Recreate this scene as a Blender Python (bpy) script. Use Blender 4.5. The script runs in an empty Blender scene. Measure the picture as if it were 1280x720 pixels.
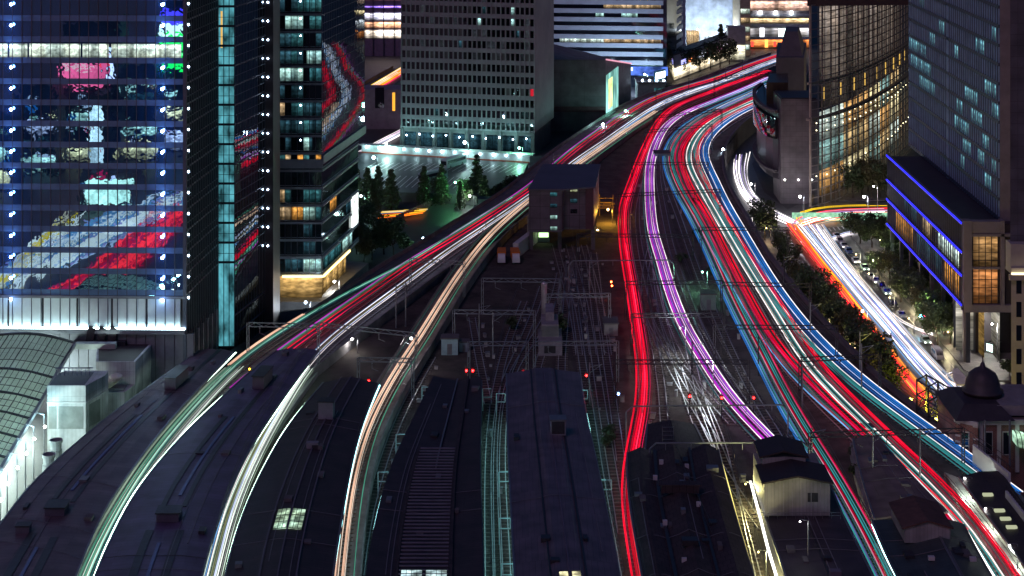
import bpy, math, random
from mathutils import Vector, noise
random.seed(7)
S = bpy.context.scene
COL = S.collection
# ------------------------------------------------------------------ camera (level, lens shifted down: verticals stay vertical)
H, F, YH = 120.0, 2250.0, -230.0
cam = bpy.data.cameras.new('camera'); co = bpy.data.objects.new('camera', cam); COL.objects.link(co)
co.location = (0, 0, H); co.rotation_euler = (math.radians(90), 0, 0)
cam.sensor_width = 36; cam.lens = F/1280*36; cam.shift_y = (YH-360)/1280
cam.clip_start = 1; cam.clip_end = 12000
S.camera = co
# ------------------------------------------------------------------ world, moon, exposure
W = bpy.data.worlds.new('World'); S.world = W; W.use_nodes = True
nt = W.node_tree; bg = nt.nodes['Background']
sky = nt.nodes.new('ShaderNodeTexSky'); sky.sky_type = 'NISHITA'; sky.sun_disc = False
sky.sun_elevation = math.radians(2.0); sky.sun_rotation = math.radians(215); sky.ozone_density = 6
tint = nt.nodes.new('ShaderNodeVectorMath'); tint.operation = 'MULTIPLY'; tint.inputs[1].default_value = (1.72, .90, .72)   # city glow in the night air
nt.links.new(sky.outputs[0], tint.inputs[0]); nt.links.new(tint.outputs[0], bg.inputs[0]); bg.inputs[1].default_value = 0.14
sl = bpy.data.lights.new('moon', 'SUN'); sl.energy = 0.30; sl.angle = math.radians(12); sl.color = (1.0, .56, .92)
so = bpy.data.objects.new('moon', sl); COL.objects.link(so); so.rotation_euler = (math.radians(42), 0, math.radians(-28))
S.view_settings.view_transform = 'Standard'; S.view_settings.look = 'None'; S.view_settings.gamma = 1
S.view_settings.exposure = 0.12; S.view_settings.use_curve_mapping = False
S.render.engine = 'CYCLES'
c = S.cycles; c.use_denoising = True; c.max_bounces = 5; c.diffuse_bounces = 2; c.glossy_bounces = 3
c.transmission_bounces = 2; c.sample_clamp_indirect = 3; c.caustics_reflective = False; c.caustics_refractive = False; c.use_light_tree = True

# ------------------------------------------------------------------ helpers
def at(x, y, z=0.0):
    "the place at height z that the photo pixel x, y (1280 wide) looks at"
    D = F*(H-z)/(y-YH); return Vector(((x-640)*D/F, D, z))
def on(x, D, y=None, z=None):
    s = F/D
    return Vector(((x-640)/s, D, (0 if y is None else H-(y-YH)/s) if z is None else z))
def zz(y, D): return H-(y-YH)*D/F
def spline(pts, step=5.0):
    pts = [Vector(p) for p in pts]; out = []
    n = len(pts)
    for i in range(n-1):
        p0 = pts[max(i-1, 0)]; p1 = pts[i]; p2 = pts[i+1]; p3 = pts[min(i+2, n-1)]
        m1 = (p2-p0)*.5; m2 = (p3-p1)*.5
        if i == 0: m1 = p2-p1
        if i == n-2: m2 = p2-p1
        k = max(1, int((p2-p1).length/step))
        for j in range(k):
            t = j/k; t2 = t*t; t3 = t2*t
            out.append((2*t3-3*t2+1)*p1+(t3-2*t2+t)*m1+(-2*t3+3*t2)*p2+(t3-t2)*m2)
    out.append(pts[-1]); return out
def smooth(path, it=2):
    for _ in range(it):
        q = [path[0]]
        for i in range(1, len(path)-1): q.append((path[i-1]+path[i]*2+path[i+1])/4)
        q.append(path[-1]); path = q
    return path
def track(px, z, step=5.0, it=3): return smooth(spline([at(x, y, z) for x, y in px], step), it)
def lat(path, i):
    a = path[max(i-1, 0)]; b = path[min(i+1, len(path)-1)]
    d = Vector((b.x-a.x, b.y-a.y, 0)); d.normalize() if d.length else None
    return Vector((d.y, -d.x, 0))
def offset(path, o, dz=0): return [p+lat(path, i)*o+Vector((0, 0, dz)) for i, p in enumerate(path)]
ORG = {}
class Fr:
    "a wall's frame: u runs from p0 to p1, n points out of the wall"
    def __init__(s, p0, p1):
        s.o = Vector((p0[0], p0[1], 0)); d = Vector((p1[0]-p0[0], p1[1]-p0[1], 0)); s.L = d.length
        s.u = d.normalized(); s.n = Vector((s.u.y, -s.u.x, 0))
    def p(s, u, d, z): return s.o+s.u*u+s.n*d+Vector((0, 0, z))
class MB:
    def __init__(s): s.v = []; s.f = []; s.m = []; s.k = 0
    def face(s, *ps):
        b = len(s.v); s.v.extend(Vector(p) for p in ps); s.f.append(tuple(range(b, b+len(ps)))); s.m.append(s.k); return s
    def hexa(s, q):
        b = len(s.v); s.v.extend(Vector(p) for p in q)
        for f in ((0, 3, 2, 1), (4, 5, 6, 7), (0, 1, 5, 4), (1, 2, 6, 5), (2, 3, 7, 6), (3, 0, 4, 7)):
            s.f.append(tuple(b+i for i in f)); s.m.append(s.k)
        return s
    def box(s, x0, y0, z0, x1, y1, z1):
        return s.hexa([(x0, y0, z0), (x1, y0, z0), (x1, y1, z0), (x0, y1, z0), (x0, y0, z1), (x1, y0, z1), (x1, y1, z1), (x0, y1, z1)])
    def fbox(s, fr, u0, u1, z0, z1, d0, d1):
        return s.hexa([fr.p(u0, d1, z0), fr.p(u1, d1, z0), fr.p(u1, d0, z0), fr.p(u0, d0, z0),
                       fr.p(u0, d1, z1), fr.p(u1, d1, z1), fr.p(u1, d0, z1), fr.p(u0, d0, z1)])
    def prism(s, poly, z0, z1):
        poly = [Vector((p[0], p[1], 0)) for p in poly]
        a = sum(poly[i].x*poly[(i+1) % len(poly)].y-poly[(i+1) % len(poly)].x*poly[i].y for i in range(len(poly)))
        if a < 0: poly.reverse()
        b = len(s.v); n = len(poly)
        s.v.extend(Vector((p.x, p.y, z0)) for p in poly); s.v.extend(Vector((p.x, p.y, z1)) for p in poly)
        s.f.append(tuple(b+i for i in reversed(range(n)))); s.f.append(tuple(b+n+i for i in range(n))); s.m += [s.k]*2
        for i in range(n):
            j = (i+1) % n; s.f.append((b+i, b+j, b+n+j, b+n+i)); s.m.append(s.k)
        return s
    def sweep(s, path, prof):
        "closed profile of (lateral, up), carried level along the path"
        b = len(s.v); n = len(prof)
        for i, p in enumerate(path):
            l = lat(path, i)
            for a, h in prof: s.v.append(p+l*a+Vector((0, 0, h)))
        for i in range(len(path)-1):
            for j in range(n):
                k = (j+1) % n; s.f.append((b+i*n+j, b+i*n+k, b+(i+1)*n+k, b+(i+1)*n+j)); s.m.append(s.k)
        s.f.append(tuple(b+j for j in reversed(range(n)))); s.f.append(tuple(b+(len(path)-1)*n+j for j in range(n))); s.m += [s.k]*2
        return s
    def rect(s, path, w, h, o=0, z=0): return s.sweep(path, [(o-w/2, z), (o+w/2, z), (o+w/2, z+h), (o-w/2, z+h)])
    def bar(s, a, b, r, n=4, r2=None):
        a = Vector(a); b = Vector(b); d = b-a
        if d.length < 1e-6: return s
        d.normalize(); x = d.cross(Vector((0, 0, 1)))
        if x.length < .05: x = Vector((1, 0, 0))
        x.normalize(); y = d.cross(x); r2 = r if r2 is None else r2; q = len(s.v)
        for c, rr in ((a, r), (b, r2)):
            for i in range(n):
                t = 2*math.pi*(i+.5)/n; s.v.append(c+(x*math.cos(t)+y*math.sin(t))*rr)
        for i in range(n):
            j = (i+1) % n; s.f.append((q+i, q+n+i, q+n+j, q+j)); s.m.append(s.k)
        s.f.append(tuple(q+i for i in range(n))); s.f.append(tuple(q+n+i for i in reversed(range(n)))); s.m += [s.k]*2
        return s
    def lathe(s, c, prof, n=16):
        c = Vector(c); q = len(s.v); m = len(prof)
        for r, z in prof:
            for i in range(n):
                t = 2*math.pi*i/n; s.v.append(c+Vector((r*math.cos(t), r*math.sin(t), z)))
        for k in range(m-1):
            for i in range(n):
                j = (i+1) % n; s.f.append((q+k*n+i, q+k*n+j, q+(k+1)*n+j, q+(k+1)*n+i)); s.m.append(s.k)
        s.f.append(tuple(q+i for i in reversed(range(n)))); s.f.append(tuple(q+(m-1)*n+i for i in range(n))); s.m += [s.k]*2
        return s
    def ball(s, c, r, n=8): return s.lathe(c, [(r*math.sin(math.pi*(i+.15)/(n/2+.3)), -r*math.cos(math.pi*(i+.15)/(n/2+.3))) for i in range(n//2+1)], n)
    def build(s, name, mat, parent=None, shade=False):
        me = bpy.data.meshes.new(name)
        if parent is not None: org = ORG[parent.name]
        else:
            xs = [v.x for v in s.v]; ys = [v.y for v in s.v]; org = Vector(((min(xs)+max(xs))/2, (min(ys)+max(ys))/2, min(v.z for v in s.v)))
        me.from_pydata([tuple(v-org) for v in s.v], [], s.f)
        for m in (mat if isinstance(mat, (list, tuple)) else [mat]): me.materials.append(m)
        for p, k in zip(me.polygons, s.m): p.material_index = k; p.use_smooth = shade
        me.update()
        o = bpy.data.objects.new(name, me); COL.objects.link(o)
        if parent is not None: o.parent = parent
        else: o.location = org
        ORG[o.name] = org
        return o
def thing(name, loc, label, cat, group=None):
    o = bpy.data.objects.new(name, None); COL.objects.link(o); o.location = loc; ORG[o.name] = Vector(loc)
    o.empty_display_size = .1
    return tag(o, label, cat, group)
def tag(o, label, cat, group=None):
    o['label'] = label; o['category'] = cat
    if group: o['group'] = group
    return o
def struct(o, label=None):
    o['kind'] = 'structure'
    if label: o['label'] = label
    return o
def dup(root, loc, rz=0, label=None, group=None, scale=None):
    r = root.copy(); COL.objects.link(r); r.location = loc; r.rotation_euler = (0, 0, rz)
    if scale is not None: r.scale = scale if hasattr(scale, '__len__') else (scale,)*3
    if label: r['label'] = label
    if group: r['group'] = group
    for ch in list(root.children):
        k = ch.copy(); COL.objects.link(k); k.parent = r
        for g in ch.children:
            d = g.copy(); COL.objects.link(d); d.parent = k
    return r
# ------------------------------------------------------------------ materials
MATS = {}
def mat(name, col, rough=.6, metal=0., var=.25, scale=.5, bump=0., bscale=3., spec=.5):
    if name in MATS: return MATS[name]
    m = bpy.data.materials.new(name); m.use_nodes = True; t = m.node_tree; N = t.nodes; L = t.links
    b = N['Principled BSDF']; b.inputs['Roughness'].default_value = rough; b.inputs['Metallic'].default_value = metal
    b.inputs['Specular IOR Level'].default_value = spec
    tc = N.new('ShaderNodeTexCoord')
    n1 = N.new('ShaderNodeTexNoise'); n1.inputs['Scale'].default_value = scale; n1.inputs['Detail'].default_value = 8; n1.inputs['Roughness'].default_value = .65
    L.new(tc.outputs['Object'], n1.inputs['Vector'])
    r = N.new('ShaderNodeValToRGB'); e = r.color_ramp.elements
    e[0].position = .3; e[1].position = .72
    e[0].color = tuple(x*(1-var) for x in col)+(1,); e[1].color = tuple(min(1, x*(1+var)) for x in col)+(1,)
    L.new(n1.outputs['Fac'], r.inputs['Fac']); L.new(r.outputs['Color'], b.inputs['Base Color'])
    if bump:
        n2 = N.new('ShaderNodeTexNoise'); n2.inputs['Scale'].default_value = bscale; n2.inputs['Detail'].default_value = 4
        L.new(tc.outputs['Object'], n2.inputs['Vector'])
        bp = N.new('ShaderNodeBump'); bp.inputs['Strength'].default_value = bump; bp.inputs['Distance'].default_value = .2
        L.new(n2.outputs['Fac'], bp.inputs['Height']); L.new(bp.outputs['Normal'], b.inputs['Normal'])
    MATS[name] = m; return m
def glow(name, col, strength, var=0., scale=1., stretch=None):
    if name in MATS: return MATS[name]
    m = bpy.data.materials.new(name); m.use_nodes = True; t = m.node_tree; N = t.nodes; L = t.links
    N.remove(N['Principled BSDF']); em = N.new('ShaderNodeEmission'); em.inputs['Color'].default_value = tuple(col)+(1,)
    L.new(em.outputs[0], N['Material Output'].inputs['Surface'])
    if var:
        tc = N.new('ShaderNodeTexCoord'); n1 = N.new('ShaderNodeTexNoise'); n1.inputs['Scale'].default_value = scale; n1.inputs['Detail'].default_value = 3
        src = tc.outputs['Object']
        if stretch:
            mp = N.new('ShaderNodeMapping'); mp.inputs['Scale'].default_value = stretch; L.new(src, mp.inputs['Vector']); src = mp.outputs[0]
        L.new(src, n1.inputs['Vector'])
        mr = N.new('ShaderNodeMapRange'); mr.inputs['From Min'].default_value = .32; mr.inputs['From Max'].default_value = .68
        mr.inputs['To Min'].default_value = strength*(1-var); mr.inputs['To Max'].default_value = strength*(1+var)
        L.new(n1.outputs['Fac'], mr.inputs['Value']); L.new(mr.outputs[0], em.inputs['Strength'])
    else: em.inputs['Strength'].default_value = strength
    MATS[name] = m; return m
def glass(name, col, ior=2.6, wave=.02, wscale=.35, rough=.03, tint_=(.80, .95, 1)):
    "coated curtain-wall glass: dark, mirror-like and a little wavy, every pane set slightly differently"
    if name in MATS: return MATS[name]
    m = bpy.data.materials.new(name); m.use_nodes = True; t = m.node_tree; N = t.nodes; L = t.links
    b = N['Principled BSDF']; b.inputs['Base Color'].default_value = tuple(col)+(1,); b.inputs['Roughness'].default_value = rough
    b.inputs['IOR'].default_value = ior; b.inputs['Specular Tint'].default_value = tuple(tint_)+(1,)
    tc = N.new('ShaderNodeTexCoord')
    n2 = N.new('ShaderNodeTexNoise'); n2.inputs['Scale'].default_value = wscale; n2.inputs['Detail'].default_value = 2
    L.new(tc.outputs['Object'], n2.inputs['Vector'])
    bp = N.new('ShaderNodeBump'); bp.inputs['Strength'].default_value = 1.0; bp.inputs['Distance'].default_value = wave
    L.new(n2.outputs['Fac'], bp.inputs['Height']); L.new(bp.outputs['Normal'], b.inputs['Normal'])
    n3 = N.new('ShaderNodeTexNoise'); n3.inputs['Scale'].default_value = .12; n3.inputs['Detail'].default_value = 5
    L.new(tc.outputs['Object'], n3.inputs['Vector'])
    r = N.new('ShaderNodeValToRGB'); e = r.color_ramp.elements; e[0].position = .35; e[1].position = .7
    e[0].color = tuple(x*.6 for x in col)+(1,); e[1].color = tuple(x*1.5 for x in col)+(1,)
    L.new(n3.outputs['Fac'], r.inputs['Fac']); L.new(r.outputs['Color'], b.inputs['Base Color'])
    MATS[name] = m; return m
def room(name, col, strength, cell=(2.3, 2.3, 1.7)):
    "a lit office seen through its window: ceiling lights bright above, furniture and blinds breaking it up below"
    if name in MATS: return MATS[name]
    m = bpy.data.materials.new(name); m.use_nodes = True; t = m.node_tree; N = t.nodes; L = t.links
    N.remove(N['Principled BSDF']); em = N.new('ShaderNodeEmission')
    tc = N.new('ShaderNodeTexCoord')
    def noise_(sc, scale, det):
        mp = N.new('ShaderNodeMapping'); mp.inputs['Scale'].default_value = sc; L.new(tc.outputs['Object'], mp.inputs['Vector'])
        n = N.new('ShaderNodeTexNoise'); n.inputs['Scale'].default_value = scale; n.inputs['Detail'].default_value = det; L.new(mp.outputs[0], n.inputs['Vector']); return n.outputs['Fac']
    def rng(src, a, b, lo, hi):
        mr = N.new('ShaderNodeMapRange'); mr.inputs['From Min'].default_value = a; mr.inputs['From Max'].default_value = b; mr.inputs['To Min'].default_value = lo; mr.inputs['To Max'].default_value = hi; L.new(src, mr.inputs['Value']); return mr.outputs[0]
    def mul(a, b):
        q = N.new('ShaderNodeMath'); q.operation = 'MULTIPLY'; L.new(a, q.inputs[0]); L.new(b, q.inputs[1]); return q.outputs[0]
    sz = N.new('ShaderNodeSeparateXYZ'); L.new(tc.outputs['Generated'], sz.inputs[0])
    ramp = N.new('ShaderNodeValToRGB'); e = ramp.color_ramp.elements
    e[0].position = 0; e[0].color = (.10,)*3+(1,); e[1].position = 1; e[1].color = (.55,)*3+(1,)
    for p_, v_ in ((.22, .16), (.34, .42), (.66, .5), (.78, 1.0), (.90, .95), (.94, .5)): q = e.new(p_); q.color = (v_,)*3+(1,)
    L.new(sz.outputs['Z'], ramp.inputs['Fac'])
    k_ = cell[0]/2.3
    blind = rng(noise_((.55*k_, .55*k_, .02), 1.0, 2), .38, .62, .25, 1.25)       # some blinds drawn, some rooms dim
    stuff_ = rng(noise_((1.3*k_, 1.3*k_, 1.6), 1.0, 4), .35, .65, .45, 1.35)      # desks, shelves, lamps
    L.new(mul(mul(rng(ramp.outputs['Color'], 0, 1, 0, strength*1.75), blind), stuff_), em.inputs['Strength'])
    hue = N.new('ShaderNodeValToRGB'); h = hue.color_ramp.elements; h[0].position = .4; h[1].position = .62
    h[0].color = tuple(min(1, x*1.0+.0) for x in (col[0]*1.05, col[1]*.97, col[2]*.88))+(1,); h[1].color = tuple(col)+(1,)
    L.new(noise_((.3, .3, .2), 1.0, 1), hue.inputs['Fac']); L.new(hue.outputs['Color'], em.inputs['Color'])
    L.new(em.outputs[0], N['Material Output'].inputs['Surface'])
    MATS[name] = m; return m
def panels(name, c1, c2, size, gap=.02, rough=.6, vert='XZ', mortar=None, bump=.3):
    "cladding or tiles laid in rows: a brick texture on two of the object's axes"
    if name in MATS: return MATS[name]
    m = bpy.data.materials.new(name); m.use_nodes = True; t = m.node_tree; N = t.nodes; L = t.links
    b = N['Principled BSDF']; b.inputs['Roughness'].default_value = rough
    tc = N.new('ShaderNodeTexCoord'); sx = N.new('ShaderNodeSeparateXYZ'); cx = N.new('ShaderNodeCombineXYZ')
    L.new(tc.outputs['Object'], sx.inputs[0]); L.new(sx.outputs[vert[0]], cx.inputs['X']); L.new(sx.outputs[vert[1]], cx.inputs['Y'])
    br = N.new('ShaderNodeTexBrick'); br.inputs['Scale'].default_value = 1; br.inputs['Brick Width'].default_value = size[0]; br.inputs['Row Height'].default_value = size[1]
    br.inputs['Mortar Size'].default_value = gap; br.offset = size[2] if len(size) > 2 else 0
    br.inputs['Color1'].default_value = tuple(c1)+(1,); br.inputs['Color2'].default_value = tuple(c2)+(1,)
    br.inputs['Mortar'].default_value = tuple(mortar or [x*.35 for x in c1])+(1,)
    L.new(cx.outputs[0], br.inputs['Vector'])
    n1 = N.new('ShaderNodeTexNoise'); n1.inputs['Scale'].default_value = .3; n1.inputs['Detail'].default_value = 7; L.new(tc.outputs['Object'], n1.inputs['Vector'])
    mr = N.new('ShaderNodeMapRange'); mr.inputs['From Min'].default_value = .3; mr.inputs['From Max'].default_value = .7; mr.inputs['To Min'].default_value = .65; mr.inputs['To Max'].default_value = 1.25
    L.new(n1.outputs['Fac'], mr.inputs['Value'])
    mm = N.new('ShaderNodeVectorMath'); mm.operation = 'SCALE'; L.new(br.outputs['Color'], mm.inputs[0]); L.new(mr.outputs[0], mm.inputs['Scale'])
    L.new(mm.outputs[0], b.inputs['Base Color'])
    bp = N.new('ShaderNodeBump'); bp.inputs['Strength'].default_value = bump; bp.inputs['Distance'].default_value = .05; bp.invert = True
    L.new(br.outputs['Fac'], bp.inputs['Height']); L.new(bp.outputs['Normal'], b.inputs['Normal'])
    MATS[name] = m; return m
asphalt = mat('asphalt', (.045, .045, .05), .55, 0, .35, .25, .2, 6)
paving = panels('paving', (.16, .15, .15), (.12, .115, .12), (1.2, .6, .5), .02, .6, 'XY')
ballast = mat('ballast', (.066, .056, .05), .9, 0, .65, .22, .8, 7)
concrete = mat('concrete', (.24, .24, .25), .8, 0, .3, .3, .15, 3)
concrete_dark = mat('concrete_dark', (.11, .105, .11), .8, 0, .35, .2, .15, 3)
steel = mat('steel_grey', (.20, .21, .23), .45, .5, .2, 1)
steel_dark = mat('steel_dark', (.05, .05, .06), .5, .5, .3, 1)
rail_m = mat('rail_steel', (.42, .42, .43), .42, .6, .2, .6)
sleeper_m = mat('sleeper', (.16, .14, .13), .85, 0, .3, 1)
white_paint = mat('white_paint', (.75, .75, .74), .6, 0, .12, .4)
lead_white = mat('lead_white', (.6, .62, .62), .6, 0, .12, .4)
# ================================================================== THE SETTING
ZY = 6.0      # top of the ballast in the raised railway yard
g = MB(); g.box(-4000, -600, -2, 4000, 7000, 0); struct(g.build('ground', asphalt), 'dark asphalt city ground spreading to the horizon')
yard_px = [(-60, 790), (30, 650), (120, 560), (250, 462), (300, 430), (380, 392), (440, 352), (520, 305), (600, 262), (680, 215), (735, 180), (790, 143), (850, 112), (920, 88), (985, 68),
           (1010, 92), (962, 132), (925, 160), (905, 190), (908, 225), (935, 275), (965, 325), (1005, 375), (1045, 420), (1100, 475), (1160, 525), (1215, 570), (1262, 610), (1330, 700), (1380, 790)]
g = MB(); g.prism([at(x, y, ZY) for x, y in yard_px], -.5, ZY); struct(g.build('railway_yard', ballast), 'raised bed of dark ballast that carries the fan of tracks')

# ---- tracks: measured where the light of the trains runs, laid on the ballast below
TR = {
 'R1': [(960, 88), (933, 98), (907, 107), (880, 118), (848, 130), (827, 147), (812, 173), (800, 200), (788, 233), (780, 253), (778, 280), (782, 320), (788, 353), (794, 393), (800, 433), (804, 462), (806.5, 482), (803, 505), (797, 532), (789, 570), (783, 610), (789, 655), (796, 695), (801, 725), (808, 765)],
 'P': [(960, 97), (927, 112), (887, 128), (853, 142), (833, 157), (820, 180), (813, 205), (812, 233), (814, 270), (818, 297), (827, 323), (835, 353), (848, 390), (860, 417), (876, 440), (902, 484), (929, 518), (953, 542), (980, 566), (1010, 596)],
 'T3': [(965, 104), (933, 119), (893, 137), (863, 155), (845, 173), (836, 193), (838, 210), (848, 235), (871, 275), (893, 320), (912, 363), (930, 400), (958, 453), (973, 485), (1002, 535), (1031, 580), (1055, 620), (1083, 672), (1107, 720), (1128, 765)],
 'T4': [(970, 110), (940, 123), (907, 138), (877, 153), (857, 173), (848, 193), (852, 213), (863, 240), (882, 270), (910, 327), (936, 377), (961, 422), (995, 463), (1027, 495), (1060, 526), (1093, 558), (1138, 599), (1182, 643), (1200, 665)],
 'T4b': [(868, 268), (885, 300), (905, 338), (925, 372), (960, 432), (1010, 490), (1063, 536)],
 'T5': [(972, 114), (913, 140), (887, 155), (870, 173), (862, 193), (865, 210), (878, 235), (895, 265), (925, 317), (955, 365), (985, 413), (1010, 453), (1055, 501), (1098, 543), (1143, 586), (1178, 620), (1213, 660), (1240, 695), (1258, 725), (1280, 765)],
 'T7': [(975, 121), (937, 135), (907, 152), (887, 170), (879, 187), (882, 203), (894, 228), (905, 252), (929, 293), (955, 337), (979, 373), (1010, 412), (1040, 443), (1062, 465), (1107, 499), (1151, 530), (1200, 565), (1240, 594), (1268, 616)],
 'Sr': [(985, 65), (970, 70), (933, 83), (893, 99), (860, 108), (820, 122), (787, 140), (753, 163), (720, 187), (690, 213), (660, 238), (580, 290), (513, 330), (480, 353), (427, 390), (380, 423), (335, 456), (300, 486)],
 'Sw': [(985, 69), (970, 74), (933, 88), (893, 106), (860, 117), (820, 133), (787, 154), (753, 178), (720, 200), (690, 224), (660, 246), (600, 287), (560, 313), (493, 363), (433, 407), (388, 446), (354, 498), (318, 560), (290, 620), (272, 680), (262, 720), (252, 765)],
 'Sg': [(640, 247), (580, 284), (507, 330), (440, 363), (387, 393), (327, 430), (290, 458), (249, 502), (200, 558), (160, 618), (128, 676), (108, 720), (92, 765)],
 'S2': [(820, 139), (787, 160), (753, 184), (720, 207), (690, 229), (660, 251), (613, 292), (580, 333), (557, 367), (520, 427), (497, 460), (477, 495), (455, 540), (440, 596), (430, 660), (424, 720), (420, 765)],
 'S3': [(540, 430), (517, 470), (496, 510), (478, 560), (463, 610), (452, 660), (446, 720), (442, 765)],
 'D1': [(655, 365), (640, 400), (626, 445), (617, 490), (612, 540), (611, 600), (612, 660), (613, 720), (614, 765)],
 'D2': [(700, 330), (690, 370), (665, 415), (640, 450), (629, 500), (626, 560), (628, 620), (632, 680), (635, 765)],
 'D3': [(716, 310), (718, 360), (724, 410), (731, 460), (739, 510), (748, 570), (758, 630), (771, 700), (780, 760)],
 'D4': [(742, 305), (748, 350), (753, 400), (760, 450), (768, 500), (776, 560)],
 'D5': [(813, 300), (806, 330), (805, 360), (815, 400), (835, 440), (858, 480), (885, 520), (905, 552), (918, 600), (934, 660), (950, 720), (962, 765)],
 'D6': [(818, 310), (822, 350), (830, 390), (848, 430), (868, 468), (886, 500), (901, 530), (910, 570), (920, 620), (936, 690), (952, 765)],
 'D7': [(860, 417), (866, 440), (872, 470), (880, 500), (893, 530), (905, 560)],
 'D8': [(806, 365), (815, 395), (835, 425), (860, 455), (888, 485), (915, 515)],
 'D9': [(590, 385), (596, 420), (603, 455), (610, 490)],
 'D10': [(840, 300), (852, 340), (868, 380), (885, 415), (905, 450), (930, 490), (965, 535), (1000, 575)],
}
ZT = {k: (9.0 if k[0] == 'S' else 8.4) for k in TR}
PATH = {}
for k, px in TR.items():
    PATH[k] = track(list(reversed(px)), ZT[k], 6, 5)
def lay(k, ztop, label):
    p = PATH[k]; m = MB(); dz = ztop-ZT[k]
    for s in (-.72, .72): m.rect(p, .16, .17, s, dz+.12)
    m.k = 1
    acc = 0
    for i in range(len(p)-1):
        L = (p[i+1]-p[i]).length; l = lat(p, i); d = (p[i+1]-p[i]).normalized()
        while acc < L:
            q = p[i]+d*acc+Vector((0, 0, dz)); a = l*1.25; b = d*.14
            m.hexa([q-a-b, q+a-b, q+a+b, q-a+b]+[v+Vector((0, 0, .12)) for v in (q-a-b, q+a-b, q+a+b, q-a+b)]); acc += 1.6
        acc -= L
    struct(m.build('railway_track', [rail_m, sleeper_m]), label)
def between(k1, k2, f, n=90):
    a, b = PATH[k1], PATH[k2]
    def rs(p):
        L = [0]
        for u, v in zip(p, p[1:]): L.append(L[-1]+(v-u).length)
        out = []; j = 0
        for i in range(n+1):
            t = L[-1]*i/n
            while j < len(p)-2 and L[j+1] < t: j += 1
            out.append(p[j].lerp(p[j+1], (t-L[j])/max(1e-6, L[j+1]-L[j])))
        return out
    return [u.lerp(v, f) for u, v in zip(rs(a), rs(b))]
for nm, k1, k2, f in (('E1', 'R1', 'P', .36), ('E2', 'R1', 'P', .68), ('E3', 'P', 'T3', .30), ('E4', 'P', 'T3', .64), ('E5', 'T4', 'T5', .5), ('E6', 'T5', 'T7', .5), ('E7', 'D3', 'D4', .5), ('E8', 'D2', 'D3', .35), ('E9', 'D2', 'D3', .7), ('E10', 'D1', 'D2', .5)):
    ZT[nm] = 8.4; PATH[nm] = between(k1, k2, f)
for x0, nm in ((690, 'E11'), (707, 'E12'), (726, 'E13')):
    ZT[nm] = 8.4; PATH[nm] = track([(x0+34, 430), (x0+30, 400), (x0+22, 360), (x0+12, 325), (x0+4, 296)][::1], 8.4, 6, 3)
for k in list(PATH):
    up = k in ('Sr', 'Sw', 'Sg', 'S2', 'T4b')
    if k == 'T4b': continue
    lay(k, 7.22 if k in ('Sr', 'Sw', 'Sg', 'S2') else ZY+.02, 'steel rails on sleepers')

# ---- raised decks of the left-hand lines, with parapets
deck_m = mat('deck_concrete', (.17, .165, .175), .8, 0, .45, .2, .3, 2)
def deck(path, w0, w1, label, i0=0, i1=None, par=True):
    p = [Vector((q.x, q.y, 0)) for q in path][i0:i1]
    m = MB(); m.sweep(p, [(w0, 4.5), (w1, 4.5), (w1, 7.2), (w0, 7.2)])
    if par:
        m.sweep(p, [(w0-.25, 4.4), (w0, 4.4), (w0, 8.3), (w0-.25, 8.3)]); m.sweep(p, [(w1, 4.4), (w1+.25, 4.4), (w1+.25, 8.3), (w1, 8.3)])
    return struct(m.build('railway_viaduct', deck_m), label)
mid = smooth([p for p in PATH['Sr']], 2)
n = len(mid)
deck(mid, -8.5, 8.6, 'wide concrete viaduct deck with parapets under the left trains')
pS2 = PATH['S2']
i0 = min(range(len(pS2)), key=lambda i: abs(pS2[i].y-at(497, 460, 9).y)); i1 = min(range(len(pS2)), key=lambda i: abs(pS2[i].y-at(668, 245, 9).y))
deck(pS2, -2.9, 2.9, 'narrow concrete viaduct deck curving alone to the dark platforms', 0, i1)
# road, pavements
def sheet(name, px, z, m, label, kz=None):
    g = MB()
    if kz is None: g.prism([at(x, y, z) for x, y in px], z-.004, z)
    else: g.prism([at(x, y, z) for x, y in px], kz, z)
    return struct(g.build(name, m), label)
sheet('road', [(972, 290), (1010, 330), (1042, 370), (1072, 408), (1102, 450), (1140, 500), (1190, 560), (1250, 620), (1330, 620), (1250, 520), (1203, 462), (1172, 424), (1145, 392), (1112, 358), (1085, 326), (1062, 296), (1050, 285)], .012,
      mat('road_asphalt', (.06, .06, .065), .4, 0, .3, .3, .2, 8), 'asphalt street that runs beside the railway')
sheet('road', [(905, 270), (972, 289), (1050, 284), (1140, 287), (1180, 262), (1140, 252), (1000, 254), (985, 262), (955, 240), (940, 205), (960, 175), (940, 165), (912, 190), (905, 225), (925, 255)], .008, MATS['road_asphalt'], 'street junction and lane behind the railway')
sheet('pavement', [(1064, 294), (1075, 308), (1097, 335), (1115, 355), (1138, 380), (1153, 398), (1187, 440), (1205, 462), (1232, 475), (1330, 480), (1330, 400), (1206, 400), (1113, 300), (1110, 290)], .13, paving, 'raised paved plaza edge under the street trees', 0)
sheet('pavement', [(915, 262), (945, 292), (965, 325), (985, 350), (1008, 378), (1045, 422), (1100, 478), (1128, 500), (1134, 497), (1100, 452), (1068, 409), (1038, 370), (1006, 330), (968, 290), (930, 272)], .13, paving, 'raised paved strip between railway wall and street', 0)
sheet('pavement', [(985, 252), (1140, 250), (1140, 235), (990, 238)], .13, paving, 'raised pavement in front of the great glass hall', 0)
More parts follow.
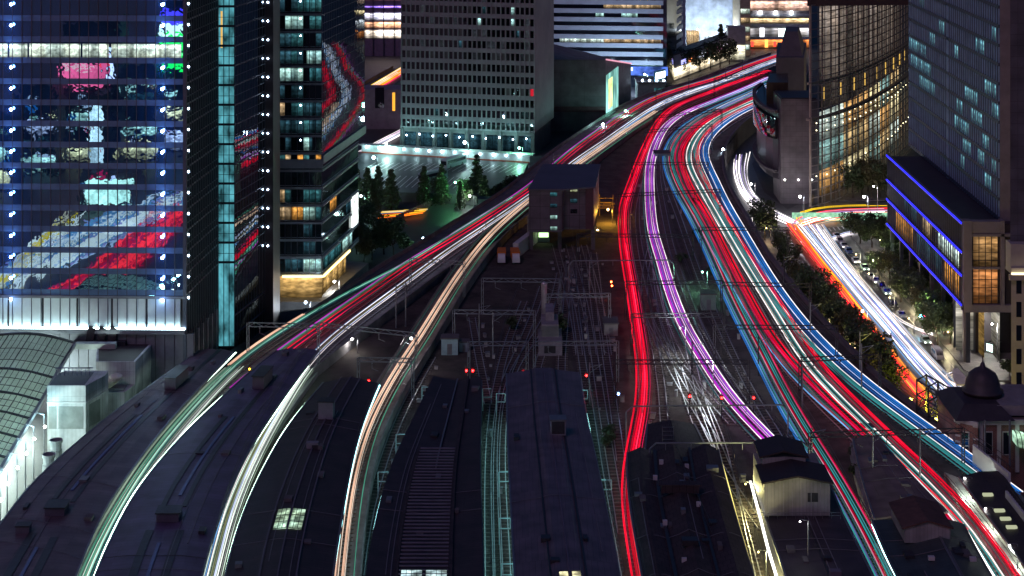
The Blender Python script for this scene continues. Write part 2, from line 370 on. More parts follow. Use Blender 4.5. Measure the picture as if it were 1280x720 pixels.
# lane markings
mk = MB()
for off in (0.15, .5, .85):
    a = [(978+60*off, 290-5*off), (1040+72*off, 369-9*off), (1103+70*off, 452-30*off), (1150+60*off, 512-50*off)]
    p = smooth(spline([at(x, y, .02) for x, y in a], 3), 3)
    for i in range(0, len(p)-2, 3): mk.rect(p[i:i+3] if off != .5 else p[i:i+3], .14, .004)
for k in range(9):
    q = at(1010+k*5.5, 291-k*.8, .02); mk.box(q.x-.22, q.y-2, .016, q.x+.22, q.y+2, .02)
struct(mk.build('road_markings', white_paint), 'white lane lines and crossing bars painted on the street')
# yellow-lit strip at the foot of the railway wall stays plain ground
# retaining wall along the street side of the yard
rw = MB(); path = smooth(spline([at(x, y, ZY) for x, y in yard_px[12:29]], 6), 1)
rw.sweep([Vector((p.x, p.y, 0)) for p in path], [(-.35, 0), (.35, 0), (.35, 7.0), (-.35, 7.0)])
tag(rw.build('retaining_wall', concrete_dark), 'long concrete retaining wall between the railway and the tree-lined street', 'wall')

# ================================================================== LIGHT: what the trains and cars drew along their ways
LC = {}
for k_, c_, e_ in (('red', (1, .004, .035), 1.05), ('red2', (1, .0, .03), .5), ('redh', (1, .03, .09), 1.7), ('pink', (1, .02, .16), .75), ('rose', (.62, .06, .12), .4),
    ('purple', (.40, .09, .9), .75), ('mag', (.72, .03, .72), .75), ('viol', (.22, .10, .6), .5), ('white', (1, .92, .94), 1.35), ('dimw', (.8, .78, .85), .5), ('cream', (1, .60, .42), .95), ('warm', (1, .78, .62), 1.0),
    ('blue', (.02, .19, .66), .75), ('sky', (.2, .48, .95), .75), ('dblue', (.015, .07, .3), .6), ('teal', (.05, .36, .38), .75), ('dteal', (.03, .20, .21), .5), ('green', (.07, .36, .24), .75),
    ('mintd', (.46, .62, .48), .5), ('mintw', (.82, 1, .86), 1.15), ('mint', (.35, .85, .68), .8), ('olive', (.30, .30, .12), .5), ('lime', (.5, .7, .2), .7), ('orange', (1, .17, .01), 2.2), ('amber', (1, .34, .03), 2.6), ('yellow', (1, .62, .02), 1.2),
    ('rblue', (.05, .06, 1), 3.0), ('ice', (.62, .68, 1), 1.1), ('lav', (.5, .38, .9), .8), ('hot', (1, .93, .93), 3.2), ('hotred', (1, .02, .03), 2.8)):
    LC[k_] = glow('light_'+k_, c_, e_, .35, .045)   # lamps were brighter in some stretches than in others
def trail(path, strands, label, group, cat='light trail', wk=.95):
    """one pass of lamps and lit windows: every strand is a slim bar of light at its own height above the rails"""
    q = path[len(path)//2]
    r = thing('light_trail', (q.x, q.y, path[len(path)//2].z), label, cat, group)
    fine = []
    for o, w, ccol, dz in strands:
        if w >= .3 and wk < 1: fine += [(o-w*.27, w*.42, ccol, dz), (o+w*.25, w*.30, ccol, dz+.15)]
        else: fine.append((o, w*.8, ccol, dz))
    for o, w, ccol, dz in fine:
        o *= wk
        m = MB(); m.rect(path, w*wk, max(.05, min(w*.8, .22)), o, dz); m.build('light_streak', LC[ccol], r)
    return r
def band(a, b, cols, n, fill=.85, z=(-.4, .4)):
    out = []; w = (b-a)/n
    for i in range(n):
        out.append((a+w*(i+.5), w*random.uniform(fill-.2, fill+.1), random.choice(cols), random.uniform(*z)))
    return out
def cutp(path, ya, yb):
    return [p for p in path if ya <= p.y <= yb]
G = 'train light trails over the railway'
PT = {k: PATH[k] for k in PATH}
trail(PT['R1'], band(-1.6, -1.15, ['red'], 2, .95)+band(-.7, 1.25, ['red', 'red', 'redh', 'red2', 'red2'], 10, 1.0)+[(1.75, .12, 'pink', 0), (-.9, .06, 'rose', -.3), (2.2, .06, 'rose', -.4)],
      'thick pure red light trail that kinks down the middle of the yard', G, wk=.86)
trail(PT['P'], [(-1.65, .15, 'white', 0), (-.12, .10, 'white', .2), (1.5, .2, 'white', 0), (.42, .05, 'white', .2)]+band(-1.5, -.25, ['mag', 'purple', 'viol', 'mag'], 6, .95)+band(.05, 1.3, ['purple', 'mag', 'viol', 'mag'], 6, .95)+[(-2.3, .2, 'dteal', -.6)],
      'violet and magenta light trail edged with thin white lines', G, wk=.88)
trail(PT['T3'], [(-2.3, .35, 'blue', 0), (-1.9, .16, 'sky', 0)]+band(-1.7, -.6, ['teal', 'dteal', 'dteal', 'viol'], 5, .6)+[(-.35, .1, 'dimw', .2), (-.1, .14, 'pink', 0), (.12, .1, 'red2', .1)]+band(.3, 1.5, ['teal', 'dteal', 'teal'], 5, .7)+[(1.75, .2, 'pink', 0), (2.05, .07, 'red2', 0)],
      'blue-edged teal and pink light trail left of the red ones', G)
trail(PT['T4'], band(-1.9, -.7, ['red2', 'pink', 'dteal', 'rose'], 6, .55)+band(-.5, 1.7, ['red', 'red2', 'rose', 'red2', 'pink'], 11, .65)+[(2.0, .08, 'rose', 0)],
      'crimson light trail of many fine red strands beside the white pair', G)
trail(PT['T4b'], band(-.5, .5, ['teal', 'dteal', 'sky'], 3, .7), 'short teal light trail ending at the grey concrete roof', G)
trail(PT['T5'], [(-1.45, .24, 'white', 0), (-1.2, .08, 'warm', .2), (.25, .22, 'white', 0), (.05, .07, 'cream', .1)]+band(-1.05, -.05, ['teal', 'dteal', 'teal', 'olive'], 5, .75)+band(.5, 1.4, ['dteal', 'rose', 'teal'], 4, .65)+band(1.6, 3.0, ['red', 'red2', 'red', 'red2'], 7, .75),
      'twin white lines of light with a broad red band along their right', G)
trail(PT['T7'], [(-1.75, .14, 'white', 0), (-.3, .11, 'white', .1), (1.6, .2, 'white', 0)]+band(-1.55, -.5, ['blue', 'dblue', 'dblue'], 6, .75)+band(-.1, 1.4, ['blue', 'dblue', 'sky', 'blue'], 7, .9)+band(-3.6, -2.3, ['green', 'teal', 'dteal', 'teal'], 6, .8),
      'rightmost bright blue light trail with white edges by the street trees', G)
ya = at(0, 700, 9).y
trail(PT['Sr'], band(-.6, .5, ['red', 'red2', 'red'], 3, .9)+[(-1.1, .3, 'olive', 0), (-1.6, .25, 'green', .1), (-2.2, .22, 'mag', 0), (.9, .12, 'pink', .2)],
      'red light trail with a magenta edge on the wide left viaduct', G)
trail(PT['Sw'], [(-.75, .3, 'sky', 0), (-.4, .14, 'white', .2), (.2, .22, 'olive', 0), (.75, .3, 'ice', .1), (1.1, .12, 'white', 0)],
      'pale blue-white double light trail on the wide left viaduct', G)
trail(PT['Sg'], [(-.5, .3, 'green', 0), (.1, .18, 'mint', .1), (.5, .2, 'dteal', 0)], 'green light trail along the left parapet of the wide viaduct', G)
trail(cutp(PT['Sg'], at(0, 460, 9).y, at(0, 385, 9).y), [(-1.6, .28, 'cream', 0), (-1.1, .2, 'cream', .1)], 'short pair of orange-cream light lines by the glass tower', G)
trail(PT['S2'], [(-.55, .42, 'cream', 0), (-.2, .14, 'warm', .1), (.5, .42, 'cream', 0), (.8, .12, 'warm', 0), (2.2, .16, 'green', -.2), (-2.1, .08, 'dteal', -.2)],
      'twin cream light trail curving down the narrow viaduct', G)
for k, o, y1, lab in (('Sg', 0, 452, 'pale mint streaks in the gap right of the leftmost purple roof'), ('Sw', 0, 452, 'pale mint streaks in the gap left of the black gabled roof')):
    q = [p+Vector((0, 0, -.5)) for p in PATH[k] if p.y < at(0, y1, 9).y]
    trail(q, band(-2.5, 2.0, ['mintd', 'mintd', 'mintw', 'mintw', 'mintd', 'dimw', 'green'], 22, .6, (-.6, .5)), lab, G)
# far stretch of the fan where blue-white strands cover the bed
far = [(-1.5, .5, 'ice', 0), (-.6, .4, 'sky', 0), (.3, .4, 'lav', 0), (1.2, .5, 'teal', 0)]
for k, lab in (('P', 'pale far light trail over the violet track at the bend'), ('T3', 'pale far light trail over the blue-edged track at the bend')):
    trail([p+Vector((0, 0, .5)) for p in offset(PATH[k], 2.4) if p.y > at(0, 140, 8).y], far, lab, G)
trail([p for p in offset(PATH['Sr'], 6.3) if p.y > at(0, 165, 8).y], [(-1, .5, 'ice', 0), (0, .3, 'white', 0), (.9, .5, 'sky', 0)], 'ice-blue far light trail on the outer edge of the wide viaduct', G)
# ---- street
RG = 'car light trails on the street'
def street(left, right, n, cols, label, z=(.5, 1.1), w=(.06, .20), z0=.7):
    a = smooth(spline([at(x, y, z0) for x, y in reversed(left)], 5), 3); b = smooth(spline([at(x, y, z0) for x, y in reversed(right)], 5), 3)
    k = 60
    ra = [a[int(i*(len(a)-1)/k)] for i in range(k+1)]; rb = [b[int(i*(len(b)-1)/k)] for i in range(k+1)]
    r = thing('light_trail', tuple(ra[k//2]), label, 'light trail', RG)
    for s in range(n):
        t0 = (s+random.uniform(.1, .9))/n; t1 = min(.99, max(.01, t0+random.uniform(-.12, .12)))
        i0 = random.choice([0, 0, 0, random.randint(0, 20)]); i1 = k-random.choice([0, 0, random.randint(0, 12)])
        dz = random.uniform(*z)-.7
        p = [ra[i].lerp(rb[i], t0+(t1-t0)*(3*(i/k)**2-2*(i/k)**3))+Vector((0, 0, dz)) for i in range(i0, i1+1)]
        ww = random.uniform(*w); m = MB(); m.rect(p, ww, min(ww, .16)); m.build('light_streak', LC[random.choice(cols)], r)
    return r
street([(996, 283), (1027, 320), (1067, 370), (1110, 420), (1138, 455), (1172, 492), (1196, 515)], [(1030, 281), (1062, 328), (1102, 376), (1136, 415), (1169, 452), (1188, 471), (1212, 492)], 50, ['hot', 'white', 'hot', 'white', 'ice', 'lav', 'dimw', 'dimw', 'sky', 'warm'],
       'broad bundle of white headlight trails sweeping down the street')
street([(982, 279), (1016, 321), (1043, 358), (1073, 397), (1101, 436), (1125, 470), (1150, 500)], [(998, 283), (1026, 323), (1058, 362), (1084, 396), (1112, 432), (1140, 468), (1166, 496)], 46, ['hotred', 'orange', 'hotred', 'red', 'pink', 'amber', 'red2', 'red2', 'yellow'],
       'red and orange tail-light trails along the railway side of the street', w=(.04, .13))
street([(918, 196), (917, 215), (925, 240), (945, 262), (985, 280)], [(938, 190), (934, 212), (940, 238), (960, 258), (1000, 278)], 20, ['hot', 'warm', 'lav', 'hot', 'dimw'], 'white trails on the curved lane behind the dark stone building')
street([(1130, 261), (1080, 262), (1030, 263), (1000, 268), (992, 278)], [(1130, 272), (1080, 272), (1040, 275), (1010, 280), (1005, 286)], 24, ['orange', 'pink', 'amber', 'warm', 'hotred', 'lav', 'hot'], 'mixed orange and pink trails across the junction')
street([(1130, 257), (1060, 257), (1010, 260), (990, 266), (988, 272), (1000, 282)], [(1130, 259), (1060, 259), (1012, 262), (995, 268), (994, 273), (1006, 283)], 3, ['yellow', 'yellow', 'lime'], 'thin yellow loop of light turning at the junction', w=(.12, .2))
street([(1110, 286), (1070, 285), (1045, 289), (1040, 297)], [(1110, 290), (1072, 289), (1050, 293), (1044, 302)], 7, ['white', 'warm', 'ice', 'dimw'], 'white trails turning out of the cross street')
street([(1113, 392), (1124, 405), (1140, 415), (1166, 419)], [(1116, 392), (1128, 405), (1142, 413), (1166, 417)], 4, ['white', 'warm'], 'short white trail turning in beside the patrol light')
street([(1213, 417), (1209, 428), (1203, 436), (1199, 444), (1207, 448)], [(1214, 417), (1210.5, 428), (1204.5, 436), (1201, 444), (1208, 448)], 2, ['ice', 'sky'], 'small blue squiggle of light on the station forecourt', w=(.25, .35))
street([(1190, 466), (1178, 467), (1172, 472), (1180, 480), (1200, 482), (1212, 490)], [(1191, 468), (1182, 469), (1176, 472), (1184, 478), (1203, 480), (1216, 489)], 6, ['white', 'ice', 'warm'], 'white trails looping round the pale bus shelter')
# elevated expressway far left
street([(452, 113), (470, 103), (505, 82)], [(462, 117), (480, 107), (512, 88)], 14, ['orange', 'red', 'orange', 'pink', 'warm', 'yellow'], 'orange trails on the distant expressway beside the pale slab tower', w=(.4, .8), z0=10)
street([(448, 190), (470, 178), (505, 160), (520, 150)], [(458, 192), (480, 181), (512, 164), (530, 154)], 10, ['white', 'ice', 'lav', 'white', 'mag'], 'white trails on the side street below the expressway')
street([(478, 263), (500, 264), (535, 261)], [(472, 275), (500, 274), (528, 267)], 10, ['orange', 'yellow', 'orange', 'warm', 'blue'], 'orange trails under the railway beside the low stone wall')
# ================================================================== BUILDINGS
navy_glass = glass('navy_glass', (.010, .045, .15), 5.0, .010, .45, .015, (.55, .88, 1))
side_glass = glass('side_glass', (.012, .028, .036), 2.2, .008, .35, .06)
teal_glass = glass('teal_glass', (.008, .018, .022), 7.0, .007, .4, .012)
mull = mat('mullion_metal', (.07, .08, .12), .4, .6, .2, .5)
spandrel = mat('spandrel_blue', (.08, .17, .33), .4, .0, .3, .25)
spandrel_grey = mat('spandrel_grey', (.20, .22, .26), .4, .2, .25, .25)
dark_clad = mat('dark_cladding', (.035, .03, .04), .5, .1, .3, .2)
lampw = glow('lamp_ice', (.62, .80, 1), 30)
lampw2 = glow('lamp_white', (1, .95, .92), 22)
lamp_green = glow('lamp_green', (.35, 1, .75), 22)
lamp_warm = glow('lamp_warm', (1, .66, .28), 14)
rm_cool = room('room_cool', (.5, .92, .92), .75); rm_dim = room('room_dim', (.07, .22, .32), .28); rm_warm = room('room_warm', (1, .70, .40), .6)
rm_teal = room('room_teal', (.10, .40, .48), .34); rm_white = room('room_white', (.78, 1, .92), 1.1); rm_amber = room('room_amber', (1, .45, .10), .6)
lobby = mat('lobby_panel', (.62, .72, .74), .5, 0, .08, .6)
FL = 4.234
def tower_shell(fr_list, name='wall'): pass

# ---------- glass tower on the left
D1 = 361.0; s1 = F/D1
t1 = thing('glass_tower', (-95, 380, 0), 'dark blue mirror-glass tower with columns of small white lamps, filling the left edge', 'tower')
xr = on(232, D1, z=0).x
th = math.radians(1.6)
frA = Fr((xr-64*math.cos(th), D1+64*math.sin(th)), (xr, D1)); LA = frA.L
frB = Fr((xr, D1), (xr+2.4, D1+26)); LB = frB.L
x2 = on(273, D1+26, z=0).x
p3_ = (on(273, 387.2, z=0).x, 387.2); p4_ = (on(293, 387.2, z=0).x, 387.2)
frC = Fr(p3_, p4_); frD = Fr(p4_, (on(331, 406.6, z=0).x, 406.6)); frE = Fr((on(331, 406.8, z=0).x, 406.8), (on(341.5, 406.8, z=0).x, 406.8))
TOPA = 128
zl0, zl1 = zz(413, D1), zz(371, D1)
m = MB(); m.prism([frA.p(0, -.4, 0), frA.p(LA, -.4, 0), frB.p(0, -.4, 0), frB.p(LB, -.4, 0), (xr+2, 430), frA.p(0, -70, 0)], 0, TOPA); m.build('core', dark_clad, t1)
m = MB(); m.fbox(frA, 0, LA, zl1, TOPA, -.35, 0); m.build('glass_wall', navy_glass, t1)
m = MB(); m.fbox(frB, 0.05, LB, zl0-1, TOPA, -.35, 0); m.build('side_glass_wall', side_glass, t1)
zs = []
z = zl1+.2
while z < TOPA-FL: zs.append(z); z += FL
m = MB()
for z in zs: m.fbox(frA, 0, LA-.1, z, z+1.15, -.1, .05); 
m.build('floor_bands', spandrel, t1)
m = MB()
for i in range(int(LA/1.93)+1): m.fbox(frA, i*1.93, i*1.93+.13, zl0, TOPA, -.05, .16)
m.fbox(frA, LA-.5, LA+.2, 0, TOPA, -.3, .22)
m.build('mullions', mull, t1)
m = MB()
for i in range(15): m.fbox(frB, .3+i*LB/15, .3+i*LB/15+.14, 3, TOPA, -.05, .25)
for z in zs: m.fbox(frB, 0.3, LB, z, z+.35, -.1, .12); m.fbox(frB, .3, LB, z+1.6, z+1.75, -.1, .1)
m.build('side_mullions', mat('fin_metal', (.16, .17, .19), .45, .3, .2, .5), t1)
def lamps(fr, us, zs_, r, mt, par, d=.06):
    for u in us:
        for z in zs_:
            m = MB(); q = fr.p(u, d, z); m.ball(q, r, 8); m.build('lamp', mt, par)
lamps(frA, [LA-4.7, LA-35.3], [z-.9 for z in zs if z < 88], .30, lampw, t1)
for u in (LA-4.7, LA-35.3):
    for z in zs:
        if z < 88: L = bpy.data.lights.new('lamp_light', 'POINT'); L.energy = 130; L.color = (.22, .45, 1); L.shadow_soft_size = .3; lo = bpy.data.objects.new('lamp_light', L); COL.objects.link(lo); lo.parent = t1; lo.location = frA.p(u, 1.6, z-.9)-ORG[t1.name]
lamps(frB, [2.0], [z-.9 for z in zs if z < 88], .2, lampw, t1)
# lit storey and lit lobby band
zlit = zz(74, D1); 
for u0, u1 in ((0, LA-36), (LA-35.6, LA-32), (LA-31.6, LA-21.2), (LA-20.8, LA-15.5), (LA-15, LA-.9)):
    u0 = max(u0, .3)
    m = MB(); m.fbox(frA, u0, u1, zlit-.3, zlit+3.0, 0, .04); m.build('lit_window', rm_white if u1 < LA-13 or True else rm_cool, t1)
for i in range(6):
    a = LA-1.0-(i+1)*7.0; m = MB(); m.fbox(frA, a+.35, a+6.9, zl0+.4, zl1-.3, -.3, .02); m.build('lobby_window', lobby, t1)
m = MB(); m.fbox(frA, 0, LA, zl0-.6, zl0+.3, -.2, .9); m.fbox(frA, 0, LA, zl1-.4, zl1+.1, -.2, .3); m.build('lobby_ledge', spandrel_grey, t1)
m = MB(); m.fbox(frA, 0, LA, zl0+.32, zl0+.62, .5, .75); m.build('lobby_light_strip', glow('lobby_strip', (.66, .93, 1), 15), t1)
m = MB()
for i in range(34): m.fbox(frA, i*1.93+.05, i*1.93+1.86, 5, zl0-.7, -.2, .03+.02*(i % 2))
m.build('base_cladding', mat('base_cladding', (.17, .18, .22), .5, .2, .3, .3), t1)
m = MB()
for i in range(7): m.fbox(frB, 1+i*3.6, 2+i*3.6, 0, zl0-2, -.1, .4)
m.build('side_piers', concrete, t1)
# recessed lit stair shaft and the second mirror face behind it
m = MB(); m.fbox(frC, 0, frC.L, 6, TOPA, -.3, 0)
sg = glow('stair_light', (.09, .36, .43), .7, .85, .45, (1, 1, .55)); m.build('stair_shaft_glass', sg, t1)
m = MB()
for i in range(4): m.fbox(frC, i*frC.L/3-.06, i*frC.L/3+.1, 0, TOPA, -.05, .12)
for z in zs: m.fbox(frC, 0, frC.L, z, z+.5, -.05, .1); m.fbox(frC, 0, frC.L, z+2.1, z+2.2, -.05, .08)
m.build('stair_shaft_frame', mull, t1)
m = MB(); m.fbox(frC, .5, .9, zz(60, 387), zz(14, 387), .0, .06); m.build('stair_lamp_strip', glow('stair_warm', (1, .6, .15), .8), t1)
m = MB(); m.fbox(frD, 0, frD.L, 4, TOPA, -.35, 0); m.build('rear_glass_wall', teal_glass, t1)
m = MB()
for i in range(12): m.fbox(frD, i*frD.L/11-.05, i*frD.L/11+.06, 4, TOPA, -.05, .06)
for z in zs: m.fbox(frD, 0, frD.L, z, z+.28, -.05, .12); m.fbox(frD, 0, frD.L, z+2.1, z+2.2, -.05, .1)
for k in range(3): m.fbox(frD, 0, frD.L, 4+k*4.2, 4.3+k*4.2, -.05, .12)
m.build('rear_mullions', mull, t1)
m = MB(); m.fbox(frE, 0, frE.L, 0, TOPA, -12, 0); m.prism([frD.p(0, -.4, 0), frD.p(frD.L, -.4, 0), (frE.o.x, 432), (p3_[0]+.5, 432), (p3_[0]+.5, 388)], 0, TOPA); m.build('rear_core', dark_clad, t1)
lamps(frE, [.7], [z-.9 for z in zs if z < 80], .2, lampw, t1)

# ---------- second glass tower behind it
D2 = 439.0
fr2 = Fr((on(341, D2, z=0).x, D2), (on(402, D2, z=0).x, D2)); e = fr2.p(fr2.L, 0, 0)
frS = Fr(e, (e.x+.16*43, e.y+43)); Z2 = zz(205, D2)
frS2 = Fr(e, (e.x+.16*36, e.y+36))
t2 = thing('office_tower', (e.x-6, D2+20, 0), 'slim office tower of lit and dark floors whose flank mirrors the train lights', 'tower')
m = MB(); m.prism([fr2.p(0, -.4, 0), fr2.p(fr2.L-.4, -.4, 0), frS.p(frS.L, -.4, 0), fr2.p(0, -44, 0)], Z2, 128); m.prism([fr2.p(0, -.4, 0), fr2.p(fr2.L-.4, -.4, 0), frS2.p(frS2.L, -.4, 0), fr2.p(0, -36, 0)], 8.2, Z2); m.build('core', dark_clad, t2)
front2 = glass('office_front_glass', (.008, .022, .03), 1.7, .02, .3, .05)
m = MB(); m.fbox(fr2, 0, fr2.L, 8.2, 128, -.35, 0); m.build('glass_wall', front2, t2)
m = MB(); m.fbox(frS, 0.02, frS.L, Z2+2, 128, -.35, 0); m.build('mirror_flank', teal_glass, t2)
m = MB(); m.fbox(frS2, 0.02, frS2.L, 8.2, Z2, -.3, 0); m.build('lower_flank_glass', front2, t2)
f2 = []
z = zz(345, D2)
while z < 124: f2.append(z); z += FL
m = MB(); mb = MB()
for z in f2:
    m.fbox(fr2, 0, fr2.L+.1, z, z+.55, -.1, .25); m.fbox(fr2, 0, fr2.L, z+.85, z+1.0, -.1, .15)
    if z < Z2+2: m.fbox(frS2, 0, frS2.L, z, z+.5, -.1, .35); m.fbox(frS2, 0, frS2.L, z+.85, z+1.0, -.1, .25)
    else: mb.fbox(frS, 0, frS.L, z, z+.2, -.1, .1); mb.fbox(frS, 0, frS.L, z+2.1, z+2.2, -.1, .08)
m.fbox(frS, 0, frS.L, Z2, Z2+2.1, -.5, .5); m.fbox(fr2, 0, fr2.L+.3, Z2-1, Z2+1.2, -.1, .4)
m.build('floor_bands', mat('band_steel', (.24, .30, .36), .4, .2, .2, .4), t2)
for i in range(9): mb.fbox(fr2, i*fr2.L/8-.06, i*fr2.L/8+.08, 8, 128, -.05, .18)
for i in range(27): mb.fbox(frS, .3+i*frS.L/26-.05, .3+i*frS.L/26+.06, Z2+2, 128, -.05, .06)
mb.build('mullions', mull, t2)
lamps(fr2, [fr2.L*.57], [z-.7 for z in f2 if Z2+3 < z < 86], .2, lampw, t2)
w8 = fr2.L/8
def lit(fl, a, b, mt, fr=fr2, w=w8, par=t2, base=f2, h0=1.0, h1=4.15):
    k = int(a)
    while k < b:
        u0, u1 = max(a, k), min(b, k+1); q = mt if random.random() < .72 else random.choice([rm_dim, rm_teal, None])
        if q: m = MB(); m.fbox(fr, u0*w+.1, u1*w-.06, base[fl]+h0, base[fl]+h1, 0, .05); m.build('lit_window', q, par)
        k += 1
def f_at(y): return min(range(len(f2)), key=lambda i: abs(f2[i]+2.4-zz(y, D2)))
for y, a, b, mt in ((28, 0, 3, rm_cool), (28, 3, 5, rm_cool), (28, 6, 8, rm_cool), (48, 3, 5, rm_teal), (48, 6, 8, rm_dim), (48, 0, 3, rm_dim), (69, 3, 5, rm_teal), (69, 5.5, 8, rm_cool), (69, 0, 3, rm_dim), (91, 1, 5, rm_cool), (91, 6, 8, rm_teal), (112, 0, 5, rm_dim), (133, 0, 2, rm_warm), (133, 5, 8, rm_dim), (133, 3, 5, rm_teal), (152, 0, 8, rm_dim),
                    (175, 2, 3, rm_dim), (175, 5, 6.5, rm_cool), (197, 1, 3, rm_warm), (197, 3, 8, rm_amber), (247, 1, 3, rm_warm), (247, 5, 8, rm_teal), (269, 0, 3, rm_warm), (269, 3, 5, rm_amber), (269, 5, 8, rm_cool), (289, 5, 6.5, rm_dim), (312, 5, 7, rm_dim), (330, 5, 8, rm_cool), (330, 0, 5, rm_dim), (6, 4, 8, rm_teal), (6, 0, 4, rm_dim)):
    lit(f_at(y), a, b, mt)
for y, a, b, mt in ((330, 1, 9, rm_teal), (330, 10, 15, rm_cool), (269, 4, 7, rm_amber), (300, 12, 15, rm_dim)):
    m = MB(); i = f_at(y); m.fbox(frS2, a*2, b*2, f2[i]+1, f2[i]+4.1, 0, .05); m.build('lit_window', mt, t2)
m = MB(); m.fbox(frS2, 29, 35, 13, 21, .05, .5); m.build('lit_screen', glow('screen_white', (.9, 1, .95), 1.3, .5, .4), t2)
m = MB(); m.fbox(fr2, 1, fr2.L, 2.4, 8.0, -5, -.6); m.fbox(frS2, .5, 26, 2.4, 8.0, -5, -.6); m.build('cafe_room', room('cafe', (1, .62, .22), .75, (.9, .9, .9)), t2)
m = MB(); m.fbox(fr2, 2.4, fr2.L+.4, 7.6, 8.0, .35, .6); m.fbox(frS2, 0, 26, 7.6, 8.0, .4, .65); m.build('soffit_light_strip', glow('soffit_gold', (1, .70, .25), 5), t2)
m = MB(); m.prism([fr2.p(-1.5, 3, 0), fr2.p(fr2.L+.6, 3, 0), frS2.p(36, 3, 0), fr2.p(-1.5, -44, 0)], 0, 2.3); m.build('podium_floor', concrete, t2)
wl = MB(); fw = Fr((on(334, 418, z=0).x, 418), (on(405, 424, z=0).x, 424)); wl.fbox(fw, 0, fw.L, 0, 4.4, -.5, 0)
for i in range(6): wl.fbox(fw, 1+i*2.2, 1.04+i*2.2, .3, 4.1, 0, .03)
tag(wl.build('terrace_wall', concrete), 'pale concrete terrace wall lit from below, in front of the golden cafe', 'wall')

# ---------- pale slab tower with a grid of small windows
D3 = 635.0; t_ = .237
pR = on(668, D3, z=0); ca, sa = math.cos(math.atan(t_)), math.sin(math.atan(t_)); Lw = 48.9
fr3 = Fr((pR.x-Lw*ca, pR.y+Lw*sa), (pR.x, pR.y)); frW = Fr((pR.x, pR.y), (pR.x+t_*32, pR.y+32))
t3 = thing('slab_tower', (pR.x-22, D3+12, 0), 'pale grey slab office tower with a grid of small dark windows', 'tower')
pale = mat('pale_stone', (.20, .205, .235), .7, 0, .15, .15, .1, 1)
pale_side = mat('pale_stone_side', (.30, .30, .33), .75, 0, .2, .1, .1, 1)
T3 = 78.; zp = zz(166, D3)
m = MB(); m.prism([fr3.p(0, -.5, 0), fr3.p(Lw-.01, -.5, 0), frW.p(0.3, -.02, 0), frW.p(frW.L, 0, 0), frW.p(frW.L, 0, 0)-fr3.u*Lw], zp, T3); m.build('wall', pale_side, t3)
rows = []
z = zz(478/3, D3)-1.35
while z < T3-4: rows.append(z); z += 4.1
m = MB()
prev = zp
for z in rows: m.fbox(fr3, 0, Lw, prev, z, -.5, 0); prev = z+2.55
m.fbox(fr3, 0, Lw, prev, T3, -.5, 0)
for z in rows:
    for i in range(29): u = i*Lw/28; m.fbox(fr3, max(0, u-.27), min(Lw, u+.27), z, z+2.55, -.5, -.002)
m.build('grid_front', pale, t3)
m = MB()
for i in range(29): u = i*Lw/28; m.fbox(fr3, u-.16, u+.16, zp, T3, -.01, .35)
m.build('fins', pale, t3)
wg = glass('small_window_glass', (.004, .004, .006), 2.3, .03, .4, .03)
wlit = {}
stuffm = MB(); cnt = 0
lits = {(8, 24): rm_dim, (9, 23): rm_cool, (10, 23): rm_cool, (9, 16): rm_cool, (10, 17): rm_dim, (7, 12): rm_dim, (3, 27): glow('win_red', (1, .03, .06), .5), (1, 7): rm_dim}
for ri, z in enumerate(rows):
    for i in range(28):
        u = i*Lw/28+.27; w = Lw/28-.54
        k = (ri, i)
        if ri < 3 and cnt < 85 or k in lits:
            mm_ = MB(); mm_.fbox(fr3, u, u+w, z, z+2.55, -.45, -.3); mm_.build('window', lits.get(k, wg), t3); cnt += 1
        else: stuffm.k = random.choice([0, 0, 0, 0, 0, 1, 2]); stuffm.fbox(fr3, u, u+w, z, z+2.55, -.45, -.3)
o = stuffm.build('windows', [wg, mat('window_blind', (.05, .05, .06), .6), room('window_dim', (.10, .12, .16), .25, (.6, .6, .6))], t3); o['kind'] = 'stuff'
pod = mat('podium_stone', (.09, .10, .11), .6, 0, .3, .3)
m = MB(); m.prism([fr3.p(.3, -.6, 0), fr3.p(Lw, -.6, 0), frW.p(30, -.6, 0), fr3.p(.3, -30, 0)], 0, zp); m.build('podium', pod, t3)
for i in range(9):
    m = MB(); m.fbox(fr3, i*Lw/8.1-.5, i*Lw/8.1+.6, 0, zp-.1, -.6, .1); m.build('pier', pod, t3)
m = MB()
for i in range(8): m.fbox(fr3, i*Lw/8.1+1, i*Lw/8.1+5.2, .5, zp-1.5, -.6, -.5)
m.build('podium_glass', rm_dim, t3)
for i in range(10):
    m = MB(); m.ball(fr3.p(2+i*4.9, .5, zp-2.6+.5*(i % 2)), .25, 6); m.build('lamp', lampw, t3)
    if i % 2 == 0: L = bpy.data.lights.new('lamp_light', 'POINT'); L.energy = 900; L.color = (.4, .95, .85); L.shadow_soft_size = .5; lo = bpy.data.objects.new('lamp_light', L); COL.objects.link(lo); lo.parent = t3; lo.location = fr3.p(2+i*4.9, 4.5, zp-1)-ORG[t3.name]

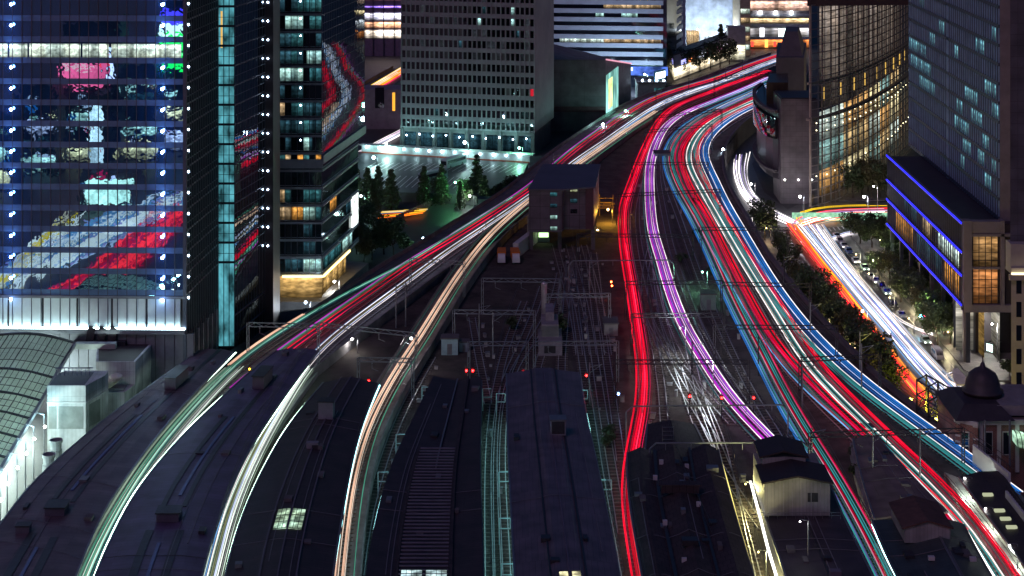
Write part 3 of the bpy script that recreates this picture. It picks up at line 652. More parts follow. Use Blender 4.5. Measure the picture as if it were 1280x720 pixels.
# ---------- banded office block behind
D4 = 794.; pc = on(828, D4, z=0); t_ = .30; ca, sa = math.cos(math.atan(t_)), math.sin(math.atan(t_)); L4 = 62
fr4 = Fr((pc.x-L4*ca, pc.y+L4*sa*.3), (pc.x, pc.y)); fr4s = Fr((pc.x, pc.y), (pc.x+t_*45, pc.y+45))
t4 = thing('banded_block', (pc.x-25, D4+10, 0), 'office block with pale blue floor bands and strips of lit yellow windows', 'building')
m = MB(); m.prism([fr4.p(0, -.5, 0), fr4.p(L4-.4, -.5, 0), fr4s.p(45, -.5, 0), fr4.p(0, -40, 0)], 0, 62); m.build('glass_wall', glass('band_glass', (.006, .008, .015), 1.7, .02, .3, .05), t4)
bandm = mat('pale_blue_band', (.36, .44, .56), .55, 0, .15, .2)
z = 10.; z4 = []
while z < 60: z4.append(z); z += 3.8
for z in z4:
    m = MB(); m.fbox(fr4, 0, fr4.L+.3, z, z+2.0, -.6, .3); m.fbox(fr4s, 0, 45, z, z+2.0, -.6, .3); m.build('floor_band', bandm, t4)
def f4(y): return min(z4, key=lambda q: abs(q+2.9-zz(y, D4)))
for x0, x1, y, mt in ((700, 755, 51, rm_white), (755, 826, 53, rm_warm), (745, 755, 20, rm_cool), (777, 797, 21, rm_cool), (755, 826, 10, rm_warm), (695, 708, 61, rm_white), (720, 776, 0, rm_white)):
    ua = (on(x0, D4).x-fr4.o.x)/fr4.u.x; ub = (on(x1, D4).x-fr4.o.x)/fr4.u.x; z = f4(y)
    m = MB(); m.fbox(fr4, max(.1, ua), min(ub, L4-.2), z+2.05, z+3.75, -.5, -.3); m.build('lit_window', mt, t4)
for a, b, i in ((3, 14, 5), (24, 36, 4), (8, 20, 9), (2, 8, 3), (30, 42, 7)):
    m = MB(); m.fbox(fr4s, a, b, z4[i]+2.05, z4[i]+3.75, -.5, -.3); m.build('lit_window', rm_white if i % 2 else rm_cool, t4)
m = MB(); m.fbox(fr4, 8, L4, 5.5, 9.3, -.4, .35); m.build('shop_sign_band', glow('shop_blue', (.12, .25, 1), .8, .8, .25), t4)
for u in (L4-24, L4-22, L4-17):
    m = MB(); m.fbox(fr4, u, u+1.6, 7.5, 9, .36, .5); m.build('bright_sign', glow('sign_ice', (.6, .8, 1), 2.5), t4)

# ---------- windowless dark hall with the lit slanting flank
D5 = 684.; pa = on(692, D5, z=0); pb = on(757, D5, z=0); fr5 = Fr((pa.x-6, pa.y+1.5), (pb.x, pb.y)); e5 = .24
fr5s = Fr((pb.x, pb.y), (pb.x+e5*57, pb.y+57)); zt = zz(75, D5)
t5 = thing('dark_hall', (pb.x-8, D5+8, 0), 'windowless dark purple hall with one glowing glass flank and a sloping roof edge', 'building')
m = MB(); q0, q1, q2, q3 = fr5.p(0, 0, 0), fr5.p(fr5.L, 0, 0), fr5s.p(57, 0, 0), fr5.p(0, -55, 0)
hz = [zt, zt, zt-9, zt]
m.hexa([q0, q1, q2, q3]+[p+Vector((0, 0, h)) for p, h in zip((q0, q1, q2, q3), hz)])
m.build('wall', panels('hall_cladding', (.115, .10, .125), (.10, .09, .115), (9, 4.5), .03, .6, 'XZ'), t5)
m = MB(); m.fbox(fr5s, 1, 26, 4, zt-6, 0, .3); m.build('lit_flank', glow('flank_glow', (.40, .95, .85), .95, .7, .12, (1, 1, .5)), t5)
m = MB(); m.fbox(fr5s, 4, 12, 8, zt-8, .32, .5); m.build('lit_poster', glow('poster_lime', (.75, 1, .35), 1.5, .5, .2), t5)
m = MB(); m.fbox(fr5s, 1, 14, 1, 5, .3, .6); m.build('entrance_light', glow('entrance_w', (.9, 1, .85), 3), t5)
m = MB(); a = fr5s.p(0, .3, zt+.2); b = fr5s.p(56, .3, zt-8.8); m.bar(a, b, .35); m.build('roof_edge_light', glow('edge_pink', (1, .45, .6), .9), t5)
m = MB(); m.fbox(fr5, 0, fr5.L, 7.5, 9.5, 0, .4); m.build('canopy_band', mat('maroon_band', (.09, .04, .055), .6), t5)

# ---------- far blocks around the vanishing tracks
def block(name, x0, x1, D, ytop, depth, m, label, z0=0, cat='building', z1=None):
    a = on(x0, D, z=0); b = on(x1, D, z=0); t = thing(name, ((a.x+b.x)/2, D+depth/2, 0), label, cat)
    g = MB(); zt_ = z1 if z1 is not None else zz(ytop, D); k = (D+depth)/D
    g.box(a.x, D, z0, b.x, D+depth, zt_); g.build('wall', m, t); return t, Fr((a.x, D), (b.x, D)), zt_
cur = panels('curtain_cladding', (.46, .54, .66), (.43, .51, .63), (3.2, 2.4), .012, .5, 'XZ', None, .1)
t, fr, zt = block('blank_building', 857, 927, 937, -60, 30, cur, 'large blank pale blue building above the far tracks')
m = MB(); m.fbox(fr, .5, 7, 0, 8.5, 0, .4); m.build('lit_entrance', rm_warm, t)
m = MB(); m.fbox(fr, 7.2, fr.L-.5, 0, 8.2, 0, .5); m.build('base_wall', mat('base_pale', (.55, .6, .64), .6), t)
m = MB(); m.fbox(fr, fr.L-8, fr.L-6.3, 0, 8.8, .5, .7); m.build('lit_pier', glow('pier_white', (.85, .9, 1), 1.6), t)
g = MB(); g.fbox(fr, 0, fr.L, 15, 15.4, .0, .25); g.build('cornice', cur, t)
# brightened by two floodlamps added on poles in front, built with the street lamps
t, fr, zt = block('station_mall', 934, 1012, 930, -10, 60, mat('mall_wall', (.18, .18, .2), .6), 'far glittering shopping building with tiers of lights and white floodlamps')
W8 = fr.L
for z0, z1, mt, nm in ((0.5, 4.5, room('shop_orange', (1, .30, .08), 1.5, (.5, .5, .8)), 'shop_front'), (6, 10.5, room('shop_white', (.9, .9, 1), .9, (.35, .35, .6)), 'shop_front'), (13, 15.5, room('tier_gold', (1, .72, .40), 1.6, (.8, .8, .8)), 'lit_tier'), (19.5, 24.5, room('tier_rose', (1, .62, .50), 1.3, (.8, .8, .8)), 'lit_tier'), (26, 30, rm_dim, 'dim_tier')):
    m = MB(); m.fbox(fr, .5, W8-.5, z0, z1, 0, .3); m.build(nm, mt, t)
for z in (11.2, 16.5, 4.7, 25): m = MB(); m.fbox(fr, 0, W8, z, z+1.3, 0, 1.2); m.build('ledge', mat('ledge_blue', (.32, .38, .45), .6), t)
for u in (.2, .45, .7): m = MB(); m.ball(fr.p(u*W8, 1.7, 18.6), .95, 8); m.build('floodlamp', lampw2, t)
m = MB(); m.fbox(fr, W8*.5, W8*.76, 6.2, 10.2, .4, .9); m.build('bright_screen', glow('screen_ice', (.75, 1, .95), 5), t)
m = MB(); m.fbox(fr, W8*.2, W8*.27, 5.5, 10.6, .4, .9); m.build('bright_sign', glow('sign_white', (.95, .95, 1), 2.5), t)
m = MB(); m.fbox(fr, W8*.28, W8*.33, .5, 5.4, .4, .8); m.build('orange_sign', glow('sign_orange', (1, .40, .08), 2.5), t)
for u in (.06, .42, .55, .62): m = MB(); m.fbox(fr, W8*u, W8*(u+.04), 1, 3.6, .4, .7); m.build('red_sign', glow('sign_red', (1, .05, .04), 2), t)
t, fr, zt = block('lit_side_building', 925, 938, 900, -5, 30, mat('cream_wall', (.42, .36, .26), .7), 'narrow cream building with glowing windows left of the far shopping building')
for k in range(5): m = MB(); m.fbox(fr, .4, fr.L-.4, 3+k*4.5, 5.6+k*4.5, 0, .2); m.build('lit_window', rm_warm if k % 2 else rm_white, t)
t, fr, zt = block('flower_shop', 910, 932, 880, 34, 8, mat('shop_wall', (.3, .3, .3), .7), 'small far shop glowing white and yellow beside the tracks')
m = MB(); m.fbox(fr, .3, fr.L-.3, 1, 8, 0, .2); m.build('lit_front', room('shop_sparkle', (1, .95, .7), 2, (.9, .9, .9)), t)
# long low white wall of shops beside the far tracks
a = on(842, 815, z=0); b = on(928, 905, z=0); fr = Fr((a.x, a.y), (b.x, b.y))
t = thing('arcade_building', ((a.x+b.x)/2, 860, 0), 'long low white arcade with coloured shop signs beside the far tracks', 'building')
zt = 11.5
m = MB(); m.fbox(fr, 0, fr.L, 0, zt, -6, 0); m.build('wall', mat('arcade_white', (.5, .5, .54), .7), t)
m = MB(); m.fbox(fr, 0, fr.L, zt, zt+.5, -6, .3); m.build('roof_edge', dark_clad, t)
m = MB(); m.fbox(fr, 0, fr.L*.95, .5, 5.5, 0, .3); m.build('shop_row', room('shops_warm', (1, .85, .6), 2.6, (.5, .5, .7)), t)
for u, w, ccol in ((.34, .1, (.8, .85, 1)), (.46, .1, (1, .05, .12)), (.60, .07, (1, .35, .7)), (.70, .06, (.9, .9, 1)), (.8, .07, (1, .1, .4)), (.2, .04, (1, .3, .1)), (.1, .06, (.4, .4, 1))):
    m = MB(); m.fbox(fr, fr.L*u, fr.L*(u+w), 6.2, 8.2, .05, .35); m.build('shop_sign', glow('s%d' % int(u*100), ccol, 1.8), t)
# small corner building with the sign on its roof
t, fr, zt = block('kiosk_building', 797, 832, 755, 104, 14, mat('kiosk_green', (.20, .30, .26), .7), 'small two-storey building with a glowing roof sign near the far viaduct', z1=None)
m = MB(); m.fbox(fr, -.4, fr.L+.4, zt, zt+.6, -14, .5); m.build('roof', concrete_dark, t)
g = Fr((fr.o.x+fr.L*.62, 754.5), (fr.o.x+fr.L*1.05, 762))
m = MB(); m.fbox(g, 0, g.L, zt+.8, zt+5.0, -.6, 0); m.build('sign_board', mat('sign_back', (.1, .3, .4), .5), t)
for k in range(4): m = MB(); m.fbox(g, .4+k*g.L/4.2, .4+k*g.L/4.2+g.L/5.4, zt+1.5, zt+4.3, 0, .15); m.build('sign_letter', glow('sign_cyanw', (.8, .98, 1), 3), t)
m = MB(); m.fbox(fr, fr.L*.6, fr.L-.3, 2, zt-2, 0, .12); m.build('lit_window', rm_teal, t)
for k in range(4): m = MB(); m.ball(fr.p(2+k*3, .3, zt+1.2), .45, 6); m.build('floodlamp', lampw, t)
# the buildings behind the left towers and beside the expressway
t, fr, zt = block('low_grey_block', 446, 503, 690, 112, 12, mat('grey_render', (.17, .16, .20), .8), 'low grey block with an amber-lit doorway left of the slab tower')
m = MB(); m.fbox(fr, fr.L*.78, fr.L*.84, 7, 14, 0, .15); m.build('amber_light', glow('amber_strip', (1, .45, .05), 1.2), t)
m = MB(); m.fbox(fr, fr.L*.4, fr.L*.6, 8, 16, 0, .12); m.build('window', wg, t)
g = MB(); p = smooth(spline([at(x, y, 10) for x, y in ((438, 125), (470, 108), (510, 85))], 6), 1); p.sort(key=lambda v: v.y)
g.rect(p, 13, 1.4, 0, -1.9); g.rect(p, .4, 2, -6.7, -1.2); g.rect(p, .4, 2, 6.7, -1.2)
for k in range(0, len(p), 5): g.bar(p[k]+Vector((0, 0, -10)), p[k]+Vector((0, 0, -1.5)), 1.0, 8)
struct(g.build('expressway', concrete_dark), 'distant elevated expressway')
t, fr, zt = block('neon_building', 440, 506, 900, -60, 20, mat('neon_wall', (.14, .12, .2), .6), 'far building of violet-lit storeys seen between the two towers')
k = 0
for z0, z1, cl, st in ((9, 13, (.9, .8, .7), 1.2), (14, 17, (1, .5, .3), 1), (18, 21.5, (.75, .75, 1), 1.3), (24, 25, (.35, .2, 1), 1), (28, 30, (.9, .4, .5), .8), (33, 34, (.4, .25, 1), 1.1), (37, 39, (.6, .6, .9), .7), (43, 44.2, (.5, .3, 1), 1), (47, 52, (1, .06, .15), .8), (53, 60, (.75, .82, 1), 1.3)):
    m = MB(); m.fbox(fr, 0.5, fr.L-1.5, z0, z1, 0, .4); m.build('lit_storey', room('neon%d' % k, cl, st*2.4, (.9, .9, .5)), t); k += 1
m = MB()
for i in range(6): m.fbox(fr, i*fr.L/5-.2, i*fr.L/5+.2, 0, 62, .3, .7)
m.build('mullions', mull, t)

# ---------- dark stone building with the curved glass skirt
D6 = 557.
t6 = thing('stone_building', (86, 565, 0), 'dark tiled stone building with a swelling curved side, tight against the tracks', 'building')
a = on(976, D6, z=0); b = on(1022, D6, z=0); zt = zz(124, D6)
tile = panels('dark_tile', (.115, .095, .115), (.10, .085, .105), (1.9, 1.6), .03, .5, 'XZ')
m = MB(); m.box(a.x, D6, 0, b.x, D6+16, zt); m.build('tiled_block', tile, t6)
m = MB(); m.box(a.x+.4, D6+.4, zt, b.x-.4, D6+15.6, zt+.35); m.build('roof', steel_dark, t6)
cv = [(973, 560), (966, 563), (957, 570), (950, 580), (946, 592), (947, 606), (955, 618)]
poly = [on(x, d, z=0) for x, d in cv]+[Vector((a.x+3, 618, 0)), Vector((a.x+1, D6+2, 0))]
m = MB(); m.prism(poly, 7, 28); m.build('curved_wall', mat('curve_dark', (.05, .045, .06), .35, .3, .3, .2), t6)
sk = [on(x-3, d, z=0) for x, d in cv]
m = MB(); p = [v+Vector((0, 0, 0)) for v in smooth(spline(sk, 2), 1)]; m.rect(p, .8, 6.5, 0, 19.5); m.build('curved_glass_band', glass('skirt_glass', (.02, .015, .02), 2.4, .05, .3, .03), t6)
m = MB(); m.rect(p, 1.2, 1, 0, 27.5); m.rect(p, 1.1, .8, 0, 9); m.build('curved_ledge', concrete_dark, t6)
m = MB(); m.prism([on(970, 600, z=0), on(1005, 600, z=0), on(1008, 640, z=0), on(972, 640, z=0)], 0, zz(72, 600)); m.build('rear_tower', mat('rear_dark', (.07, .065, .085), .6, 0, .3, .2), t6)
m = MB(); q = [on(973, 604, z=0), on(1003, 604, z=0), on(1006, 630, z=0), on(977, 630, z=0)]; z0 = zz(72, 600); cx = sum(q, Vector())/4
m.hexa([p+Vector((0, 0, z0)) for p in q]+[cx+(p-cx)*.55+Vector((0, 0, z0+7.5)) for p in q]); m.build('rear_roof', MATS['rear_dark'], t6)
m = MB(); m.prism([on(958, 575, z=0), on(985, 575, z=0), on(985, 595, z=0), on(962, 595, z=0)], 20, zz(103, 575)); m.build('middle_block', mat('olive_dark', (.05, .04, .03), .4, .2, .5, .3), t6)
for k in range(3): m = MB(); m.ball((a.x+1.2+k*4.2, D6-.4, 7.5), .22, 6); m.build('lamp', lampw2, t6)

# ---------- great glass hall
t7 = thing('glass_hall', (118, 600, 0), 'huge boat-shaped glass hall glowing gold inside, behind the leafy trees', 'building')
gp = smooth(spline([on(1014, 548, z=0), on(1040, 556, z=0), on(1070, 572, z=0), on(1100, 596, z=0), on(1128, 628, z=0), on(1150, 668, z=0)], 3), 2)
gtop = 62.
p = [v+Vector((0, 0, 0)) for v in gp]; inn = offset(gp, -8)[6:]
wall_in = room('hall_concourse', (1, .60, .26), .55, (.16, .16, .22)); ribs = mat('hall_ribs', (.32, .28, .24), .5, .3, .2, .5)
m = None
n_ = len(inn); cuts = [0, int(n_*.2), int(n_*.45), int(n_*.62), int(n_*.8), n_-1]
for q_, (a_, b_) in enumerate(zip(cuts, cuts[1:])):
    for z0_, z1_, k_ in ((0, 8, 0), (8.2, 17, 1), (17.2, 26.6, 2)):
        m = MB(); m.sweep(inn[a_:b_+1], [(-.2, z0_), (.2, z0_), (.2, z1_), (-.2, z1_)])
        m.build('lit_interior', room('hall_%d' % ((q_+2*k_) % 5), [(1, .50, .18), (1, .78, .45), (.45, .75, .75), (.95, .62, .30), (.75, .85, .8)][(q_+2*k_) % 5], [1.0, 1.2, .9, .8, 1.3][(q_+2*k_) % 5], (.45, .45, .55)), t7)
m = MB(); m.sweep(inn, [(-.2, 27.2), (.2, 27.2), (.2, gtop), (-.2, gtop)]); m.build('upper_interior', room('hall_upper', (.42, .32, .28), .6, (.30, .30, .5)), t7)
gl = bpy.data.materials.new('clear_hall_glass'); gl.use_nodes = True; gn = gl.node_tree.nodes; gn.remove(gn['Principled BSDF'])
gt = gn.new('ShaderNodeBsdfTransparent'); gt.inputs[0].default_value = (.86, .9, .9, 1); gg = gn.new('ShaderNodeBsdfGlossy'); gg.inputs['Roughness'].default_value = .04; gf = gn.new('ShaderNodeValue'); gf.outputs[0].default_value = .08; gx = gn.new('ShaderNodeMixShader')
for a_, b_ in ((gf.outputs[0], gx.inputs[0]), (gt.outputs[0], gx.inputs[1]), (gg.outputs[0], gx.inputs[2]), (gx.outputs[0], gn['Material Output'].inputs[0])): gl.node_tree.links.new(a_, b_)
m = MB(); m.sweep(p, [(0, 0), (.12, 0), (.12, gtop), (0, gtop)]); m.build('glass_skin', gl, t7)
m = MB()
for k in range(26): m.rect(p, .28, .22, 0, 1+k*2.45)
for i in range(0, len(p), 1): m.bar(p[i], p[i]+Vector((0, 0, gtop)), .13)
m.build('glazing_ribs', mat('glazing_rib', (.20, .18, .18), .5, .2), t7)
for z, r in ((27, .8), (38, .4)): m = MB(); m.rect(p, r*2, .7, -1.2, z); m.build('ring_beam', ribs, t7)
m = MB(); q = p+[v+Vector((60, 40, 0)) for v in reversed(p)]; m.prism([v for v in offset(p, -1.5)]+[Vector((220, 720, 0)), Vector((200, 560, 0))], gtop, gtop+4); m.build('roof_hull', mat('hull_dark', (.045, .03, .035), .5), t7)
pc = offset(p, -3)
m = MB()
for i in range(1, len(p)-1, 2): m.bar(pc[i], pc[i]+Vector((0, 0, gtop)), .3, 6)
m.build('columns', mat('hall_column', (.42, .36, .30), .5), t7)
spots = glow('hall_spot', (1, .82, .5), 7)
m_ = 0
for i in range(2, len(p)-1, 2):
    for z in (25.2, 22.6, 9):
        if m_ < 70: k = MB(); k.ball(pc[i]+Vector((0, 0, z+random.uniform(-.5, .5))), .22, 6); k.build('spotlamp', spots, t7); m_ += 1
for i in (3, 7, 11, 15, 20, 24, 28, 32, 36):
    if i < len(p):
        k = MB(); k.bar(pc[i]+Vector((.6, 0, 32)), pc[i]+Vector((.6, 0, 36)), .22, 4); k.build('gold_strip', glow('gold_strip', (1, .55, .12), 1.3), t7)
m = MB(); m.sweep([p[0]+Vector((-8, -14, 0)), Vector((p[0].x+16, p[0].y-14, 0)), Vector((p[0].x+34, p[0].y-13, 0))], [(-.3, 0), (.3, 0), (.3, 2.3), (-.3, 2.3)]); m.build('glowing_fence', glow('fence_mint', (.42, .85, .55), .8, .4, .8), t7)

# ---------- right-hand tower and its podium with blue light lines
t8 = thing('podium_tower', (115, 430, 0), 'ribbed dark tower on a podium outlined with royal blue light lines', 'tower')
XP = 99.0; DN, DF = 395.0, 474.0
frP = Fr((XP, DF), (XP+.3, DN))  # facade along the street
frP = Fr((XP+.0, DF), (XP+.0, DN))
frF = Fr((XP, DN), (XP+26, DN))
zl = [30.6, 24.2, 19.1, 12.6]
m = MB(); m.box(XP+.5, DN+.5, 12.6, XP+40, DF, 30.4); m.box(XP+4.5, DN+7, 0, XP+40, DF, 12.6); m.build('podium_core', dark_clad, t8)
pg = glass('podium_glass', (.006, .006, .010), 2.2, .04, .35, .03)
m = MB(); m.fbox(frP, 0, frP.L-.1, 12.7, 30.3, -.5, -.1); m.build('podium_glass', pg, t8)
m = MB()
for i in range(40): m.fbox(frP, i*2, i*2+.14, 12.6, 30.3, -.1, .2)
for i in range(8): m.fbox(frP, i*11.2, i*11.2+.9, 0, 12.6, -1.5, -.6)
m.build('podium_mullions', mull, t8)
for z in zl:
    m = MB(); m.fbox(frP, 0, frP.L, z-.5, z+.35, -.3, .3); m.build('ledge', steel, t8)
    m = MB(); m.fbox(frP, 0, frP.L+.1, z-.1, z+.22, .32, .5); m.build('blue_light_line', glow('line_blue', (.02, .02, 1), 2.6), t8)
for a, b, z0, z1, mt in ((40, 50, 19.7, 23.6, rm_warm), (55, 76, 19.7, 23.6, rm_white), (10, 30, 13.2, 18.4, rm_amber), (34, 60, 13.2, 18.4, rm_dim), (62, 76, 13.2, 18.4, rm_amber), (20, 34, 19.7, 23.6, rm_dim)):
    m = MB(); m.fbox(frP, a, b, z0, z1, -.12, -.04); m.build('lit_window', mt, t8)
m = MB(); m.fbox(frP, 3, 76, .3, 11.9, -5.4, -5.2); m.build('street_shops', room('shops_gold', (1, .62, .2), .9, (.35, .35, .5)), t8)
stone = mat('grey_stone', (.20, .19, .205), .6, 0, .2, .3, .1, 2)
m = MB(); m.fbox(frF, 0, 1.8, 11.6, 31.2, -2, .6); m.fbox(frF, 8.2, 9.0, 11.6, 31.2, -2, .5); m.fbox(frF, 0, 26, 11.2, 12.8, -2, .55); m.fbox(frF, 1.8, 26, 20.6, 21.0, -2, .4); m.fbox(frF, 1.8, 26, 27.8, 28.4, -2, .5); m.fbox(frF, 1.8, 8.2, 28.5, 31, -2, .2)
m.build('podium_frame', stone, t8)
m = MB(); m.fbox(frF, 2.2, 7.8, 21.0, 27.6, -1, -.4); m.build('lit_window', room('room_gold', (1, .55, .22), .3, (.8, .8, .5)), t8)
m = MB(); m.fbox(frF, 2.2, 7.8, 13, 20.4, -1, -.4); m.build('lit_window', room('room_gold2', (1, .40, .14), .36, (.8, .8, .5)), t8)
m = MB()
for u in (2.2, 3.55, 4.95, 6.3, 7.7): m.fbox(frF, u-.07, u+.07, 13, 27.8, -.4, -.2)
for z in (14.6, 16.4, 18.2, 22.4, 24.2, 26): m.fbox(frF, 2.2, 7.8, z-.06, z+.06, -.4, -.22)
m.build('window_bars', steel_dark, t8)
m = MB(); m.fbox(frF, 9.2, 26, 13, 27.5, -1.4, -.6); m.build('dark_window', pg, t8)
m = MB(); m.fbox(frF, .6, 26, .2, 11.0, -9, -8.8); m.fbox(frF, 8, 8.3, .2, 11.0, -8.8, -1); m.build('lobby_wall', room('lobby_pale', (1, .93, .8), .8, (.3, .3, .15)), t8)
for u in (.2, 11.5): m = MB(); m.fbox(frF, u, u+1.1, 0, 11.2, -1.4, -.2); m.build('column', stone, t8)
m = MB(); m.bar(frF.p(14, -5, 0), frF.p(14, -5, 11), .9, 12); m.build('round_column', mat('column_pale', (.6, .58, .52), .5), t8)
# the shaft
XT = 108.0; frT = Fr((XT, 489), (XT, 398.5)); frG = Fr((XT, 398.5), (XT+40, 398.5))
m = MB(); m.box(XT+.4, 399, 30.4, XT+40, 489, 130); m.build('tower_core', dark_clad, t8)
m = MB(); m.fbox(frT, 0, frT.L, 30.4, 130, -.4, 0); m.build('glass_wall', glass('rib_glass', (.012, .02, .032), 1.8, .02, .3, .05), t8)
m = MB()
for i in range(46): m.fbox(frT, i*2.0, i*2.0+.4, 30.4, 130, -.1, .24)
m.fbox(frT, 43, 44.2, 30.4, 130, -.1, .3)
m.build('vertical_ribs', mat('rib_metal', (.20, .34, .52), .45, .1, .25, .3), t8)
m = MB()
zf = [30.6+k*4.25 for k in range(24)]
for z in zf: m.fbox(frT, 0, frT.L, z, z+.7, -.1, .3)
m.build('floor_lines', mat('rib_dark', (.06, .09, .14), .5, .3), t8)
rl = room('rib_room', (.22, .60, .70), .6, (1.2, .5, .6))
for fl, runs in {1: [(78, 84), (56, 60)], 2: [(58, 66), (72, 78), (84, 88)], 3: [(50, 64), (76, 82)], 4: [(12, 30), (52, 58), (66, 76)], 5: [(2, 26), (60, 72), (84, 90)], 6: [(0, 20), (78, 88)], 8: [(34, 40), (70, 78)], 9: [(12, 18), (84, 88)], 12: [(20, 26), (60, 66)], 13: [(72, 82)], 15: [(16, 22), (56, 62)], 17: [(64, 80)], 18: [(20, 24), (66, 82)], 20: [(24, 28)], 7: [(24, 30), (50, 54)]}.items():
    for a, b in runs:
        m = MB(); m.fbox(frT, a, b, zf[fl]+.8, zf[fl]+3.9, 0, .04); m.build('lit_window', rl, t8)
m = MB(); m.fbox(frG, 0, 2.3, 30.4, 130, -.5, .4); m.fbox(frG, 8.4, 40, 30.4, 130, -.5, .4); m.build('tower_pier', stone, t8)
m = MB()
for z in zf: m.fbox(frG, 2.3, 8.4, z, z+.9, -.5, .1)
m.build('front_floor_bands', steel_dark, t8)
m = MB(); m.fbox(frG, 2.3, 8.4, 30.4, 130, -1, -.4); m.build('front_glass', pg, t8)
for fl, mt in ((10, rm_teal), (9, rm_dim), (8, rm_dim), (15, rm_cool), (12, rm_dim), (17, rm_dim), (20, rm_cool), (18, rm_dim)):
    m = MB(); m.fbox(frG, 2.6 if fl % 2 else 4, 7.4, zf[fl]+1, zf[fl]+3.9, -.4, -.3); m.build('lit_window', mt, t8)
# ================================================================== THE STATION IN THE FOREGROUND
roof_purple = panels('roof_sheet_purple', (.14, .105, .125), (.11, .083, .104), (7, 1.1, .5), .035, .55, 'XY', (.05, .042, .055), .5)
roof_slate = panels('roof_slate', (.125, .103, .125), (.10, .085, .108), (.9, 9, .5), .03, .5, 'XY', (.05, .046, .065), .4)
roof_black = panels('roof_black', (.046, .031, .036), (.034, .024, .029), (3.5, .8, .5), .04, .6, 'XY', (.014, .01, .012), .5)
roof_tile = panels('roof_tile', (.05, .036, .04), (.04, .028, .033), (1.1, 1.5, .5), .05, .7, 'XY', (.014, .010, .012), .6)
roof_green = panels('roof_green', (.05, .07, .072), (.04, .055, .06), (4, .9, .5), .03, .55, 'XY', (.02, .025, .03), .4)
roof_vio = mat('roof_violet', (.085, .07, .15), .55, .1, .3, .12)
def resample(p, n):
    L = [0]
    for a, b in zip(p, p[1:]): L.append(L[-1]+(b-a).length)
    out = []; j = 0
    for i in range(n+1):
        t = L[-1]*i/n
        while j < len(p)-2 and L[j+1] < t: j += 1
        d = L[j+1]-L[j]; out.append(p[j].lerp(p[j+1], (t-L[j])/d if d else 0))
    return out
def edges(lp, rp, z, n=26):
    a = resample(smooth(spline([at(x, y, z) for x, y in reversed(lp)], 4), 2), n); b = resample(smooth(spline([at(x, y, z) for x, y in reversed(rp)], 4), 2), n)
    return a, b
def strip(m, a, b, prof, th=.3):
    "a roof sheet between edge lines a (left) and b (right): prof is (share across, rise)"
    n = len(a); k = len(prof); q = len(m.v)
    for i in range(n):
        for t, h in prof: m.v.append(a[i].lerp(b[i], t)+Vector((0, 0, h)))
        for t, h in reversed(prof): m.v.append(a[i].lerp(b[i], t)+Vector((0, 0, h-th)))
    w = 2*k
    for i in range(n-1):
        for j in range(w):
            l = (j+1) % w; m.f.append((q+i*w+j, q+i*w+l, q+(i+1)*w+l, q+(i+1)*w+j)); m.m.append(m.k)
    m.f.append(tuple(q+j for j in reversed(range(w)))); m.f.append(tuple(q+(n-1)*w+j for j in range(w))); m.m += [m.k]*2
def canopy(lp, rp, z, prof, mt, label, posts=True, n=26, par=None):
    a, b = edges(lp, rp, z, n); c = (a[n//2]+b[n//2])/2
    t = thing('platform_canopy', (c.x, c.y, ZY), label, 'platform roof', 'roofs over the station platforms')
    m = MB(); strip(m, a, b, prof); m.build('roof_sheet', mt, t)
    for e_ in (a, b): m = MB(); m.rect(e_, .3, .35, .0, -.25); m.build('gutter', steel, t)
    if posts:
        for i in range(1, n, 4):
            for tt in (.3, .7):
                m = MB(); q = a[i].lerp(b[i], tt); m.bar((q.x, q.y, ZY), q+Vector((0, 0, -.1)), .14, 6); m.build('post', steel, t)
    # the platform below
    pa = [x.lerp(y, .02) for x, y in zip(a, b)]; pb = [x.lerp(y, .98) for x, y in zip(a, b)]
    m = MB(); strip(m, [Vector((p.x, p.y, 7.1)) for p in pa], [Vector((p.x, p.y, 7.1)) for p in pb], [(0, 0), (1, 0)], 1.05)
    struct(m.build('platform', concrete), 'station platform')
    return t, a, b
def along(a, b, t, i0, i1, dz=0): return [a[i].lerp(b[i], t)+Vector((0, 0, dz)) for i in range(i0, i1+1)]
wire_m = mat('roof_cable', (.16, .15, .17), .5)
def wear(t, a, b, prof, seed, n=5, pipes=3):
    "cross pipes, cable runs, hatches and patches that years of upkeep left on a roof"
    R = random.Random(seed); N = len(a)-1
    def hgt(u):
        for (t0, h0), (t1, h1) in zip(prof, prof[1:]):
            if t0 <= u <= t1: return h0+(h1-h0)*(u-t0)/max(1e-6, t1-t0)
        return 0
    for k in range(pipes):
        i = R.randint(2, N-2); m = MB(); pts = [a[i].lerp(b[i], u/10)+Vector((0, 0, hgt(u/10)+.12)) for u in range(11)]
        for p, q in zip(pts, pts[1:]): m.bar(p, q, .05)
        m.build('cross_pipe', wire_m, t)
    for k in range(2):
        u = R.uniform(.08, .92); m = MB(); m.rect([a[i].lerp(b[i], u)+Vector((0, 0, hgt(u))) for i in range(R.randint(0, 6), N-R.randint(0, 6))], .12, .1); m.build('cable_run', wire_m, t)
    for k in range(n):
        i = R.randint(1, N-1); u = R.uniform(.08, .92); p = a[i].lerp(b[i], u)+Vector((0, 0, hgt(u))); d = (a[i]-a[i-1]).normalized(); s_ = Vector((d.y, -d.x, 0)); w = R.uniform(.3, .7); l = R.uniform(.4, 1.1); h = R.uniform(.25, .7)
        m = MB(); q = [p-s_*w-d*l, p+s_*w-d*l, p+s_*w+d*l, p-s_*w+d*l]; m.hexa([v+Vector((0, 0, -.1)) for v in q]+[v+Vector((0, 0, h)) for v in q]); m.build('roof_unit', R.choice([steel_dark, concrete_dark, steel]), t)
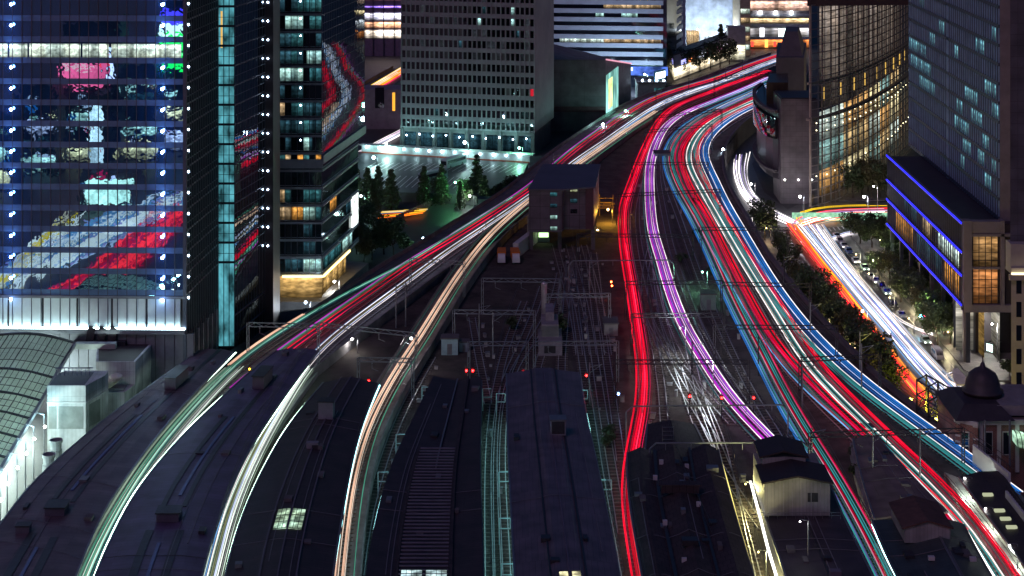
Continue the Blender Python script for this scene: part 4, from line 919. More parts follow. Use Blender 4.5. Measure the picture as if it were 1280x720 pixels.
def ridge_box(t, a, b, tc, i, w, l, h, mt, name='vent_box', z0=.4, top=None):
    m = MB(); p = a[i].lerp(b[i], tc); d = (a[min(i+1, len(a)-1)].lerp(b[min(i+1, len(b)-1)], tc)-a[i-1].lerp(b[i-1], tc)).normalized(); d.z = 0; s = Vector((d.y, -d.x, 0))
    q = [p-s*w/2-d*l/2, p+s*w/2-d*l/2, p+s*w/2+d*l/2, p-s*w/2+d*l/2]
    m.hexa([v+Vector((0, 0, z0)) for v in q]+[v+Vector((0, 0, z0+h)) for v in q]); o = m.build(name, mt, t)
    if top:
        m = MB(); q2 = [p+(v-p)*1.12 for v in q]; m.hexa([v+Vector((0, 0, z0+h)) for v in q2]+[v+Vector((0, 0, z0+h+.18)) for v in q2]); m.build('cap', top, o)
    return o
ZC = 11.5
flatp = [(0, 0), (.22, .35), (.34, .45), (.5, .3), (.66, .45), (.8, .35), (1, 0)]
A_l = [(249, 438), (178, 489), (120, 533), (44, 600), (0, 656), (-60, 740)]; A_r = [(292, 440), (222, 514), (171, 578), (129, 640), (95, 720), (75, 770)]
tA, a, b = canopy(A_l, A_r, ZC, flatp, roof_purple, 'leftmost curved dark purple platform roof, beside the white annex')
def dress(t, a, b, boxes, slots, trough):
    for tc, i0, i1, w in slots:
        m = MB(); m.rect(along(a, b, tc, i0, i1), w, .12, 0, .40); m.build('dark_slot', steel_dark, t)
    for tc, i0, i1 in trough:
        m = MB(); m.rect(along(a, b, tc, i0, i1), .5, .14, 0, .36); m.build('blue_trough', mat('trough_blue', (.10, .13, .30), .4, .2), t)
    for tc, i, w, l, h, nm in boxes: ridge_box(t, a, b, tc, i, w, l, h, mat('vent_metal', (.10, .09, .125), .5, .1, .25, .4), nm, .4, steel_dark)
wear(tA, a, b, flatp, 1, 9, 4)
dress(tA, a, b, [(.52, 21, 2.2, 7, 2.2, 'vent_box'), (.52, 7, 3.0, 3.2, 1.2, 'hatch'), (.3, 5, 2, 1.6, 1.0, 'hatch')], [(.40, 8, 17, .8), (.62, 8, 26, .8), (.40, 1, 5, 1.2), (.64, 1, 5, 1.2)], [(.52, 9, 17), (.52, 0, 4)])
B_l = [(346, 438), (315, 462), (262, 511), (217, 556), (168, 618), (131, 690), (119, 720), (100, 770)]; B_r = [(398, 438), (351, 502), (311, 564), (284, 622), (262, 684), (252, 720), (242, 770)]
tB, a, b = canopy(B_l, B_r, ZC, flatp, panels('roof_sheet_violet', (.115, .09, .165), (.095, .075, .14), (6, 1.1, .5), .03, .5, 'XY', (.05, .04, .07), .4), 'second curved violet-grey platform roof, between two bright track gaps')
wear(tB, a, b, flatp, 2, 8, 4)
dress(tB, a, b, [(.5, 21, 2.2, 6, 2.4, 'vent_box'), (.5, 7, 3.4, 3.0, 1.3, 'hatch')], [(.38, 8, 17, .8), (.6, 8, 22, .8), (.36, 0, 6, 1.2), (.66, 0, 6, 1.2)], [(.5, 9, 17), (.5, 0, 5)])
C_l = [(404, 478), (360, 533), (324, 596), (298, 658), (281, 720), (272, 770)]; C_r = [(473, 479), (453, 530), (440, 578), (427, 649), (416, 720), (410, 770)]
tC, a, b = canopy(C_l, C_r, ZC, [(0, 0), (.3, .7), (.36, .95), (.5, 1.15), (.64, .95), (.7, .7), (1, 0)], roof_black, 'black gabled platform roof with a skylight glowing pale green')
wear(tC, a, b, [(0, 0), (.3, .7), (.36, .95), (.5, 1.15), (.64, .95), (.7, .7), (1, 0)], 3, 8, 4)
for tc in (.33, .5, .67): m = MB(); m.rect(along(a, b, tc, 0, 26), .22, .16, 0, .95 if tc != .5 else 1.16); m.build('ridge_rib', mat('rib_purple', (.12, .10, .14), .5), tC)
ridge_box(tC, a, b, .5, 20, 2.6, 2.2, 3.0, mat('vent_pale', (.20, .20, .24), .6), 'vent_box', 1.1, steel_dark); ridge_box(tC, a, b, .5, 16, 2.0, 1.0, 1.0, MATS['vent_pale'], 'hatch', 1.1)
skyl = room('skylight_green', (.62, .95, .72), .75, (2, 2, 1))
for s0, s1 in ((.36, .49), (.51, .64)):
    a2 = along(a, b, s0, 7, 9, 1.0 if s0 < .5 else 1.22); b2 = along(a, b, s1, 7, 9, 1.22 if s0 < .5 else 1.0)
    m = MB(); strip(m, a2, b2, [(0, .06), (1, .06)], .1); o = m.build('skylight', skyl, tC)
    m = MB()
    for k in range(4): m.bar(a2[0].lerp(b2[0], k/3)+Vector((0, 0, .1)), a2[-1].lerp(b2[-1], k/3)+Vector((0, 0, .1)), .06)
    for k in range(4):
        v = k/3*(len(a2)-1); i = min(int(v), len(a2)-2); f = v-i; m.bar(a2[i].lerp(a2[i+1], f)+Vector((0, 0, .1)), b2[i].lerp(b2[i+1], f)+Vector((0, 0, .1)), .06)
    m.build('glazing_bars', steel_dark, o)
D_l = [(542, 476), (516, 529), (489, 587), (471, 649), (459, 711), (452, 770)]; D_r = [(602, 476), (601, 530), (600, 578), (602, 650), (604, 720), (606, 770)]
tD, a, b = canopy(D_l, D_r, ZC, [(0, .9), (.25, .45), (.5, 0), (.75, .45), (1, .9)], roof_black, 'black butterfly platform roof with a field of grey slats')
wear(tD, a, b, [(0, .9), (.25, .45), (.5, 0), (.75, .45), (1, .9)], 4, 8, 2)
m = MB(); ac = along(a, b, .5, 0, 26)
for k in range(40):
    v = 2+k*.35; i = int(v); f = v-i; L = a[i].lerp(a[i+1], f); R = b[i].lerp(b[i+1], f)
    p = L.lerp(R, .28+.006*k*0); q = L.lerp(R, .70); m.bar(p+Vector((0, 0, 1.25)), q+Vector((0, 0, 1.25)), .13, 4)
m.build('slats', mat('slat_grey', (.20, .19, .23), .5, .2), tD)
m = MB(); m.rect(along(a, b, .72, 1, 26), .5, .5, 0, .4); m.rect(along(a, b, .26, 1, 16), .4, .5, 0, .5); m.build('side_beam', roof_tile, tD)
m = MB(); m.rect(along(a, b, .5, 14, 26), .25, .25, 0, .2); m.build('valley_gutter', steel, tD)
lb = room('skylight_ice', (.68, .95, 1), 1.0, (1.5, 1.5, 1))
for s0, s1 in ((.30, .48), (.51, .69)):
    m = MB(); strip(m, along(a, b, s0, 1, 3, 1.3), along(a, b, s1, 1, 3, 1.3), [(0, 0), (1, 0)], .15); o = m.build('skylight', lb, tD)
    m = MB()
    for i in (1, 2, 3): m.bar(a[i].lerp(b[i], s0)+Vector((0, 0, 1.4)), a[i].lerp(b[i], s1)+Vector((0, 0, 1.4)), .06)
    for k in range(5): tt = s0+(s1-s0)*k/4; m.bar(a[1].lerp(b[1], tt)+Vector((0, 0, 1.4)), a[3].lerp(b[3], tt)+Vector((0, 0, 1.4)), .05)
    m.build('glazing_bars', steel_dark, o)
E_l = [(633, 467), (634, 530), (637, 600), (641, 680), (644, 730), (646, 775)]; E_r = [(723, 466), (733, 520), (746, 578), (761, 650), (773, 710), (785, 770)]
tE, a, b = canopy(E_l, E_r, ZC, [(0, 0), (.33, .7), (.4, 1.05), (.62, 1.05), (.68, .7), (1, .1)], roof_slate, 'wide slate-blue platform roof running straight up the middle')
wear(tE, a, b, [(0, 0), (.33, .7), (.4, 1.05), (.62, 1.05), (.68, .7), (1, .1)], 5, 6, 2)
for tc in (.335, .675): m = MB(); m.rect(along(a, b, tc, 0, 26), .25, .2, 0, .78); m.build('dark_joint', steel_dark, tE)
m = MB(); m.rect(along(a, b, .52, 0, 26), .18, .14, 0, 1.06); m.build('ridge_rib', MATS['rib_purple'], tE)
o = ridge_box(tE, a, b, .6, 17, 2.6, 2.4, 2.6, MATS['vent_pale'], 'roof_hatch', 1.0, steel)
p = a[17].lerp(b[17], .6); m = MB(); m.box(p.x-1.1, p.y-1.26, p.z+1.3, p.x+1.1, p.y-1.22, p.z+3.4); m.build('hatch_opening', steel_dark, o)
for s0, s1 in ((.42, .50), (.54, .62)):
    m = MB(); strip(m, along(a, b, s0, 1, 3, 1.08), along(a, b, s1, 1, 3, 1.08), [(0, .05), (1, .05)], .1); m.build('skylight', room('skylight_gold', (1, .95, .6), 1.0, (2, 2, 1)), tE)
F_l = [(784, 566), (784, 600), (790, 650), (799, 700), (809, 760)]; F_r = [(898, 562), (907, 600), (921, 650), (936, 700), (954, 760)]
tF, a, b = canopy(F_l, F_r, ZC, [(0, 0), (.14, .9), (.28, .1), (.33, .1), (.5, 1.4), (.66, .3), (.7, .3), (.85, 1.1), (1, .1)], roof_tile, 'ragged dark brown tiled platform roof with three ridges')
wear(tF, a, b, [(0, 0), (.14, .9), (.28, .1), (.33, .1), (.5, 1.4), (.66, .3), (.7, .3), (.85, 1.1), (1, .1)], 6, 14, 4)
ridge_box(tF, a, b, .5, 17, 6, 1.6, 1.2, roof_tile, 'roof_monitor', 1.0, roof_tile); ridge_box(tF, a, b, .48, 8, 2.4, 1.6, .8, steel_dark, 'hatch', 1.2)
for tc, i in ((.28, 20), (.30, 12), (.62, 22), (.66, 15), (.36, 23), (.4, 6)): ridge_box(tF, a, b, tc, i, .7, .5, .7, mat('pale_box', (.5, .5, .5), .6), 'fan_box', .4)
m = MB(); m.rect(along(a, b, .3, 0, 26), .5, .3, 0, .1); m.rect(along(a, b, .68, 0, 26), .4, .3, 0, .3); m.build('valley_gutter', steel_dark, tF)
tF2, a, b = canopy([(809, 530), (808, 548), (806, 566)], [(868, 530), (876, 548), (888, 568)], ZC-.6, [(0, 0), (.5, .8), (1, 0)], roof_tile, 'small brown gable roof joined to the top of the ragged tiled roof', n=8)
m = MB(); q = at(834, 553, 12); m.box(q.x-1.9, q.y-.2, 12.1, q.x+1.9, q.y, 14.2) if False else None
for x, y in ((828, 552), (842, 552)): m = MB(); p = at(x, y, 11.4); m.bar(p, p+Vector((0, 0, 2.6)), .07); m.build('ladder_rail', steel, tF2)
m = MB(); p0, p1 = at(828, 552, 11.4), at(842, 552, 11.4)
for k in range(4): m.bar(p0+Vector((0, 0, .4+k*.7)), p1+Vector((0, 0, .4+k*.7)), .06)
m.build('ladder_rungs', steel, tF2)
# flat roof with the white shed
G_l = [(944, 606), (958, 650), (972, 690), (985, 730), (998, 775)]; G_r = [(1038, 606), (1056, 650), (1076, 690), (1096, 730), (1116, 775)]
tG, a, b = canopy(G_l, G_r, ZC-.5, [(0, 0), (.48, .3), (.5, .25), (.52, .3), (1, 0)], panels('roof_plum', (.062, .048, .06), (.05, .04, .05), (5, 2.2, .5), .03, .6, 'XY', (.025, .02, .025), .4), 'flat plum-coloured platform roof that carries the white shed')
m = MB(); m.rect(along(a, b, .5, 0, 26), .3, .08, 0, .27); m.build('dark_joint', steel_dark, tG)
wear(tG, a, b, [(0, 0), (.48, .3), (.52, .3), (1, 0)], 7, 8, 3)
ridge_box(tG, a, b, .56, 7, 1.6, 1.2, .9, MATS['rib_purple'], 'hatch', .3)
zr = ZC-.2
c0 = at(951, 643, zr); c1 = at(1039, 647, zr); D = (c0.y+c1.y)/2
sh = thing('roof_shed', ((c0.x+c1.x)/2, D+5, zr), 'white corrugated shed with a dark gable roof standing on the flat plum roof', 'shed')
hz_ = 5.0
def X(px): return (px-640)*D/F
x0, x1 = X(956), X(1037); dp = 13.5; xm = X(997)
m = MB(); m.prism([(x0, D), (x1, D), (x1, D+dp), (x0, D+dp)], zr, zr+hz_)
m.face((x0, D, zr+hz_), (x1, D, zr+hz_), (xm, D, zr+hz_+1.1)); m.build('wall', panels('shed_white', (.30, .30, .30), (.25, .25, .25), (.55, 9), .03, .6, 'XZ', (.2, .2, .2), .5), sh)
m = MB(); q = .5
m.hexa([(x0-q, D-q, zr+hz_+.05), (xm, D-q, zr+hz_+1.15), (xm, D+dp*.55, zr+hz_+1.15), (x0-q, D+dp*.55, zr+hz_+.05), (x0-q, D-q, zr+hz_+.3), (xm, D-q, zr+hz_+1.4), (xm, D+dp*.55, zr+hz_+1.4), (x0-q, D+dp*.55, zr+hz_+.3)])
m.hexa([(xm, D-q, zr+hz_+1.15), (x1+q, D-q, zr+hz_+.05), (x1+q, D+dp*.55, zr+hz_+.05), (xm, D+dp*.55, zr+hz_+1.15), (xm, D-q, zr+hz_+1.4), (x1+q, D-q, zr+hz_+.3), (x1+q, D+dp*.55, zr+hz_+.3), (xm, D+dp*.55, zr+hz_+1.4)])
x2_, x3_ = x0+.6, x1-2.6; xm2 = (x2_+x3_)/2; d0, d1 = D+dp*.5, D+dp+.6; h2 = hz_+1.5
m.hexa([(x2_-q, d0, zr+h2), (xm2, d0, zr+h2+1), (xm2, d1, zr+h2+1), (x2_-q, d1, zr+h2), (x2_-q, d0, zr+h2+.25), (xm2, d0, zr+h2+1.25), (xm2, d1, zr+h2+1.25), (x2_-q, d1, zr+h2+.25)])
m.hexa([(xm2, d0, zr+h2+1), (x3_+q, d0, zr+h2), (x3_+q, d1, zr+h2), (xm2, d1, zr+h2+1), (xm2, d0, zr+h2+1.25), (x3_+q, d0, zr+h2+.25), (x3_+q, d1, zr+h2+.25), (xm2, d1, zr+h2+1.25)])
m.build('roof', mat('shed_roof', (.035, .024, .026), .6, 0, .3, .3), sh)
m = MB(); m.prism([(x2_, d0+.2), (x3_, d0+.2), (x3_, d1-.4), (x2_, d1-.4)], zr+hz_, zr+h2+.1); m.build('upper_wall', MATS['shed_white'], sh)
m = MB()
for k in range(8): xx = x0+(x1-x0)*k/7; m.box(xx-.06, D-.08, zr, xx+.06, D+.02, zr+hz_+.2)
m.build('wall_battens', mat('batten', (.3, .3, .32), .6), sh)
m = MB(); m.box(x0+(x1-x0)*.66, D-.06, zr+2.2, x0+(x1-x0)*.82, D+.02, zr+3.6); m.build('louvre_window', steel_dark, sh)
m = MB()
for k in range(10): xx = x0-1+(x1-x0+2.5)*k/9; m.bar((xx, D-1.2, zr), (xx, D-1.2, zr+1), .04)
m.bar((x0-1, D-1.2, zr+1), (x1+1.5, D-1.2, zr+1), .05); m.bar((x0-1, D-1.2, zr+.55), (x1+1.5, D-1.2, zr+.55), .04); m.build('railing', steel, sh)
# grey concrete roof and the greenish gabled one
K_l = [(1066, 548), (1074, 585), (1083, 618), (1093, 648)]; K_r = [(1096, 545), (1122, 575), (1150, 606), (1184, 640)]
tK, a, b = canopy(K_l, K_r, 9.6, [(0, 0), (.5, .25), (1, 0)], panels('roof_concrete', (.21, .175, .16), (.165, .14, .13), (6, 5, .5), .03, .85, 'XY', (.09, .075, .07), .4), 'bare grey-brown concrete roof tucked left of the red trails', n=12)
wear(tK, a, b, [(0, 0), (.5, .25), (1, 0)], 8, 9, 2)
m = MB(); q = smooth(spline([at(1064, 556, 8), at(1071, 590, 8), at(1080, 620, 8), at(1090, 648, 8)], 3), 1); m.rect(q, .5, 2.4, 0, -2); m.build('edge_wall', concrete, tK)
H_l = [(1090, 650), (1104, 685), (1124, 725), (1146, 770)]; H_r = [(1204, 655), (1222, 690), (1242, 725), (1268, 770)]
tH, a, b = canopy(H_l, H_r, ZC-.8, [(0, 0), (.3, .3), (.62, 1.4), (1, .1)], roof_green, 'dark green-black gabled platform roof below the concrete one', n=12)
wear(tH, a, b, [(0, 0), (.3, .3), (.62, 1.4), (1, .1)], 9, 6, 2)
m = MB(); m.rect(along(a, b, .62, 0, 12), .3, .15, 0, 1.4); m.build('ridge_rib', steel, tH)
for tc, i in ((.42, 6), (.86, 6)): ridge_box(tH, a, b, tc, i, .9, .7, .5, MATS['pale_box'], 'roof_lamp', .9)
c0 = at(1131, 672, 12); c1 = at(1188, 672, 12); D = c0.y; dk = thing('dormer_hut', ((c0.x+c1.x)/2, D+3, 11.2), 'low white hut with a rusty brown gable roof on the green-black roof', 'shed')
x0, x1 = c0.x, c1.x; xm = (x0+x1)/2; dp = 9.5
m = MB(); m.prism([(x0, D), (x1, D), (x1, D+dp), (x0, D+dp)], 11.2, 13.4); m.face((x0, D, 13.4), (x1, D, 13.4), (xm, D, 14.4)); m.build('wall', MATS['shed_white'], dk)
m = MB(); m.hexa([(x0-.4, D-.3, 13.35), (xm, D-.3, 14.45), (xm, D+dp+.3, 14.45), (x0-.4, D+dp+.3, 13.35), (x0-.4, D-.3, 13.55), (xm, D-.3, 14.65), (xm, D+dp+.3, 14.65), (x0-.4, D+dp+.3, 13.55)])
m.hexa([(xm, D-.3, 14.45), (x1+.4, D-.3, 13.35), (x1+.4, D+dp+.3, 13.35), (xm, D+dp+.3, 14.45), (xm, D-.3, 14.65), (x1+.4, D-.3, 13.55), (x1+.4, D+dp+.3, 13.55), (xm, D+dp+.3, 14.65)]); m.build('roof', mat('rust_roof', (.10, .05, .04), .7, 0, .4, .6), dk)
# ---- lit platform edges: fluorescent strips under the eaves and the bright platform slabs they light
def strips(px, z, label, mt, w=.16, h=.12):
    p = smooth(spline([at(x, y, z) for x, y in reversed(px)], 3), 2)
    if 'right eave' in label: p = offset(p, -.5)
    if 'left eave' in label: p = offset(p, .5)
    q = p[len(p)//2]
    m = MB()
    m.rect(p, w, h)
    o = m.build('platform_lights', mt); tag(o, label, 'platform lights', 'strip lights along platform edges'); return o
fl_cyan = glow('tube_cyan', (.36, .85, .85), 11); fl_green = glow('tube_green', (.66, 1, .80), 9.0); fl_white = glow('tube_white', (1, .98, .92), 3.0); fl_dim = glow('tube_dim', (.3, .75, .8), 7)
strips([(298, 441), (228, 512), (177, 576), (134, 638), (99, 720), (82, 770)], ZC-.5, 'strip lights under the right eave of the leftmost purple roof', fl_green)
strips([(309, 466), (256, 512), (211, 558), (162, 619), (125, 690), (113, 722), (95, 770)], ZC-.5, 'strip lights under the left eave of the violet-grey roof', fl_green)
strips([(400, 441), (356, 504), (315, 566), (288, 624), (266, 686), (256, 722), (247, 770)], ZC-.5, 'strip lights under the right eave of the violet-grey roof', fl_green)
strips([(399, 480), (355, 534), (319, 597), (293, 659), (276, 721), (268, 770)], ZC-.5, 'strip lights under the left eave of the black gabled roof', fl_green)
strips([(478, 482), (458, 531), (445, 580), (432, 650), (421, 720)], ZC-.6, 'strip lights under the right eave of the black gabled roof', fl_dim, .2)
strips([(536, 480), (510, 530), (484, 588), (466, 650), (455, 712)], ZC-.6, 'strip lights under the left eave of the black slatted roof', fl_dim, .2)
strips([(605, 500), (604, 530), (603, 578), (605, 650), (607, 720)], ZC-.6, 'strip lights under the right eave of the black slatted roof', fl_cyan, .2)
strips([(630, 490), (631, 530), (634, 600), (638, 680), (641, 730)], ZC-.6, 'strip lights under the left eave of the slate-blue roof', fl_cyan, .2)
strips([(728, 480), (738, 525), (750, 580), (765, 650), (777, 710), (789, 770)], ZC-.6, 'strip lights under the right eave of the slate-blue roof', fl_cyan, .2)
strips([(938, 602), (951, 650), (961, 690), (972, 725), (984, 770)], ZC-.6, 'brilliant white line of lights left of the flat plum roof', fl_white, .4)
strips([(1086, 655), (1100, 690), (1118, 725), (1140, 770)], ZC-1.5, 'strip lights under the left eave of the green-black roof', fl_cyan, .25)
strips([(1208, 655), (1228, 690), (1250, 725)], ZC-1.5, 'strip lights under the right eave of the green-black roof', fl_white, .2)
strips([(905, 575), (914, 605), (926, 650), (941, 700), (958, 760)], ZC-.8, 'dim yellow lights under the right eave of the tiled roof', glow('tube_yellow', (1, .85, .25), 1.6), .15)
# bright platform at lower right, lit and busy
a_ = [(1180, 590), (1200, 622), (1230, 660), (1262, 705), (1290, 750)]; b_ = [(1206, 600), (1232, 640), (1262, 680), (1300, 730), (1330, 775)]
pa, pb = edges(a_, b_, 7.3, 18); m = MB(); strip(m, pa, pb, [(0, 0), (1, 0)], 1.2); struct(m.build('platform', panels('platform_tiles', (.5, .48, .42), (.34, .38, .36), (1.6, 3.4, .5), .05, .5, 'XY')), 'open platform lying in bright light')
# dark roof and white parapet by the brick station
J_l = [(1199, 596), (1222, 628), (1252, 668), (1290, 720)]; J_r = [(1250, 590), (1268, 614), (1300, 660), (1340, 720)]
tJ, a, b = canopy(J_l, J_r, 10.4, [(0, 0), (.5, .5), (1, .2)], roof_black, 'black roof with small glowing roof lights beside the white parapet', n=12)
for i in (9, 7, 6, 5): ridge_box(tJ, a, b, .3, i, 1.6, .7, .35, glow('roof_lights', (.8, .85, .55), .55), 'roof_light', .35)
m = MB(); q = [at(x, y, 9.5) for x, y in ((1217, 572), (1240, 590), (1262, 608))]; m.sweep(q, [(-.2, -3.5), (.2, -3.5), (.2, 2.2), (-.2, 2.2)]); q2 = [at(x, y, 9.5) for x, y in ((1258, 632), (1272, 650), (1296, 682))]; m.sweep(q2, [(-.2, -3.5), (.2, -3.5), (.2, 2.4), (-.2, 2.4)])
pw = m.build('parapet_wall', lead_white); tag(pw, 'pale panelled parapet walls stepping down beside the brick station', 'wall')
m = MB()
for q_ in (q, q2):
    m = MB()
    for k in range(14): v = k/13*(len(q_)-1); i = min(int(v), len(q_)-2); p = q_[i].lerp(q_[i+1], v-i)+Vector((.1, .5, 2.2)); m.bar(p, p+Vector((0, 0, 1.1)), .05)
    for i in range(len(q_)-1): m.bar(q_[i]+Vector((.1, .5, 3.3)), q_[i+1]+Vector((.1, .5, 3.3)), .06)
    tag(m.build('railing', steel_dark), 'dark railing on the longer pale parapet behind the blue trail end' if q_ is q else 'dark railing on the stepped parapet nearer the lower right corner', 'railing')

# ---------- red brick station with its dome
c = at(1230, 590, 3); D = 318.; sB = F/D
def XB(px): return (px-640)/sB
def ZB(y): return 120-(y+230)/sB
brick = panels('red_brick', (.22, .065, .045), (.17, .05, .04), (.5, .22, .5), .03, .8, 'XZ', (.2, .17, .15)); 
st = thing('brick_station', (XB(1240), D+8, 0), 'red brick station wing with white stone bands, grey roofs and a dark dome', 'station')
x0, x1, x2 = XB(1197), XB(1222), XB(1300)
m = MB(); m.prism([(x0, D+1.5), (x1-.2, D-1), (x1+.3, D+.4), (x2, D+.4), (x2, D+15), (x0, D+15)], 0, 13.0); m.build('brick_wall', brick, st)
m = MB()
frb = Fr((x0, D+1.5), (x1-.2, D-1)); frc = Fr((x1+.3, D+.4), (x2, D+.4))
for z in (4.5, 5.6, 6.7, 7.8, 8.9, 10, 12.2): m.fbox(frb, 0, .9, z, z+.35, 0, .08); m.fbox(frb, frb.L-.9, frb.L+.1, z, z+.35, 0, .08)
m.fbox(frb, -.1, frb.L+.2, 12.6, 13.3, 0, .5); m.fbox(frc, 0, frc.L, 12.4, 13.3, 0, .4); m.fbox(frb, 0, frb.L, 3.4, 3.9, 0, .15)
for u in (0, 3.2, 6.4): m.fbox(frc, u, u+.7, 4, 12.4, 0, .3)
m.build('stone_bands', mat('band_stone', (.42, .40, .38), .7, 0, .2, .6), st)
for fr_, us in ((frb, (1.4,)), (frc, (1.2, 4.3))):
    for u in us:
        m = MB(); m.fbox(fr_, u-.15, u+1.25, 7.0, 11.2, 0, .2); o = m.build('window_frame', MATS['band_stone'], st)
        m = MB(); m.fbox(fr_, u, u+1.1, 7.2, 11.0, .2, .24); m.build('pane', wg, o)
rd = mat('slate_dark', (.04, .035, .045), .55, 0, .35, .4)
m = MB(); m.hexa([(x0-.5, D-.6, 13.3), (x1+6.5, D-.6, 13.3), (x1+6.5, D+15.5, 13.3), (x0-.5, D+15.5, 13.3), (x0+1.8, D+2.4, 15.4), (x1+4.4, D+2.4, 15.4), (x1+4.4, D+12, 15.4), (x0+1.8, D+12, 15.4)]); m.build('hip_roof', rd, st)
cx, cy = XB(1243), D+8
m = MB(); m.lathe((cx, cy, 14.2), [(3.4, 0), (3.4, 1.6), (3.7, 1.7), (3.7, 2.0), (3.2, 2.2), (3.0, 3.6), (2.4, 4.9), (1.4, 5.7), (.5, 6.0), (.35, 6.7), (.12, 6.9), (.06, 8.2)], 16); m.build('dome', rd, st, True)
m = MB(); m.prism([(XB(1250), D+2), (x2+6, D+2), (x2+6, D+14), (XB(1262), D+14)], 13.4, 15.2); m.build('flat_roof', concrete, st)
m = MB(); q = [Vector((XB(1266), D-1, 9.6)), Vector((XB(1300), D-1, 8.4))]
n = 8; prof = [(math.cos(math.pi*i/n)*2.2, math.sin(math.pi*i/n)*2.2) for i in range(n+1)]; m.sweep(q, prof); m.build('glass_barrel_roof', room('barrel_mint', (.55, .95, .72), .6, (1.2, 1.2, 1.2)), st)
m = MB()
for k in range(7):
    p = q[0].lerp(q[1], k/6); pts = [p+Vector((0, math.cos(math.pi*i/n)*2.28, math.sin(math.pi*i/n)*2.28)) for i in range(n+1)]
    for u, v in zip(pts, pts[1:]): m.bar(u, v, .08)
m.build('barrel_ribs', steel_dark, st)
for px in (1227, 1258): m = MB(); m.bar((XB(px), D-2.2, 6), (XB(px), D-2.2, 14), .2, 6); m.build('pipe', steel, st)

# ---------- cream stone building at the right edge
D9 = 352.; a = on(1264, D9, z=0); t9 = thing('cream_building', (a.x+8, D9+5, 0), 'cream stone building with tall dark windows and a glowing cornice, cut by the right edge', 'building')
cream = mat('cream_stone', (.36, .34, .32), .7, 0, .15, .3)
m = MB(); m.prism([(a.x, D9), (a.x+24, D9), (a.x+24, D9+20), (a.x+5.6, D9+20)], 0, zz(335, D9)); m.build('wall', cream, t9)
fr = Fr((a.x, D9), (a.x+24, D9))
for u in (1.0, 3.6):
    for k in range(6):
        m = MB(); m.fbox(fr, u, u+1.0, 3.6+k*4.6, 6.6+k*4.6, 0, .05); m.build('window', wg, t9)
m = MB(); zc = zz(335, D9); m.fbox(fr, -.5, 24, zc-2.2, zc-1.2, 0, .9); m.fbox(fr, 0, 24, zc-1.2, zc+4.6, -4, -.2); m.build('cornice', cream, t9)
m = MB(); m.fbox(fr, 0, 10, zc-1.15, zc-.9, .1, .6); m.build('cornice_light', glow('cornice_gold', (1, .80, .45), 3.2), t9)
m = MB(); m.prism([(a.x+.5, D9+2.5), (a.x+24, D9+2.5), (a.x+24, D9+20), (a.x+6, D9+20)], zc+4.6, 130); m.build('upper_tower', panels('upper_cladding', (.10, .10, .125), (.09, .09, .11), (1.5, 2.2), .03, .5, 'XZ'), t9)

# ---------- steel lattice frame, bus shelter, forecourt kiosk
fx = at(1143, 522, 4); t = thing('steel_frame', (fx.x+4, fx.y, 0), 'black open steel frame of posts and cross braces against yellow light', 'frame')
p0 = at(1146, 520, 6); p1 = at(1190, 547, 6)
for dy in (0, 3.2):
    for k in range(4):
        m = MB(); q = p0.lerp(p1, k/3)+Vector((.8*dy, dy, 0)); m.bar((q.x, q.y, 0), (q.x, q.y, 13), .22); m.build('post', steel_dark, t)
m = MB()
for z in (7, 10, 12.8):
    for dy in (0, 3.2): m.bar(p0+Vector((.8*dy, dy, z-6)), p1+Vector((.8*dy, dy, z-6)), .18)
    for k in range(4): q = p0.lerp(p1, k/3); m.bar(q+Vector((0, 0, z-6)), q+Vector((.8*3.2, 3.2, z-6)), .15)
for k in range(3):
    q = p0.lerp(p1, k/3); r = p0.lerp(p1, (k+1)/3); m.bar(q+Vector((0, 0, 1)), r+Vector((0, 0, 6.8)), .1); m.bar(r+Vector((2.5, 3.2, 1)), q+Vector((2.5, 3.2, 6.8)), .1)
m.build('cross_braces', steel_dark, t)
yl = sheet('road', [(1118, 478), (1148, 505), (1200, 560), (1206, 546), (1160, 498), (1128, 470)], .03, MATS['road_asphalt'], 'strip of street under the yellow lamps')
t = thing('bus_shelter', tuple(at(1200, 485, 0)), 'pale rounded bus shelter roof on posts beside the headlight trails', 'shelter')
q = [at(x, y, 3.6) for x, y in ((1191, 463), (1197, 461), (1213, 478), (1212, 481), (1196, 482), (1192, 476))]
m = MB(); m.prism(q, 3.5, 3.8); m.build('roof', mat('shelter_white', (.7, .68, .62), .5), t)
for x, y in ((1195, 466), (1208, 478), (1197, 479)): m = MB(); p = at(x, y, 3.5); m.bar((p.x, p.y, 0), (p.x, p.y, 3.5), .1, 6); m.build('post', steel, t)
t = thing('forecourt_kiosk', tuple(at(1228, 442, 0)), 'low glass kiosk with glowing panels on the station forecourt', 'kiosk')
p = at(1218, 437, 0); q = at(1241, 444, 0); fr = Fr(p, q)
m = MB(); m.fbox(fr, 0, fr.L, 0, .6, -3, 0); m.build('base', concrete_dark, t)
for k in range(4): m = MB(); m.fbox(fr, .2+k*fr.L/4, (k+1)*fr.L/4-.15, .6, 2.4, -.2, 0); m.build('glowing_panel', glow('kiosk_glow', (.65, 1, .9), 3.5), t)
m = MB(); m.fbox(fr, -.3, fr.L+.3, 2.4, 2.65, -3.2, .3); m.build('roof', steel_dark, t)

